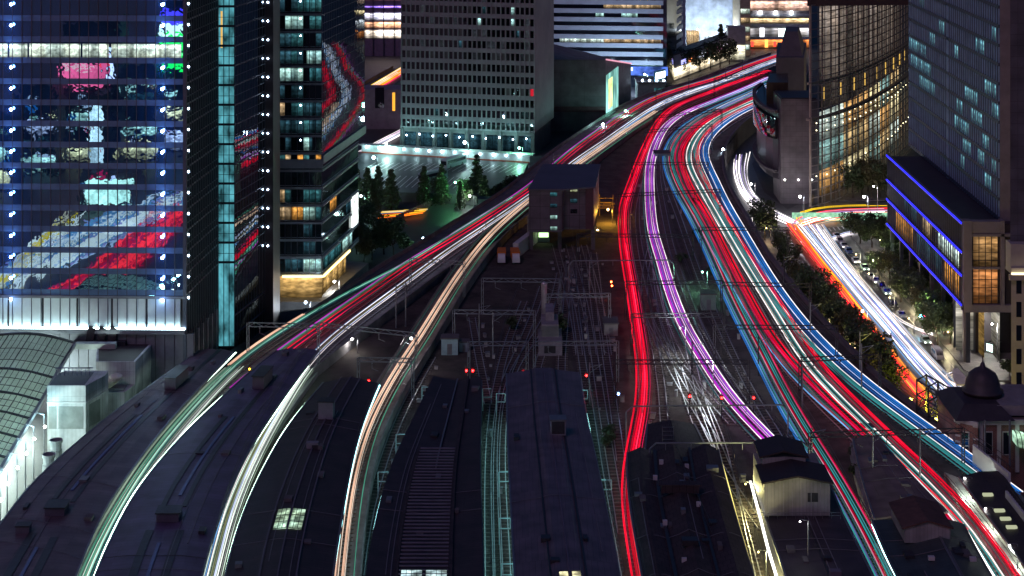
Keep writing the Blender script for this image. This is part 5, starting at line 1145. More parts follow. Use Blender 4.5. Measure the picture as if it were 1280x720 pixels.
# ---------- left corner: glazed station roof, white annex
t = thing('glazed_canopy', tuple(at(0, 520, 12)), 'great curved station canopy of frosted panels on dark ribs, in the left corner', 'canopy')
re = smooth(spline([at(x, y, z) for x, y, z in ((-10, 604, 9.5), (8, 572, 9.5), (32, 532, 9.6), (50, 502, 9.9), (66, 474, 10.8), (80, 449, 12.6), (93, 429, 15.2))], 3), 1)
le = [Vector((p.x-17, p.y-1, p.z+1.5)) for i, p in enumerate(re)]
prof = [(0, 0), (.25, .9), (.5, 1.2), (.75, .9), (1, 0)]
m = MB(); strip(m, le, re, prof, .12); fm = panels('frosted_panel', (.62, .70, .64), (.48, .55, .50), (1.7, 2.3), .05, .5, 'XY')
fb = fm.node_tree.nodes; tr = fb.new('ShaderNodeBsdfTranslucent'); tr.inputs[0].default_value = (.75, .85, .78, 1); ms = fb.new('ShaderNodeMixShader'); ms.inputs[0].default_value = .5
fm.node_tree.links.new(fb['Principled BSDF'].outputs[0], ms.inputs[1]); fm.node_tree.links.new(tr.outputs[0], ms.inputs[2]); fm.node_tree.links.new(ms.outputs[0], fb['Material Output'].inputs[0])
m.build('frosted_panels', fm, t)
for k in range(4):
    i = int((k+.5)*len(re)/4); q = le[i].lerp(re[i], .6)+Vector((0, 0, -7))
    m = MB(); m.box(q.x-1.2, q.y-.1, q.z+1, q.x+1.2, q.y+.1, q.z+1.12); m.build('hanging_lamp', fl_white, t)
    L = bpy.data.lights.new('lamp_light', 'POINT'); L.energy = 9000; L.color = (.8, 1, .9); L.shadow_soft_size = 1; lo = bpy.data.objects.new('lamp_light', L); COL.objects.link(lo); lo.parent = t; lo.location = q-ORG[t.name]
m = MB()
def arc(i, dz=.1): return [le[i].lerp(re[i], u/16)+Vector((0, 0, 1.2*math.sin(math.pi*u/16)*.97+dz)) for u in range(17)]
N_ = len(re)
for k in range(7):
    i = int(k*(N_-1)/6); q = arc(i)
    for u, v in zip(q, q[1:]): m.bar(u, v, .28, 5)
m.build('main_ribs', steel_dark, t)
m = MB()
for k in range(25):
    i = int(k*(N_-1)/24); q = arc(i, .06)
    for u, v in zip(q, q[1:]): m.bar(u, v, .07)
for u in range(0, 17): 
    q = [arc(i, .06)[u] for i in range(0, N_, 2)]
    for a, b in zip(q, q[1:]): m.bar(a, b, .10 if u % 4 == 0 else .06)
m.build('glazing_bars', steel_dark, t)
m = MB(); m.rect(re, .6, .7, .2, -.4); m.build('edge_gutter', steel, t)
for k in range(7):
    p = at(*[(-12, 636), (0, 620), (9, 600), (21, 580), (32, 562), (42, 544), (55, 529)][k], 8)
    q = thing('lamp_mast', (p.x, p.y, 6), 'white-lit mast lamp along the edge of the glazed canopy', 'lamp', 'mast lamps beside the glazed canopy')
    m = MB(); m.bar((p.x, p.y, 0), p+Vector((0, 0, 1.6)), .13, 6); m.build('mast', steel, q)
    m = MB(); m.bar(p+Vector((0, 0, 1.5)), p+Vector((-1.6, 0, 2.0)), .1, 5); m.build('arm', steel, q)
    m = MB(); m.ball(p+Vector((.2, -.2, -.6)), .26, 8); m.build('lamp_head', lampw2, q)
    L = bpy.data.lights.new('lamp_light', 'POINT'); L.energy = 850; L.color = (.55, .95, 1); L.shadow_soft_size = .5; lo = bpy.data.objects.new('lamp_light', L); COL.objects.link(lo); lo.parent = q; lo.location = (.2-0, -.8, 4.0)
Da = 335.
def XA(px): return (px-640)*Da/F
sw = panels('annex_panel', (.50, .53, .53), (.46, .49, .49), (.75, 6), .02, .5, 'XZ', (.2, .22, .22), .2)
t = thing('white_annex', (XA(95), Da+8, 0), 'white panelled annex with blind windows, roof fans and a white dish cluster', 'building')
zt = zz(482, Da); x0, x1 = XA(59), XA(107)
m = MB(); m.prism([(x0, Da), (x1, Da), (x1+2.2, Da+6), (x1+2.2, Da+9), (x0+1, Da+9)], 0, zt); m.build('front_block', sw, t)
fr = Fr((x0, Da), (x1, Da)); fs = Fr((x1, Da), (x1+2.2, Da+6))
for u0, u1 in ((.25, 1.75), (2.1, fr.L-.45)): m = MB(); m.fbox(fr, u0, u1, zz(536, Da), zz(508, Da), 0, .06); m.build('blind_window', mat('blind_grey', (.20, .23, .22), .5), t)
m = MB(); m.fbox(fs, 1.0, 4.8, zz(536, Da), zz(508, Da), 0, .06); m.build('blind_window', MATS['blind_grey'], t)
m = MB(); m.fbox(fr, -.05, fr.L+.1, zz(503, Da)-.1, zz(503, Da)+.1, 0, .15); m.fbox(fs, 0, fs.L, zz(503, Da)-.1, zz(503, Da)+.1, 0, .15); m.build('string_course', lead_white, t)
m = MB(); m.fbox(fr, .3, fr.L-.3, zt, zt+.05, -8, -.3); m.build('roof_deck', mat('deck_navy', (.05, .06, .10), .5), t)
m = MB()
for k in range(9): m.fbox(fr, .1+k*fr.L/9, .2+k*fr.L/9, zt, zt+1.5, -6.0, -5.9)
m.fbox(fr, 0, fr.L, zt+1.4, zt+1.55, -6.05, -5.85); m.build('roof_screen', mat('screen_navy', (.06, .07, .16), .5), t)
Db = 350.; sb = F/Db; y0, y1 = Db, Db+14
xb0, xb1 = (120-640)/sb, (169-640)/sb; zb = zz(452, Db)
m = MB(); m.prism([(xb0, y0), (xb1, y0), (xb1+1.1, y1), (xb0-3, y1)], 0, zb); m.build('rear_block', sw, t)
m = MB(); m.prism([(xb0+.4, y0+.4), (xb1-.4, y0+.4), (xb1+.5, y1-.5), (xb0-2.6, y1-.5)], zb, zb+.06); m.build('roof_deck', roof_black, t)
m = MB()
fq = Fr((xb0-6, y0+8), (xb0+2.5, y0+8))
m.fbox(fq, 0, 8, zb, zb+1.1, -1.6, 0); m.build('air_duct', mat('duct_pale', (.34, .40, .38), .6), t)
for k in range(3):
    m = MB(); p = fq.p(2.2+k*2.2, -3.2, zb); m.hexa([p+Vector(v) for v in ((-.8, -.6, .8), (.8, -.6, .8), (.8, .6, .8), (-.8, .6, .8), (-.2, -.6, 3.8), (1.2, -.6, 3.4), (1.2, .6, 3.4), (-.2, .6, 3.8))]); m.build('exhaust_cowl', steel_dark, t)
m = MB(); m.fbox(fq, -1, 9.5, zb, zb+.9, -5, -2); m.build('plant_base', steel_dark, t)
m = MB(); m.prism([((121-640)/sb, y0-4.6), ((162-640)/sb, y0-4.6), ((168-640)/sb, y0), ((121-640)/sb, y0)], 0, zz(487, Db-3)); m.build('low_block', sw, t)
m = MB(); c = Vector(((142-640)/sb, y0-2.4, zz(487, Db-3)))
for k in range(5):
    u = c+Vector((-1.0+k*.5, 0, .5+k*.45)); m.lathe(u, [(1.25, -.25), (1.35, 0), (1.2, .25), (.6, .5), (.2, .6)], 12)
m.build('dish_cluster', mat('dish_cream', (.62, .60, .48), .5), t)
m = MB(); m.prism([(c.x-2.4, c.y-1.2), (c.x+2.8, c.y-1.2), (c.x+2.8, c.y+1.2), (c.x-2.4, c.y+1.2)], c.z, c.z+.4); m.build('dish_frame', steel, t)
for x, y, h in ((70, 548, 3), (61, 566, 3)):
    p = at(x, y, 11); m = MB(); m.lathe((p.x, p.y, 0), [(1.1, 0), (1.1, 9.0), (.95, 9.0), (.95, 10.2), (1.15, 10.3), (1.15, 10.8), (.9, 10.8), (.9, 10.4)], 14)
    tag(m.build('vent_drum', mat('drum_grey', (.35, .38, .37), .5)), 'grey drum-shaped ventilator in front of the white annex' if x == 70 else 'second drum ventilator, nearer the purple roof than its twin', 'ventilator')

# ---------- box building over the tracks
Dx = 470.; sx = F/Dx
t = thing('rail_office', ((700-640)/sx, Dx+8, 0), 'dark panelled office block on stilts beside the left viaduct, few windows lit', 'building')
xa, xm, xb = (661-640)/sx, (702-640)/sx, (742-640)/sx; zt = zz(238, Dx); zb = zz(290, Dx)
oc = panels('office_panel', (.125, .11, .135), (.115, .10, .125), (2.6, 3.0), .06, .55, 'XZ')
D2_ = Dx*(238+230)/(207+230)
m = MB(); m.prism([(xa, Dx), (xm, Dx), (xm+.6, Dx+3), (xm+1.2, Dx+3), (xb, Dx+3), (xb+3, D2_), (xa+4.5, D2_)], zb, zt); m.build('wall', oc, t)
m = MB(); m.prism([(xa-.3, Dx-.3), (xm+.3, Dx-.3), (xb+.6, Dx+2.7), (xb+3.5, D2_+.3), (xa+4.2, D2_+.3)], zt, zt+.4); m.build('roof', mat('office_roof', (.085, .085, .115), .6, 0, .2, .2), t)
for px in (664, 700, 742):
    for dy in (1, 24): m = MB(); q = (px-640)/sx+(1.5 if dy > 5 else 0); m.box(q-.5, Dx+dy+2, 0, q+.5, Dx+dy+3, zb); m.build('stilt', concrete_dark, t)
fr = Fr((xa, Dx), (xm, Dx)); fr_ = Fr((xm+1.2, Dx+3), (xb, Dx+3))
for y, mt in ((243, rm_teal), (257, rm_dim), (271.5, rm_cool), (285.5, rm_cool)): m = MB(); m.fbox(fr, 5.6, 7.4, zz(y, Dx)-.5, zz(y, Dx)+.5, 0, .06); m.build('window', mt, t)
for y, mt in ((237, room('win_lime', (.85, 1, .6), 1.1)), (251, rm_dim), (264, wg)): m = MB(); m.fbox(fr_, 1.2, 3.0, zz(y, Dx+3)-.55, zz(y, Dx+3)+.55, 0, .06); m.build('window', mt, t)
m = MB(); m.fbox(fr_, fr_.L-2, fr_.L+.1, zb, zt, 0, .25); m.build('maroon_pier', MATS['maroon_band'], t)
# ================================================================== RAILWAY FURNITURE
galv = mat('galvanised', (.26, .30, .32), .45, .5, .25, .8)
gdark = mat('gantry_dark', (.045, .045, .055), .5, .4, .3, .8)
def gantry(bx, label, h=8.0, z0=ZY, m_=None, th=1.0, cross=True, posts=True):
    """bx: where the two ends of the cross beam are seen; the beam stands h above the ballast"""
    m_ = m_ or gdark
    a, b = at(*bx[0], z0+h), at(*bx[1], z0+h)
    t = thing('catenary_gantry', ((a.x+b.x)/2, (a.y+b.y)/2, z0), label, 'gantry', 'catenary gantries over the tracks')
    for q in (a, b):
        m = MB()
        for s in (-.22, .22): m.bar((q.x+s, q.y, z0), (q.x+s, q.y, z0+h+.8), .13, 4)
        for k in range(5): z = z0+.6+k*h/5; m.bar((q.x-.22, q.y, z), (q.x+.22, q.y, z+.8), .06)
        m.build('post', m_, t)
    L = (b-a).length; n = max(4, int(L/1.6)); m = MB(); up = Vector((0, 0, .8*th))
    m.bar(a, b, .13); m.bar(a+up, b+up, .13)
    for i in range(n):
        p = a.lerp(b, i/n); q = a.lerp(b, (i+1)/n)
        m.bar(p+(up if i % 2 else Vector()), q+(Vector() if i % 2 else up), .07)
    m.build('truss_beam', m_, t)
    k = max(2, int(L/4.5))
    for i in range(k):
        m = MB(); p = a.lerp(b, (i+.5)/k); m.bar(p, p+Vector((0, 0, -1.4)), .07); m.bar(p+Vector((0, 0, -1.3)), p+Vector((1.2, .3, -1.9)), .06); m.ball(p+Vector((0, 0, -.3)), .18, 6); m.build('drop_arm', m_, t)
    return t
for bx, lab in [
 (((893, 100), (977, 90)), 'dark gantry nearest the far shops where the fan of trails enters'),
 (((817, 148), (902, 139)), 'dark gantry crossing the bend just above the sharpest curve of the blue trail'),
 (((806, 166), (890, 158)), 'dark gantry crossing the bend beside the small lit wall lamp of the viaduct'),
 (((790, 206), (885, 206)), 'dark gantry across red and violet trails beside the yellow stairs'),
 (((772, 246), (900, 240)), 'dark gantry over the trails just right of the panelled office on stilts'),
 (((722, 296), (866, 297)), 'low dark gantry starting from the office on stilts and ending before the blue-edged trail'),
 (((876, 288), (985, 288)), 'dark gantry over the crimson and blue trails above the green shimmer'),
 (((782, 356), (902, 355)), 'dark gantry crossing the red trail beside the pair of red signal lamps'),
 (((902, 357), (1013, 359)), 'dark gantry over the trails ending at the tall post beside the street trees'),
 (((790, 397), (905, 396)), 'dark gantry across the red and violet trails above the switch rails'),
 (((893, 411), (1046, 412)), 'dark gantry reaching right to the street trees and over five trails'),
 (((768, 455), (935, 455)), 'dark gantry over the tangle of silver switch rails'),
 (((1000, 452), (1100, 448)), 'dark gantry over the white and blue trails with tall lattice mast'),
 (((1012, 547), (1204, 541)), 'thin dark gantry spanning the wide red and white trails above the concrete roof')]:
    gantry(bx, lab, 8.0 if 'low' not in lab else 6)
for bx, lab, z0 in [
 (((310, 408), (398, 410)), 'pale lattice gantry over the wide viaduct beside the glass tower foot', 7.2),
 (((398, 408), (520, 421)), 'pale lattice gantry linking the wide viaduct and the narrow cream-lit one', 6.0),
 (((448, 452), (516, 453)), 'short pale gantry on a cross-shaped mast above the black gabled roof', 6.0),
 (((567, 392), (668, 393)), 'grey gantry in the dark yard, the farther of the two above the slatted roof', 6.0),
 (((603, 352), (700, 353)), 'grey gantry in the yard in front of the two orange trucks', 6.0), (((684, 372), (762, 371)), 'grey gantry beside the small grey hut left of the red trail', 6.0), (((668, 432), (772, 431)), 'grey gantry with drop arms right of the stepped service tower', 6.0),
 (((586, 432), (659, 432)), 'grey gantry with red signals just above the slatted roof', 6.0),
 (((513, 327), (580, 331)), 'gantry crossing both left viaducts where the cream trail passes under', 7.2)]:
    gantry(bx, lab, 7.5, z0, galv)
def portal(pts, label, z0=ZY, h=7.5):
    a, b = at(*pts[0], z0+h), at(*pts[1], z0+h); t = thing('pipe_portal', ((a.x+b.x)/2, (a.y+b.y)/2, z0), label, 'gantry', 'rounded pipe portals over the tracks')
    m = MB()
    for q in (a, b): m.bar((q.x, q.y, z0), (q.x, q.y, z0+h-1), .16, 6)
    m.build('posts', galv, t)
    m = MB(); i = a.lerp(b, .04); j = a.lerp(b, .96); m.bar(a-Vector((0, 0, 1)), i, .15, 6); m.bar(i, j, .15, 6); m.bar(j, b-Vector((0, 0, 1)), .15, 6)
    for k in range(6): p = a.lerp(b, .1+.16*k); m.bar(p, p-Vector((0, 0, 1.2)), .08)
    m.build('pipe_beam', galv, t)
portal(((783, 508), (985, 506)), 'long rounded pipe portal across red and violet trails below the red signals')
portal(((812, 554), (1012, 553)), 'rounded pipe portal nearest the ragged tiled roof')
portal(((711, 326), (842, 325)), 'rounded pipe portal in the dark yard left of the red trail')
# mast posts
for i, (x, y, h) in enumerate([(495, 410, 10), (507, 408, 10), (599, 432, 9), (616, 444, 9), (737, 505, 8), (737, 372, 9), (1003, 520, 10), (1015, 600, 9), (1091, 612, 10), (1150, 615, 11), (948, 470, 8), (1075, 470, 9), (865, 470, 7), (980, 365, 9), (1013, 430, 9), (660, 310, 9), (1077, 500, 11), (692, 220, 7), (757, 177, 8), (820, 138, 8), (861, 122, 8), (907, 107, 8), (928, 97, 8)]):
    p = at(x, y, ZY); t = thing('catenary_mast', tuple(p), 'slim single catenary mast standing among the tracks', 'mast', 'single catenary masts'); 
    m = MB(); m.bar(p, p+Vector((0, 0, h)), .19, 6, .13); m.build('pole', galv if x < 760 or x > 1000 else gdark, t)
    m = MB(); m.bar(p+Vector((0, 0, h-.8)), p+Vector((2.4, 0, h-.3)), .08); m.bar(p+Vector((0, 0, h-2)), p+Vector((2.4, 0, h-.3)), .06); m.build('bracket', galv, t)
# white-painted guard loops at the platform ends
for x, y, lab in ((533, 484, 'pale pipe guard frame at the left tip of the black slatted roof'), (609, 486, 'pale pipe guard frame right of the black slatted roof tip'), (626, 492, 'pale pipe guard frame at the left tip of the slate-blue roof'), (729, 488, 'pale pipe guard frame at the right tip of the slate-blue roof'), (501, 543, 'pale pipe guard frame left of the slatted roof, farther of two'), (479, 590, 'pale pipe guard frame left of the slatted roof, nearer of two'), (630, 590, 'pale guard frame halfway along the left edge of the slate-blue roof'), (631, 648, 'pale guard frame on the platform left of the slate-blue roof, second'), (634, 705, 'pale guard frame on the platform left of the slate-blue roof, nearest'), (758, 600, 'pale guard frame along the lit platform right of the slate-blue roof')):
    p = at(x, y, 10.2); m = MB(); w = .85
    for a, b in (((-w, 0), (w, 0)), ((w, 0), (w, -1.6)), ((w, -1.6), (-w, -1.6)), ((-w, -1.6), (-w, 0))): m.bar(p+Vector((a[0], 0, a[1])), p+Vector((b[0], 0, b[1])), .10, 5)
    m.bar(p+Vector((-w, 0, -1.6)), Vector((p.x-w, p.y, ZY)), .1, 5); tag(m.build('guard_frame', mat('pipe_teal', (.35, .55, .56), .5)), lab, 'guard frame', 'guard frames at the platform ends')
sred = glow('signal_red', (1, .01, .01), 40); sblue = glow('signal_blue', (.25, .45, 1), 40); syel = glow('signal_yellow', (1, .5, .03), 10)
for px, lab, mt, h in (([(583, 463), (591, 463)], 'twin red signal hanging before the black slatted roof', sred, 3.5), ([(654, 465)], 'single red signal above the tip of the slate-blue roof', sred, 3.5), ([(733, 469)], 'red signal at the right tip of the slate-blue roof', sred, 3.5), ([(773, 492)], 'signal glowing blue-white just left of the red trail', sblue, 4), ([(862, 495)], 'red signal left of the violet trail beside the switch rails', sred, 4), ([(902, 497)], 'red signal standing in front of the violet trail', sred, 4), ([(942, 497)], 'red signal right of the violet trail', sred, 4), ([(764, 352), (766, 357)], 'bright orange-red double signal beside the red trail', glow('signal_orange', (1, .10, .02), 40), 4), ([(461, 476)], 'small red signal at the tip of the black gabled roof', sred, 3), ([(312, 461)], 'small amber lamp at the tip of the violet-grey roof', syel, 3)):
    p = at(*px[0], ZY+h); t = thing('rail_signal', (p.x, p.y, ZY), lab, 'signal')
    m = MB(); m.bar((p.x, p.y+.15, ZY), (p.x, p.y+.15, ZY+h+.8), .09, 6); m.build('post', gdark, t)
    for q in px:
        v = at(*q, ZY+h); v = Vector((v.x, p.y, zz(q[1], p.y)))
        m = MB(); m.box(v.x-.32, v.y-.05, v.z-.5, v.x+.32, v.y+.12, v.z+.5); m.build('head', steel_dark, t)
        m = MB(); m.ball(v+Vector((0, -.2, 0)), .2, 8); m.build('lens', mt, t)
# overhead wires, one run per track
wm = mat('copper_wire', (.05, .045, .05), .5, .3)
for k, lab in (('R1', 'overhead wires above the red trail'), ('P', 'overhead wires above the violet trail'), ('T3', 'overhead wires above the blue-edged teal trail'), ('T4', 'overhead wires above the crimson trail'), ('T5', 'overhead wires above the twin white lines'), ('T7', 'overhead wires above the bright blue trail'), ('S2', 'overhead wires above the twin cream trail'), ('Sr', 'overhead wires above the red trail of the wide viaduct'), ('Sw', 'overhead wires above the blue-white trail of the wide viaduct'), ('E1', 'overhead wires over the dark track right of the red trail'), ('E3', 'overhead wires over the dark track right of the violet trail'), ('D3', 'overhead wires over the dark track right of the slate-blue roof'), ('D1', 'overhead wires over the dark track before the slatted roof'), ('D5', 'overhead wires over the silver switch rails')):
    p = PATH[k]; q = p[len(p)//2]; t = thing('overhead_wire', (q.x, q.y, ZY), lab, 'overhead wire', 'overhead wires over the tracks'); dz = ZY+6.2-ZT[k]
    m = MB(); m.rect(p, .07, .07, 0, dz); m.build('contact_wire', wm, t)
    m = MB(); m.rect([v+Vector((0, 0, .9+.35*math.cos(i*.75))) for i, v in enumerate(p)], .07, .07, 0, dz); m.build('carrier_wire', wm, t)
    for i in range(2, len(p)-1, 4): m = MB(); m.bar(p[i]+Vector((0, 0, dz)), p[i]+Vector((0, 0, dz+.9)), .04); m.build('dropper', wm, t) if i < 300 else None
# trackside clutter
proto_c = None; Rc = random.Random(31)
for kk in range(150):
    k = Rc.choice(['R1', 'P', 'T3', 'D3', 'D4', 'D5', 'D6', 'D1', 'D2', 'E1', 'E3', 'E11', 'E12', 'T4', 'T7', 'S3', 'D9']); p = PATH[k]; i = Rc.randint(1, len(p)-2); q = p[i]+lat(p, i)*Rc.choice([-2.1, 2.1, 1.9]); q.z = ZY
    if q.y > 760: continue
    if proto_c is None:
        t = thing('track_cabinet', tuple(q), 'small grey trackside cabinet on the ballast between the rails', 'cabinet', 'trackside cabinets'); proto_c = t
        m = MB(); m.box(q.x-.35, q.y-.3, ZY, q.x+.35, q.y+.3, ZY+.95); m.build('case', mat('cabinet_grey', (.36, .37, .36), .6), t)
        m = MB(); m.box(q.x-.42, q.y-.37, ZY+.95, q.x+.42, q.y+.37, ZY+1.05); m.build('lid', steel, t)
    else: dup(proto_c, q, Rc.uniform(-.4, .4), None, None, (Rc.uniform(.5, 1.5), Rc.uniform(.5, 1.6), Rc.uniform(.4, 1.3)))
# lineside huts, cabinets, walkway
def hut(px, w, d, h, mt, label, name='relay_hut', z0=ZY):
    p = at(*px, z0); t = thing(name, tuple(p), label, 'hut'); m = MB(); m.box(p.x-w/2, p.y, z0, p.x+w/2, p.y+d, z0+h); m.build('wall', mt, t)
    m = MB(); m.box(p.x-w/2-.2, p.y-.2, z0+h, p.x+w/2+.2, p.y+d+.2, z0+h+.25); m.build('roof', concrete_dark, t)
    m = MB(); m.box(p.x-w*.15, p.y-.05, z0+.1, p.x+w*.15, p.y+.02, z0+h*.7); m.build('door', steel, t); return t
hut((886, 388), 3.4, 4, 3.6, mat('hut_green', (.22, .34, .28), .6), 'pale green relay hut between the violet and blue-edged trails')
hut((764, 420), 3, 5, 2.6, mat('hut_grey', (.26, .27, .26), .6), 'small grey hut left of the red trail with a dim door')
hut((562, 444), 3.5, 3, 3.4, mat('hut_cyan', (.30, .46, .50), .5), 'pale cyan equipment cabin beside the slatted roof gantries')
hut((580, 440), 2, 2, 2, mat('hut_blue', (.24, .30, .36), .5), 'small blue-grey cabinet right of the cyan cabin')
hut((606, 268), 4, 3, 4.5, MATS['hut_green'], 'greenish hut behind the left viaduct by the green lamp', z0=0)
hut((1085, 552), 2.4, 2, 2.4, concrete_dark, 'grey pipe-topped box at the head of the bare concrete roof')
hut((828, 205), 5, 5, 3.4, mat('hut_teal', (.18, .26, .28), .6), 'grey-teal hut between the red and violet trails near the bend')
p = at(688, 445, ZY); t = thing('service_tower', tuple(p), 'narrow grey service tower with stacked stairs in the middle of the dark yard', 'tower')
sg_ = mat('service_grey', (.25, .24, .26), .7, 0, .3, .4)
for k, (w, h0, h1) in enumerate(((5.0, 0, 3.2), (4.2, 3.2, 5.8), (3.0, 5.8, 7.6))): m = MB(); m.box(p.x-w/2+k*.3, p.y+k*3, ZY+h0, p.x+w/2-k*.3, p.y+9+k*2, ZY+h1); m.build('storey', sg_, t)
m = MB(); m.box(p.x-1.3, p.y-.06, ZY+.6, p.x+1.1, p.y+.02, ZY+2.3); m.build('opening', steel_dark, t)
m = MB()
for k in range(8): m.box(p.x-2.2, p.y+2.95-.1, ZY+3.4+k*.28, p.x+1.9, p.y+3.0, ZY+3.5+k*.28)
m.build('stair_treads', steel, t)
p = at(680, 402, ZY); m = MB(); m.lathe((p.x, p.y, ZY), [(.65, 0), (.65, 8.6), (.5, 8.8), (.3, 9.0)], 12); tag(m.build('silver_flue', mat('flue_silver', (.45, .45, .48), .35, .6)), 'tall silver flue standing in the dark yard', 'flue')
# site yard: two trucks with orange canopies, low depot wall, excavator
p = at(640, 325, ZY)
dw = MB(); q0 = at(648, 322, ZY); q1 = at(672, 303, ZY); dw.sweep([q0, q1], [(-1.5, 0), (0, 0), (0, 3.6), (-1.5, 3.6)]); dw = tag(dw.build('depot_building', mat('depot_white', (.50, .52, .52), .6)), 'low pale depot wall with lit windows behind the two trucks', 'building'); dw.name = 'depot_wall'
fr = Fr(q0, q1); 
tD_ = thing('depot_lamp', tuple(q1), 'small green-lit gatehouse at the end of the depot wall', 'hut'); m = MB(); m.box(q1.x, q1.y, ZY, q1.x+3.2, q1.y+3, ZY+3); m.build('wall', MATS['hut_green'], tD_); m = MB(); m.box(q1.x+.3, q1.y-.1, ZY+1.4, q1.x+2.9, q1.y+.02, ZY+2.6); m.build('lit_window', glow('gate_lime', (.65, 1, .45), 2.0), tD_); m = MB(); m.box(q1.x-.2, q1.y-.3, ZY+3, q1.x+3.4, q1.y+3.2, ZY+3.2); m.build('roof', concrete_dark, tD_)
# ---- vehicles: built at the origin, nose towards -y
tyre = mat('tyre', (.02, .02, .02), .9); cglass = glass('car_glass', (.01, .012, .016), 2.0, .01, .5, .05)
carpaint = {k: mat('paint_'+k, col, .25, .1, .06, .5) for k, col in (('white', (.72, .72, .74)), ('silver', (.42, .44, .48)), ('blue', (.10, .18, .42)), ('black', (.03, .03, .035)), ('green', (.35, .50, .46)), ('bus', (.55, .65, .70)))}
headl = glow('headlamp', (1, .97, .9), 9); taill = glow('tail_lamp', (1, .02, .02), 6)
def loft(m, secs):
    "sections along y: (y, half width low, half width high, z0, zm, z1)"
    q = len(m.v)
    for y, wl, wh, z0, zm, z1 in secs: m.v += [Vector(v) for v in ((-wl, y, z0), (wl, y, z0), (wl*1.02, y, zm), (wh, y, z1), (-wh, y, z1), (-wl*1.02, y, zm))]
    for i in range(len(secs)-1):
        for j in range(6): k = (j+1) % 6; m.f.append((q+i*6+j, q+(i+1)*6+j, q+(i+1)*6+k, q+i*6+k)); m.m.append(m.k)
    m.f.append(tuple(q+j for j in range(6))); m.f.append(tuple(q+(len(secs)-1)*6+j for j in reversed(range(6)))); m.m += [m.k]*2
def wheels(t, ys, r, hw, w=.22):
    for y in ys:
        for s in (-1, 1):
            m = MB(); m.bar((s*(hw-w), y, r), (s*hw, y, r), r, 14); o = m.build('wheel', tyre, t)
            m = MB(); m.bar((s*(hw-.02), y, r), (s*(hw+.01), y, r), r*.6, 10); m.build('rim', steel, o)
def make_car(paint, label, lamps_on=False):
    t = thing('parked_car', (0, 0, 0), label, 'car', 'cars waiting along the kerb')
    m = MB(); loft(m, [(-2.15, .72, .60, .35, .5, .62), (-2.0, .84, .74, .25, .6, .78), (-1.0, .86, .78, .22, .62, .92), (0, .86, .8, .22, .65, .95), (1.5, .86, .78, .22, .66, .98), (2.05, .82, .72, .28, .66, .92), (2.2, .74, .62, .38, .62, .80)]); m.build('body', carpaint[paint], t)
    m = MB(); loft(m, [(-1.05, .76, .74, .88, .9, .92), (-.35, .78, .62, .9, 1.0, 1.40), (.9, .78, .62, .9, 1.0, 1.44), (1.75, .74, .70, .9, .93, .98)]); m.build('cabin_glass', cglass, t)
    m = MB(); loft(m, [(-.42, .60, .56, 1.38, 1.41, 1.44), (.2, .64, .60, 1.42, 1.45, 1.49), (1.0, .62, .56, 1.40, 1.43, 1.47)]); m.build('roof', carpaint[paint], t)
    wheels(t, (-1.35, 1.3), .31, .87)
    for s in (-1, 1):
        m = MB(); m.box(s*.58-.16, -2.19, .52, s*.58+.16, -2.02, .68); m.build('headlight', headl if lamps_on else lead_white, t)
        m = MB(); m.box(s*.6-.15, 2.06, .62, s*.6+.15, 2.22, .78); m.build('tail_light', taill if lamps_on else mat('lamp_red', (.3, .01, .01), .3), t)
    return t
def make_van(label):
    t = thing('parked_van', (0, 0, 0), label, 'van'); m = MB(); loft(m, [(-2.5, .8, .7, .3, .6, .95), (-2.3, .9, .8, .25, .7, 1.2), (-1.5, .92, .78, .22, .8, 2.0), (2.2, .92, .80, .22, .8, 2.05), (2.45, .9, .76, .3, .8, 1.9)]); m.build('body', carpaint['white'], t)
    for s in (-1, 1): m = MB(); m.hexa([(s*.89, -1.4, 1.15), (s*.93, -1.4, 1.15), (s*.93, 1.9, 1.15), (s*.89, 1.9, 1.15), (s*.80, -1.2, 1.8), (s*.85, -1.2, 1.8), (s*.86, 1.9, 1.8), (s*.81, 1.9, 1.8)]); m.build('side_glass', cglass, t)
    m = MB(); m.box(-.75, 2.38, 1.15, .75, 2.47, 1.7); m.build('rear_glass', cglass, t)
    m = MB(); m.hexa([(-.75, -2.3, 1.2), (.75, -2.3, 1.2), (.75, -2.2, 1.2), (-.75, -2.2, 1.2), (-.7, -1.6, 1.9), (.7, -1.6, 1.9), (.7, -1.5, 1.9), (-.7, -1.5, 1.9)]); m.build('windscreen', cglass, t)
    wheels(t, (-1.6, 1.5), .33, .93)
    for s in (-1, 1): m = MB(); m.box(s*.7-.1, 2.42, .8, s*.7+.1, 2.5, 1.1); m.build('tail_light', taill, t)
    return t
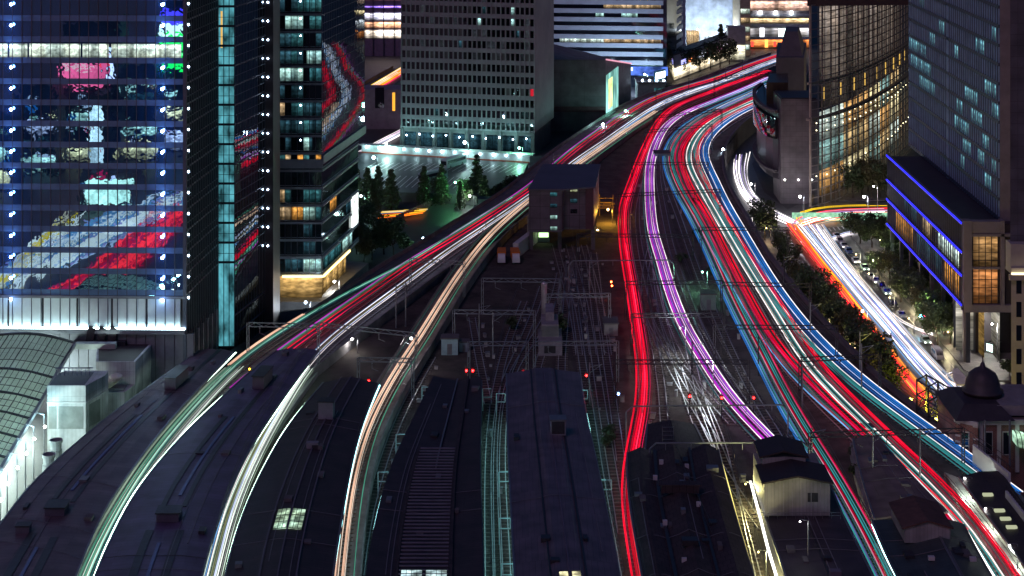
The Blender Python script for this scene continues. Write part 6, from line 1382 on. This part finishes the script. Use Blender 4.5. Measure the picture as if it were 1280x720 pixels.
def make_truck(label):
    t = thing('parked_truck', (0, 0, 0), label, 'truck', 'trucks in the site yard'); m = MB(); loft(m, [(-3.2, .95, .88, .5, .9, 1.4), (-3.0, 1.0, .9, .45, 1.2, 2.0), (-2.6, 1.0, .9, .45, 1.3, 2.5), (-1.7, 1.0, .92, .45, 1.3, 2.55)]); m.build('cab', carpaint['white'], t)
    m = MB(); m.hexa([(-.85, -3.12, 1.45), (.85, -3.12, 1.45), (.85, -3.0, 1.45), (-.85, -3.0, 1.45), (-.8, -2.72, 2.35), (.8, -2.72, 2.35), (.8, -2.6, 2.35), (-.8, -2.6, 2.35)]); m.build('windscreen', cglass, t)
    m = MB(); m.box(-1.05, -1.55, .8, 1.05, 3.2, 1.05); m.build('bed', steel_dark, t)
    m = MB(); m.hexa([(-1.05, -1.5, 1.05), (1.05, -1.5, 1.05), (1.05, 3.2, 1.05), (-1.05, 3.2, 1.05), (-1.15, -1.7, 2.9), (1.15, -1.7, 2.9), (1.05, 3.2, 2.9), (-1.05, 3.2, 2.9)]); m.build('orange_cover', mat('tarp_orange', (.62, .17, .02), .7, 0, .2, 1), t)
    wheels(t, (-2.4, 2.2), .45, 1.02, .28); return t
def make_bus(label, paint='bus'):
    t = thing('parked_bus', (0, 0, 0), label, 'bus', 'coaches on the parking deck'); m = MB(); loft(m, [(-5.9, 1.15, 1.1, .4, 1.2, 3.0), (-5.7, 1.24, 1.15, .35, 1.2, 3.3), (5.8, 1.24, 1.15, .35, 1.2, 3.3), (6, 1.2, 1.1, .4, 1.2, 3.2)]); m.build('body', carpaint[paint], t)
    for s in (-1, 1): m = MB(); m.box(s*1.235-.03, -5.2, 1.7, s*1.235+.03, 5.4, 2.7); m.build('side_glass', cglass, t)
    m = MB(); m.box(-1.05, -6.0, 1.4, 1.05, -5.88, 2.7); m.build('windscreen', cglass, t); wheels(t, (-3.6, 3.4), .5, 1.26, .3); return t
T0 = at(645, 326, ZY)
tk = make_truck('white truck with an orange cover, left of the pair in the dark yard'); k2 = dup(tk, at(644, 327, ZY), .08, 'white truck with an orange cover, right of the pair in the dark yard'); tk.location = at(627, 327, ZY)
rdir = at(1116, 381, 0)-at(1059, 314, 0); rz = math.atan2(rdir.x, -rdir.y)
kinds = ['white', 'silver', 'blue', 'black', 'green']
protos = {}
spots_ = [((1046, 297), 'white', 'white car first in the kerb queue, nearest the cross street'), ((1050, 303), 'silver', 'silver car second in the kerb queue from the cross street'), ((1055, 309), 'white', 'white car in front of the blue one near the cross street'), ((1061, 316), 'blue', 'dark blue car in the kerb queue under the bare plaza trees'), ((1070, 328), 'white', 'white car alone after the gap behind the dark blue one'), ((1081, 337), 'green', 'pale green car left of the bright lit tree'), ((1089, 348), 'silver', 'silver car right behind the pale green one'), ((1095, 353), 'white', 'white car nose to tail before the black one'), ((1102, 360), 'black', 'black car ahead of the pale green taxi'), ((1108, 367), 'green', 'pale green car at the middle of the kerb queue, under the big tree'), ((1117, 383), 'black', 'black car in the queue behind the mid-street gap'), ((1127, 396), 'silver', 'silver car just before the blue and red patrol light'), ((1157, 428), 'green', 'pale green car past the patrol light, ahead of the white van')]
for px, k, lab in spots_:
    p = at(*px, .13)
    if k not in protos: protos[k] = make_car(k, lab, k in ('white', 'green')); o = protos[k]; o.location = p; o.rotation_euler = (0, 0, rz)
    else: dup(protos[k], p, rz, lab)
v = make_van('white van with red tail lamps last in the kerb queue'); v.location = at(1172, 447, .13); v.rotation_euler = (0, 0, rz)
for i, (x, y) in enumerate([(1002, 395), (1006, 402), (1012, 408), (1018, 415), (1024, 423)]): dup(protos['white' if i % 2 else 'green'], at(x, y+20, .14), rz+.5, ['white car in the small car park behind the first railway trees', 'pale green car squeezed between tree row and railway wall', 'second white car in the small car park by the railway wall', 'second pale green car in the small car park by the railway wall', 'last pale car of the small car park, nearest the dark tree'][i], 'cars behind the tree row')
# patrol light on its post
p = at(1153, 412, 0); t = thing('patrol_beacon', tuple(p), 'post with blinding blue and red beacon beside the kerb queue', 'beacon'); m = MB(); m.bar(p, p+Vector((0, 0, 3)), .1, 6); m.build('post', steel, t)
for dx, mt in ((-.5, glow('beacon_cyan', (.2, .75, 1), 30)), (.5, glow('beacon_red', (1, .02, .08), 30))): m = MB(); m.ball(p+Vector((dx, -.3, 3.2)), .34, 8); m.build('lamp', mt, t)
for dx, cl in ((-.6, (.2, .7, 1)), (.8, (1, .02, .1))): L = bpy.data.lights.new('beacon_light', 'POINT'); L.energy = 500; L.color = cl; L.shadow_soft_size = .3; lo = bpy.data.objects.new('beacon_light', L); COL.objects.link(lo); lo.parent = t; lo.location = (dx, -.8, 3.2)

# ---------- bus parking deck below the slab tower
dk = [(446, 196), (456, 190), (660, 203), (655, 216), (596, 244), (440, 238)]
zd = 3.0
g = MB(); g.prism([at(x, y, zd) for x, y in dk], 0, zd); t = g.build('parking_deck', mat('deck_asphalt', (.055, .068, .072), .5, 0, .3, .2)); struct(t, 'raised bus parking deck')
g = MB()
for row, (ya, yb) in enumerate(((203, 212), (219, 233))):
    for k in range(26):
        x = 462+k*7.4
        if row and x > 585: continue
        a = at(x+2+(0 if row else 6), ya+k*.15, zd+.01); b = at(x-(14 if row else 8), yb+k*.15, zd+.01); d = (b-a).normalized(); s = Vector((d.y, -d.x, 0))*.13
        g.face(a-s, a+s, b+s, b-s)
struct(g.build('road_markings', white_paint), 'painted bays on the parking deck')
a = at(452, 191, zd); b = at(662, 204, zd); fr = Fr(a, b); t = thing('lit_parapet', tuple((a+b)/2), 'long pale parapet with a row of white lamps behind the parking deck', 'wall')
m = MB(); m.fbox(fr, 0, fr.L, zd, zd+2.6, -.4, 0); m.fbox(fr, -1, fr.L+1, zd+2.6, zd+2.9, -3.2, .3); m.build('wall', mat('parapet_pale', (.45, .55, .52), .6), t)
m = MB(); m.fbox(fr, 0, fr.L, zd+.0, zd+.5, 0, .1); m.build('kerb_band', mat('kerb_red', (.3, .08, .05), .6), t)
for k in range(13):
    m = MB(); q = fr.p(2+k*fr.L/13.2, .5, zd+2.2); m.ball(q, .3, 6); m.build('lamp', lampw, t)
    if k % 2 == 0: L = bpy.data.lights.new('parapet_light', 'POINT'); L.energy = 220; L.color = (.6, .95, 1); L.shadow_soft_size = .3; lo = bpy.data.objects.new('parapet_light', L); COL.objects.link(lo); lo.parent = t; lo.location = q+Vector((0, -1.2, .4))-ORG[t.name]
bz = math.radians(-32)
bu = make_bus('white coach parked among the bays by the lit parapet'); bu.location = at(567, 208, zd); bu.rotation_euler = (0, 0, bz)
dup(bu, at(541, 226, zd), bz-.1, 'coach half hidden behind the columnar trees on the deck edge')
# ---------- street lamps
def lamp(px, h, label, mt=lampw2, e=1500, colr=(1, .95, .9), z0=0, arm=(-1.2, 0), r=.32):
    p = at(*px, z0+h); t = thing('street_lamp', (p.x, p.y, z0), label, 'street lamp'); m = MB(); m.bar((p.x-arm[0], p.y-arm[1], z0), (p.x-arm[0], p.y-arm[1], z0+h+.2), .12, 8, .07); m.build('pole', steel, t)
    m = MB(); m.bar((p.x-arm[0], p.y-arm[1], z0+h+.2), p+Vector((0, 0, .35)), .06, 6); m.build('arm', steel, t)
    m = MB(); m.ball(p, r, 8); m.build('lamp_head', mt, t)
    if e: L = bpy.data.lights.new('lamp_light', 'POINT'); L.energy = e; L.color = colr; L.shadow_soft_size = .3; lo = bpy.data.objects.new('lamp_light', L); COL.objects.link(lo); lo.parent = t; lo.location = (0, 0, h-.8)
    return t
cy = (.55, 1, .9)
lamp((581, 178), 9, 'tall lamp with a cyan-white glare in front of the slab tower', lampw, 2200, cy, r=.55); lamp((483, 180), 7, 'white lamp at the left foot of the slab tower', lampw, 3000, cy, r=.4); lamp((467, 197), 6, 'glaring lamp at the left end of the parking deck', lampw, 1300, cy, r=.5)
lamp((649, 185), 8, 'green lamp at the right foot of the slab tower', lamp_green, 3000, (.3, 1, .6), r=.4); lamp((569, 228), 8, 'green lamp on a tall pole among the columnar trees', lamp_green, 1800, (.2, 1, .4), r=.3)
lamp((451, 245), 6, 'white lamp by the trees left of the orange underpass light', lampw, 1200, cy); lamp((587, 245), 4, 'small white lamp in front of the columnar trees', lampw2, 1500, (.8, 1, .9)); lamp((567, 285), 5, 'green lamp beside the left viaduct', lamp_green, 1800, (.3, 1, .7)); lamp((627, 247), 6, 'blue-white lamp beside the left viaduct below the slab tower', lampw, 700, cy); lamp((529, 298), 5, 'small blue-white lamp on a mast by the viaduct parapet', lampw, 600, cy); lamp((581, 270), 4, 'blue-white lamp on the greenish hut', lampw, 700, cy, r=.25)
lamp((382, 378), 5, 'bluish lamp in front of the pale terrace wall', lampw, 1500, (.8, .9, 1)); lamp((418, 352), 5, 'white lamp at the corner of the golden cafe', lampw2, 1500, (1, .95, .85))
lamp((782, 139), 9, 'glaring green lamp by the lit flank of the dark hall', lamp_green, 3000, (.3, 1, .75), r=.5); lamp((754, 156), 8, 'glaring white-green lamp below the lit flank', lampw, 3500, (.5, 1, .85), r=.6)
lamp((1000, 246), 6, 'white lamp at the foot of the dark stone building', lampw2, 2500, (.9, .9, 1), r=.4); lamp((1080, 246), 6, 'white lamp before the glass hall trees', lampw2, 2500, (.95, .95, 1), r=.4); lamp((939, 230), 7, 'slim lamp on the curved lane by the tree', lampw2, 800, (1, .9, .9)); lamp((1092, 233), 8, 'double lamp at the left end of the podium', lampw2, 900, (1, .95, .9), r=.25)
lamp((904, 187), 7, 'blue-white glaring lamp behind the tightest bend of the blue trail', lampw, 4000, (.6, .8, 1), r=.5)
lamp((1098, 322), 5, 'lamp glowing inside the bright green tree', lampw2, 11000, (.75, 1, .5), r=.25); lamp((1162, 388), 5.5, 'lamp glowing inside the green tree by the patrol light', lampw2, 12000, (.8, 1, .45), r=.3); lamp((1198, 393), 4, 'bright white lamp at the corner column of the podium', lampw2, 2500, (1, .9, .85), r=.35); lamp((1078, 389), 4, 'white lamp between railway trees and street', lampw2, 900, (1, .95, .9), r=.3)
lamp((1138, 500), 6, 'yellow lamp by the black steel frame', glow('lamp_yellow', (1, .85, .1), 14), 5500, (1, .82, .05), r=.4); lamp((1170, 525), 6, 'yellow lamp behind the black steel frame', glow('lamp_yellow', (1, .85, .1), 14), 5500, (1, .82, .05), r=.4)
lamp((1240, 405), 8.5, 'lobby lamp under the podium soffit', lampw2, 4500, (1, .93, .8), r=.2); lamp((747, 288), 4, 'amber work lamp on the stairs right of the office on stilts', lamp_warm, 2500, (1, .55, .08), z0=2); lamp((760, 262), 6, 'upper amber work lamp beside the red trail', lamp_warm, 2500, (1, .5, .05), z0=4)
lamp((440, 424), 3, 'small white yard lamp between the left viaducts', lampw2, 400, (1, .95, .9), z0=ZY, r=.25); lamp((514, 423), 7, 'white lamp on the gantry over the cream trail', lampw2, 600, (1, .95, .95), z0=ZY, r=.25)
lamp((932, 605), 4, 'yellowish lamp over the rails between tiled roof and white shed', glow('lamp_sodium', (1, .85, .3), 6), 2600, (1, .9, .35), z0=7, r=.15); lamp((948, 690), 4, 'second yellowish lamp over the rails beside the flat plum roof', glow('lamp_sodium', (1, .85, .3), 6), 2600, (1, .9, .35), z0=7, r=.15)
lamp((1000, 652), 5, 'lamp lighting the front of the white shed', lampw2, 120, (1, .98, .95), z0=12, r=.12)  # lamp added to brighten the shed front
lamp((878, 340), 5, 'greenish lamp among the tracks by the crimson trail', lamp_green, 1500, (.3, 1, .6), z0=ZY, r=.2)
lamp((872, 37), 11, 'floodlamp on the arcade roof before the blank pale blue building', lampw, 16000, (.75, .88, 1), r=.4); lamp((908, 37), 11, 'second floodlamp before the blank pale blue building, by its lit pier', lampw, 16000, (.75, .88, 1), r=.4)  # both floodlamps added to brighten the blank facade
lamp((806, 93), 9, 'blue-white lamp on the street side of the banded office block', lampw, 16000, (.65, .82, 1), r=.4); lamp((760, 93), 9, 'second blue-white lamp before the banded office block, by the dark hall', lampw, 12000, (.65, .82, 1), r=.3)  # pair added to brighten the pale floor bands
for k, (x, y) in enumerate([(1070, 318), (1086, 342), (1112, 372), (1136, 398), (1142, 365), (1120, 330), (1100, 300), (1185, 415)]):  # lamps added to give the plaza trees more light
    lamp((x, y), 3.6, ['short plaza lamp by the first white cars', 'short plaza lamp near the pale green car', 'short plaza lamp by the pale green taxi', 'short plaza lamp just before the beacon', 'short plaza lamp close to the podium glass', 'short plaza lamp deep among the trees near the podium', 'short plaza lamp at the far end of the plaza', 'short plaza lamp by the podium corner column'][k], lamp_warm, 800, (1, .85, .5), r=.16)
for k, (x, y) in enumerate([(958, 285), (980, 322), (1002, 356), (1030, 398), (1062, 430), (1090, 470)]):  # lamps added to brighten the pavement beside the railway
    lamp((x, y), 4.2, ['railway-side pavement lamp by the slim tree at the junction', 'railway-side pavement lamp, second from the junction', 'railway-side pavement lamp above the small car park', 'railway-side pavement lamp below the small car park', 'railway-side pavement lamp in the thick of the trees', 'railway-side pavement lamp nearest the black steel frame'][k], lamp_warm, 700, (1, .7, .35), r=.14)
lamp((884, 452), 7, 'white yard lamp over the silver switch rails', lampw2, 2600, (.9, .98, 1), z0=ZY, r=.14); lamp((850, 410), 7, 'second white yard lamp by the violet trail', lampw2, 2000, (.9, .98, 1), z0=ZY, r=.12)  # two lamps added so the switch rails shine
for q_, lab in (((1206, 598), 'platform lamp at the far end of the open lit platform'), ((1232, 636), 'platform lamp in the middle of the open lit platform'), ((1262, 682), 'platform lamp nearest the lower right corner')): lamp(q_, 3.4, lab, lampw2, 1500, (.9, 1, .85), z0=7.3, r=.16)  # three lamps added to light the open platform slab
# yellow stairs by the red trail
p = at(756, 262, ZY); t = thing('site_stairs', tuple(p), 'scaffold stairs lit amber between office on stilts and red trail', 'stairs')
ym = mat('site_yellow', (.45, .28, .03), .6)
for k in range(5): m = MB(); m.box(p.x-1.8+(k % 2), p.y-k*2.2, ZY+.2+k*.9, p.x+1.6+(k % 2), p.y-k*2.2+1.6, ZY+.4+k*.9); m.build('landing', ym, t)
m = MB(); m.bar(p+Vector((-1.9, -8, 0)), p+Vector((-1.9, -8, 6)), .12); m.bar(p+Vector((1.9, -8, 0)), p+Vector((1.9, -8, 6)), .12); m.bar(p+Vector((-1.9, 1.6, 0)), p+Vector((-1.9, 1.6, 6)), .12); m.bar(p+Vector((-1.9, -8, 5)), p+Vector((1.9, -8, 5)), .12); m.build('scaffold', ym, t)
# low stone balustrade at the underpass
m = MB(); q0, q1 = at(497, 276, 0), at(537, 258, 0)
m.bar(q0+Vector((0, 0, 1.1)), q1+Vector((0, 0, 1.1)), .25)
for k in range(14): p = q0.lerp(q1, k/13); m.box(p.x-.5, p.y-.4, 0, p.x+.5, p.y+.4, 1.7)
tag(m.build('stone_balustrade', mat('bal_stone', (.22, .17, .15), .8)), 'low stone balustrade beside the orange underpass lights', 'wall')
# ================================================================== TREES
leafA = mat('leaf_dark', (.045, .075, .03), .6, 0, .5, .4); leafB = mat('leaf_mid', (.06, .09, .03), .6, 0, .5, .4); leafC = mat('leaf_olive', (.085, .085, .03), .6, 0, .4, .4)
bark = mat('bark', (.06, .045, .035), .9, 0, .4, 1)
def make_tree(name, label, group, h, r, leaf, n, kind='broad', seed=0, ls=.34):
    R = random.Random(seed); t = thing(name, (0, 0, 0), label, 'tree', group)
    m = MB(); p = Vector((0, 0, 0)); hh = h*(.55 if kind == 'broad' else .9)
    segs = 5; pts = [Vector((R.uniform(-.12, .12)*i, R.uniform(-.12, .12)*i, hh*i/segs)) for i in range(segs+1)]
    for i in range(segs): m.bar(pts[i], pts[i+1], .26*h/10*(1-.13*i), 7, .26*h/10*(1-.13*(i+1)))
    lobes = []
    if kind == 'broad':
        for k in range(9):
            a = k*2.4+R.uniform(-.3, .3); rr = r*R.uniform(.3, .78); z = h*R.uniform(.42, .86); c = Vector((math.cos(a)*rr, math.sin(a)*rr, z)); lobes.append((c, r*R.uniform(.34, .55)))
            m.bar(pts[3+k % 2], c, .10*h/10, 5, .03)
        lobes.append((Vector((0, 0, h*.83)), r*.5))
    else:
        for k in range(12): z = h*(.10+.075*k); lobes.append((Vector((R.uniform(-.1, .1)*r, R.uniform(-.1, .1)*r, z)), r*(1.05-.075*k)*(.75+.35*R.random())))
    m.build('trunk', bark, t)
    m = MB()
    for k in range(n):
        c, rad = R.choice(lobes); d = Vector((R.gauss(0, 1), R.gauss(0, 1), R.gauss(0, 1))).normalized()*rad*R.random()**.4
        if kind != 'broad': d.z *= .7
        q = c+d; a = Vector((R.gauss(0, 1), R.gauss(0, 1), R.gauss(0, .6))).normalized(); b = a.cross(Vector((R.gauss(0, 1), R.gauss(0, 1), R.gauss(0, 1)))).normalized(); s = ls*R.uniform(.6, 1.4)
        m.face(q-a*s, q+b*s*.6, q+a*s, q-b*s*.6)
    m.build('crown', leaf, t); return t
PARK = Vector((0, 0, 0))
protos_t = {}
def plant(key, px, sc, label, group, zr=0):
    x, y = px; p = at(x, y, zr)
    mk = {'a': ('street_tree', 9.5, 4.2, leafA, 1500, 'broad', 1), 'b': ('street_tree', 8.5, 3.8, leafB, 1400, 'broad', 5), 'c': ('street_tree', 9, 4.0, leafC, 1400, 'broad', 9), 'k': ('conifer', 11, 2.4, leafA, 1300, 'cone', 3), 's': ('garden_shrub', 4, 2.6, leafA, 700, 'broad', 4)}[key]
    if key not in protos_t: o = make_tree(mk[0], label, group, mk[1], mk[2], mk[3], mk[4], mk[5], mk[6]); o.location = p; o.scale = (sc,)*3; o.rotation_euler = (0, 0, random.uniform(0, 6)); protos_t[key] = o; return o
    return dup(protos_t[key], p, random.uniform(0, 6), label, group, (sc*random.uniform(.9, 1.1), sc*random.uniform(.9, 1.1), sc*random.uniform(.9, 1.1)))
g1 = 'dark trees between railway and street'; l1 = 'dark leafy tree in the row between the railway wall and the street'
for i, (x, y) in enumerate([(956, 300), (962, 292), (975, 322), (985, 345), (996, 362), (1004, 376), (1016, 392), (1040, 412), (1052, 430), (1062, 440), (1072, 450), (1082, 462), (1092, 478), (1103, 488), (1088, 492), (950, 285), (1030, 402), (1110, 500)]):
    plant('aabac'[i % 5], (x, y), (.8 if y < 380 else 1.0)*(1.0 if i % 3 else 1.15), l1, g1)
g2 = 'leafy trees on the plaza beside the podium'; l2 = 'leafy plaza tree between the waiting cars and the podium'
for i, (x, y) in enumerate([(1064, 296), (1082, 300), (1098, 298), (1090, 310), (1075, 305), (1110, 322), (1122, 340), (1112, 350), (1130, 362), (1140, 372), (1126, 378), (1145, 388), (1152, 398), (1168, 412), (1180, 420), (1188, 430), (1172, 432), (1178, 408), (1140, 352), (1155, 378), (1106, 306), (1118, 312)]):
    plant('bacab'[i % 5], (x, y), .85 if y < 380 else .95, l2, g2)
plant('b', (1099, 347), .85, 'small bright green tree lit from inside among the plaza trees', 'lit trees on the plaza'); plant('b', (1160, 420), .9, 'green lit tree above the blue and red beacon', 'lit trees on the plaza')
g3 = 'trees in front of the glass hall'
for i, (x, y) in enumerate([(1066, 248), (1078, 246), (1090, 248), (1100, 247), (1108, 244), (1085, 240)]): plant('abc'[i % 3], (x, y), 1.15, 'leafy tree before the glowing glass hall', g3)
plant('k', (1013, 252), .9, 'dark conifer between the stone building and the glass hall', 'conifers')
g4 = 'columnar trees by the parking deck'
for i, (x, y, s) in enumerate([(459, 258, 1.25), (473, 256, 1.2), (489, 262, 1.25), (466, 270, 1.1), (530, 258, 1.2), (552, 256, 1.25), (596, 252, 1.3), (606, 258, .9), (575, 262, .8), (446, 262, 1.2)]):
    plant('k', (x, y), s, 'dark columnar tree in front of the bus parking deck', g4)
plant('b', (581, 258), .95, 'columnar tree lit vivid green by the lamp beside it', 'lit trees by the parking deck'); plant('b', (548, 250), .8, 'tree faintly lit green between two dark columnar trees', 'lit trees by the parking deck')
for i, (x, y, k, s) in enumerate([(454, 292, 'a', 1.0), (480, 318, 'a', 1.15), (492, 322, 'a', 1.0), (446, 318, 'c', .9), (465, 325, 'a', 1.0), (440, 300, 'a', .9), (508, 318, 's', 1.0), (625, 250, 's', 1.2), (640, 240, 's', 1.2), (612, 266, 's', 1.0), (455, 330, 'c', .8)]):
    plant(k, (x, y), s, 'dark rounded tree between the office tower and the left viaduct', 'trees beside the left viaduct')
for i, (x, y) in enumerate([(852, 96), (862, 93), (875, 90), (888, 86), (900, 84), (912, 80), (870, 84), (893, 79), (845, 92)]): plant('a', (x, y), 1.25, 'dark tree of the far grove behind the white arcade', 'far grove')
plant('k', (901, 76), 1.6, 'pointed dark tree top rising from the far grove', 'conifers')
for i, (x, y) in enumerate([(808, 150), (816, 146), (800, 152), (824, 140), (790, 158), (835, 128)]): plant('s', (x, y), 1.5, 'leafy shrub at the foot of the small sign building', 'shrubs by the far viaduct')
for i, (x, y) in enumerate([(868, 260), (872, 300), (890, 345), (852, 330), (760, 560), (762, 548), (1072, 600), (1068, 575), (640, 412), (700, 415)]): plant('s', (x, y), .6 if x != 700 else .9, 'scrubby bush growing between the tracks', 'scrub between the tracks', ZY)
plant('s', (1242, 422), .8, 'small round tree on the station forecourt', 'forecourt planting')
plant('s', (1262, 470), .8, 'shrub lit yellow beside the cream building', 'forecourt planting')
# ================================================================== THE CITY ACROSS THE SQUARE, seen only in the mirror glass of the left towers
def mx(px, y, z=0, D=D1):
    "place mirrored at photo pixel px, y in the tower's front glass"
    v = at(px, y, z); d = (v-Vector((xr, D1, 0))).dot(frA.n); q = v-frA.n*2*d; q.z = z; return q
def mtrail(pts, n, cols, label, w=(.25, .6), width=8):
    p = smooth(spline([mx(x, y, .8) for x, y in pts], 6), 3); r = thing('light_trail', tuple(p[len(p)//2]), label, 'light trail', RG)
    for k in range(n): m = MB(); o = (k+.5)/n*width-width/2+random.uniform(-.3, .3); i = random.randint(0, len(p)//4); m.rect(p[i:len(p)-random.randint(0, len(p)//5)], random.uniform(*w), .3, o); m.build('light_streak', LC[random.choice(cols)], r)
mtrail([(235, 248), (190, 290), (140, 335), (90, 365), (40, 395)], 16, ['hotred', 'red', 'hotred', 'red', 'pink'], 'red trails mirrored slanting across the dark glass tower', width=13)
mtrail([(232, 232), (180, 262), (110, 300), (50, 330), (0, 365)], 22, ['white', 'lav', 'ice', 'white', 'sky'], 'white and lilac trails mirrored above the red ones in the glass tower', width=18)
mtrail([(100, 262), (60, 300), (20, 345), (0, 375)], 12, ['warm', 'yellow', 'white', 'white'], 'gold-white trails mirrored low at the left edge of the glass tower', width=8)
def mblock(px0, px1, yb, ht, mt, label, dress_):
    a = mx(px0, yb); b = mx(px1, yb); t = thing('city_block', ((a.x+b.x)/2, a.y-6, 0), label, 'building', 'city blocks mirrored in the glass tower'); x0, x1 = min(a.x, b.x), max(a.x, b.x)
    m = MB(); m.box(x0, a.y-12, 0, x1, a.y, ht); m.build('wall', mt, t)
    fr = Fr((x1, a.y), (x0, a.y))   # its front looks at the tower
    for u0, u1, z0, z1, g_ in dress_: m = MB(); m.fbox(fr, (1-u1)*fr.L, (1-u0)*fr.L, z0, z1, 0, .4); m.build('lit_sign', g_, t)
    Rb = random.Random(int(px0)+400)
    for k in range(14):
        u = Rb.uniform(.02, .9); z = Rb.uniform(1, ht*.8); m = MB(); m.fbox(fr, u*fr.L, u*fr.L+Rb.uniform(.8, 3), z, z+Rb.uniform(.5, 2), 0, .3); m.build('lit_window', Rb.choice([sp1, sp2, sp3, rm_cool, rm_warm, LC['ice'], LC['pink'], LC['blue']]), t)
cw = mat('city_wall', (.10, .10, .12), .7)
sp1 = room('city_sparkle', (.55, .85, .85), 1.6, (.5, .5, .5)); sp2 = room('city_gold', (1, .8, .5), 1.8, (.6, .6, .6)); sp3 = room('city_lilac', (.6, .6, 1), 1.6, (.5, .5, .6))
mblock(20, 70, 215, 30, cw, 'city block with teal shop light mirrored left in the glass tower', [(0, 1, 1, 5, sp1), (.1, .9, 8, 11, rm_dim), (.3, 1, 14, 17, sp3)])
mblock(78, 150, 205, 50, cw, 'city block with the pink neon panel mirrored high in the glass tower', [(.0, .75, 26.5, 35.5, glow('neon_pink', (1, .10, .26), 2.4, .3, .2)), (.05, .6, 32.8, 34.6, glow('neon_mint', (.5, 1, .8), 2.6)), (.8, .9, 29, 40, glow('neon_lilac', (.7, .65, 1), 3.5)), (0, 1, 1, 6, sp2), (.2, .7, 14, 18, sp1), (.74, .79, 34, 41, glow('neon_red', (1, .02, .05), 3))])
mblock(158, 196, 200, 34, cw, 'city block with gold windows mirrored in the middle of the glass tower', [(0, 1, 1, 6, sp2), (0, 1, 9, 12, sp1), (.1, .9, 20, 23, rm_dim)])
mblock(200, 232, 190, 56, cw, 'city block with green and blue neon mirrored at the corner of the glass tower', [(0.05, .95, 29.5, 41.5, glow('neon_green', (.01, 1, .12), 2.6)), (.2, .9, 33, 37, glow('neon_white', (.85, 1, .95), 3)), (.05, .95, 41.6, 46, glow('neon_white', (.85, 1, .95), 3)), (0.05, .95, 46.1, 50, glow('neon_blue', (.08, .05, 1), 3)), (0, 1, 1, 7, sp3), (.1, .9, 12, 15, sp2)])
mblock(112, 130, 235, 30, cw, 'slim white kiosk tower mirrored low in the glass tower', [(.1, .9, 8, 27, glow('neon_ice', (.75, .85, 1), 2.2, .6, .4))])
mblock(-60, 15, 240, 26, cw, 'city block with cream shopfronts mirrored at the left edge of the glass tower', [(0, 1, 1, 7, sp2), (.2, .9, 10, 14, sp1)])
mblock(100, 170, 262, 12, cw, 'low hall with a pale glowing front mirrored over the red trails', [(.1, .9, 2, 9, glow('hall_mint', (.7, 1, .9), 2.2, .5, .3))])
for o in [o for o in bpy.data.objects if o.name.startswith('roof') and o.parent is None and o.type == 'MESH']: pass
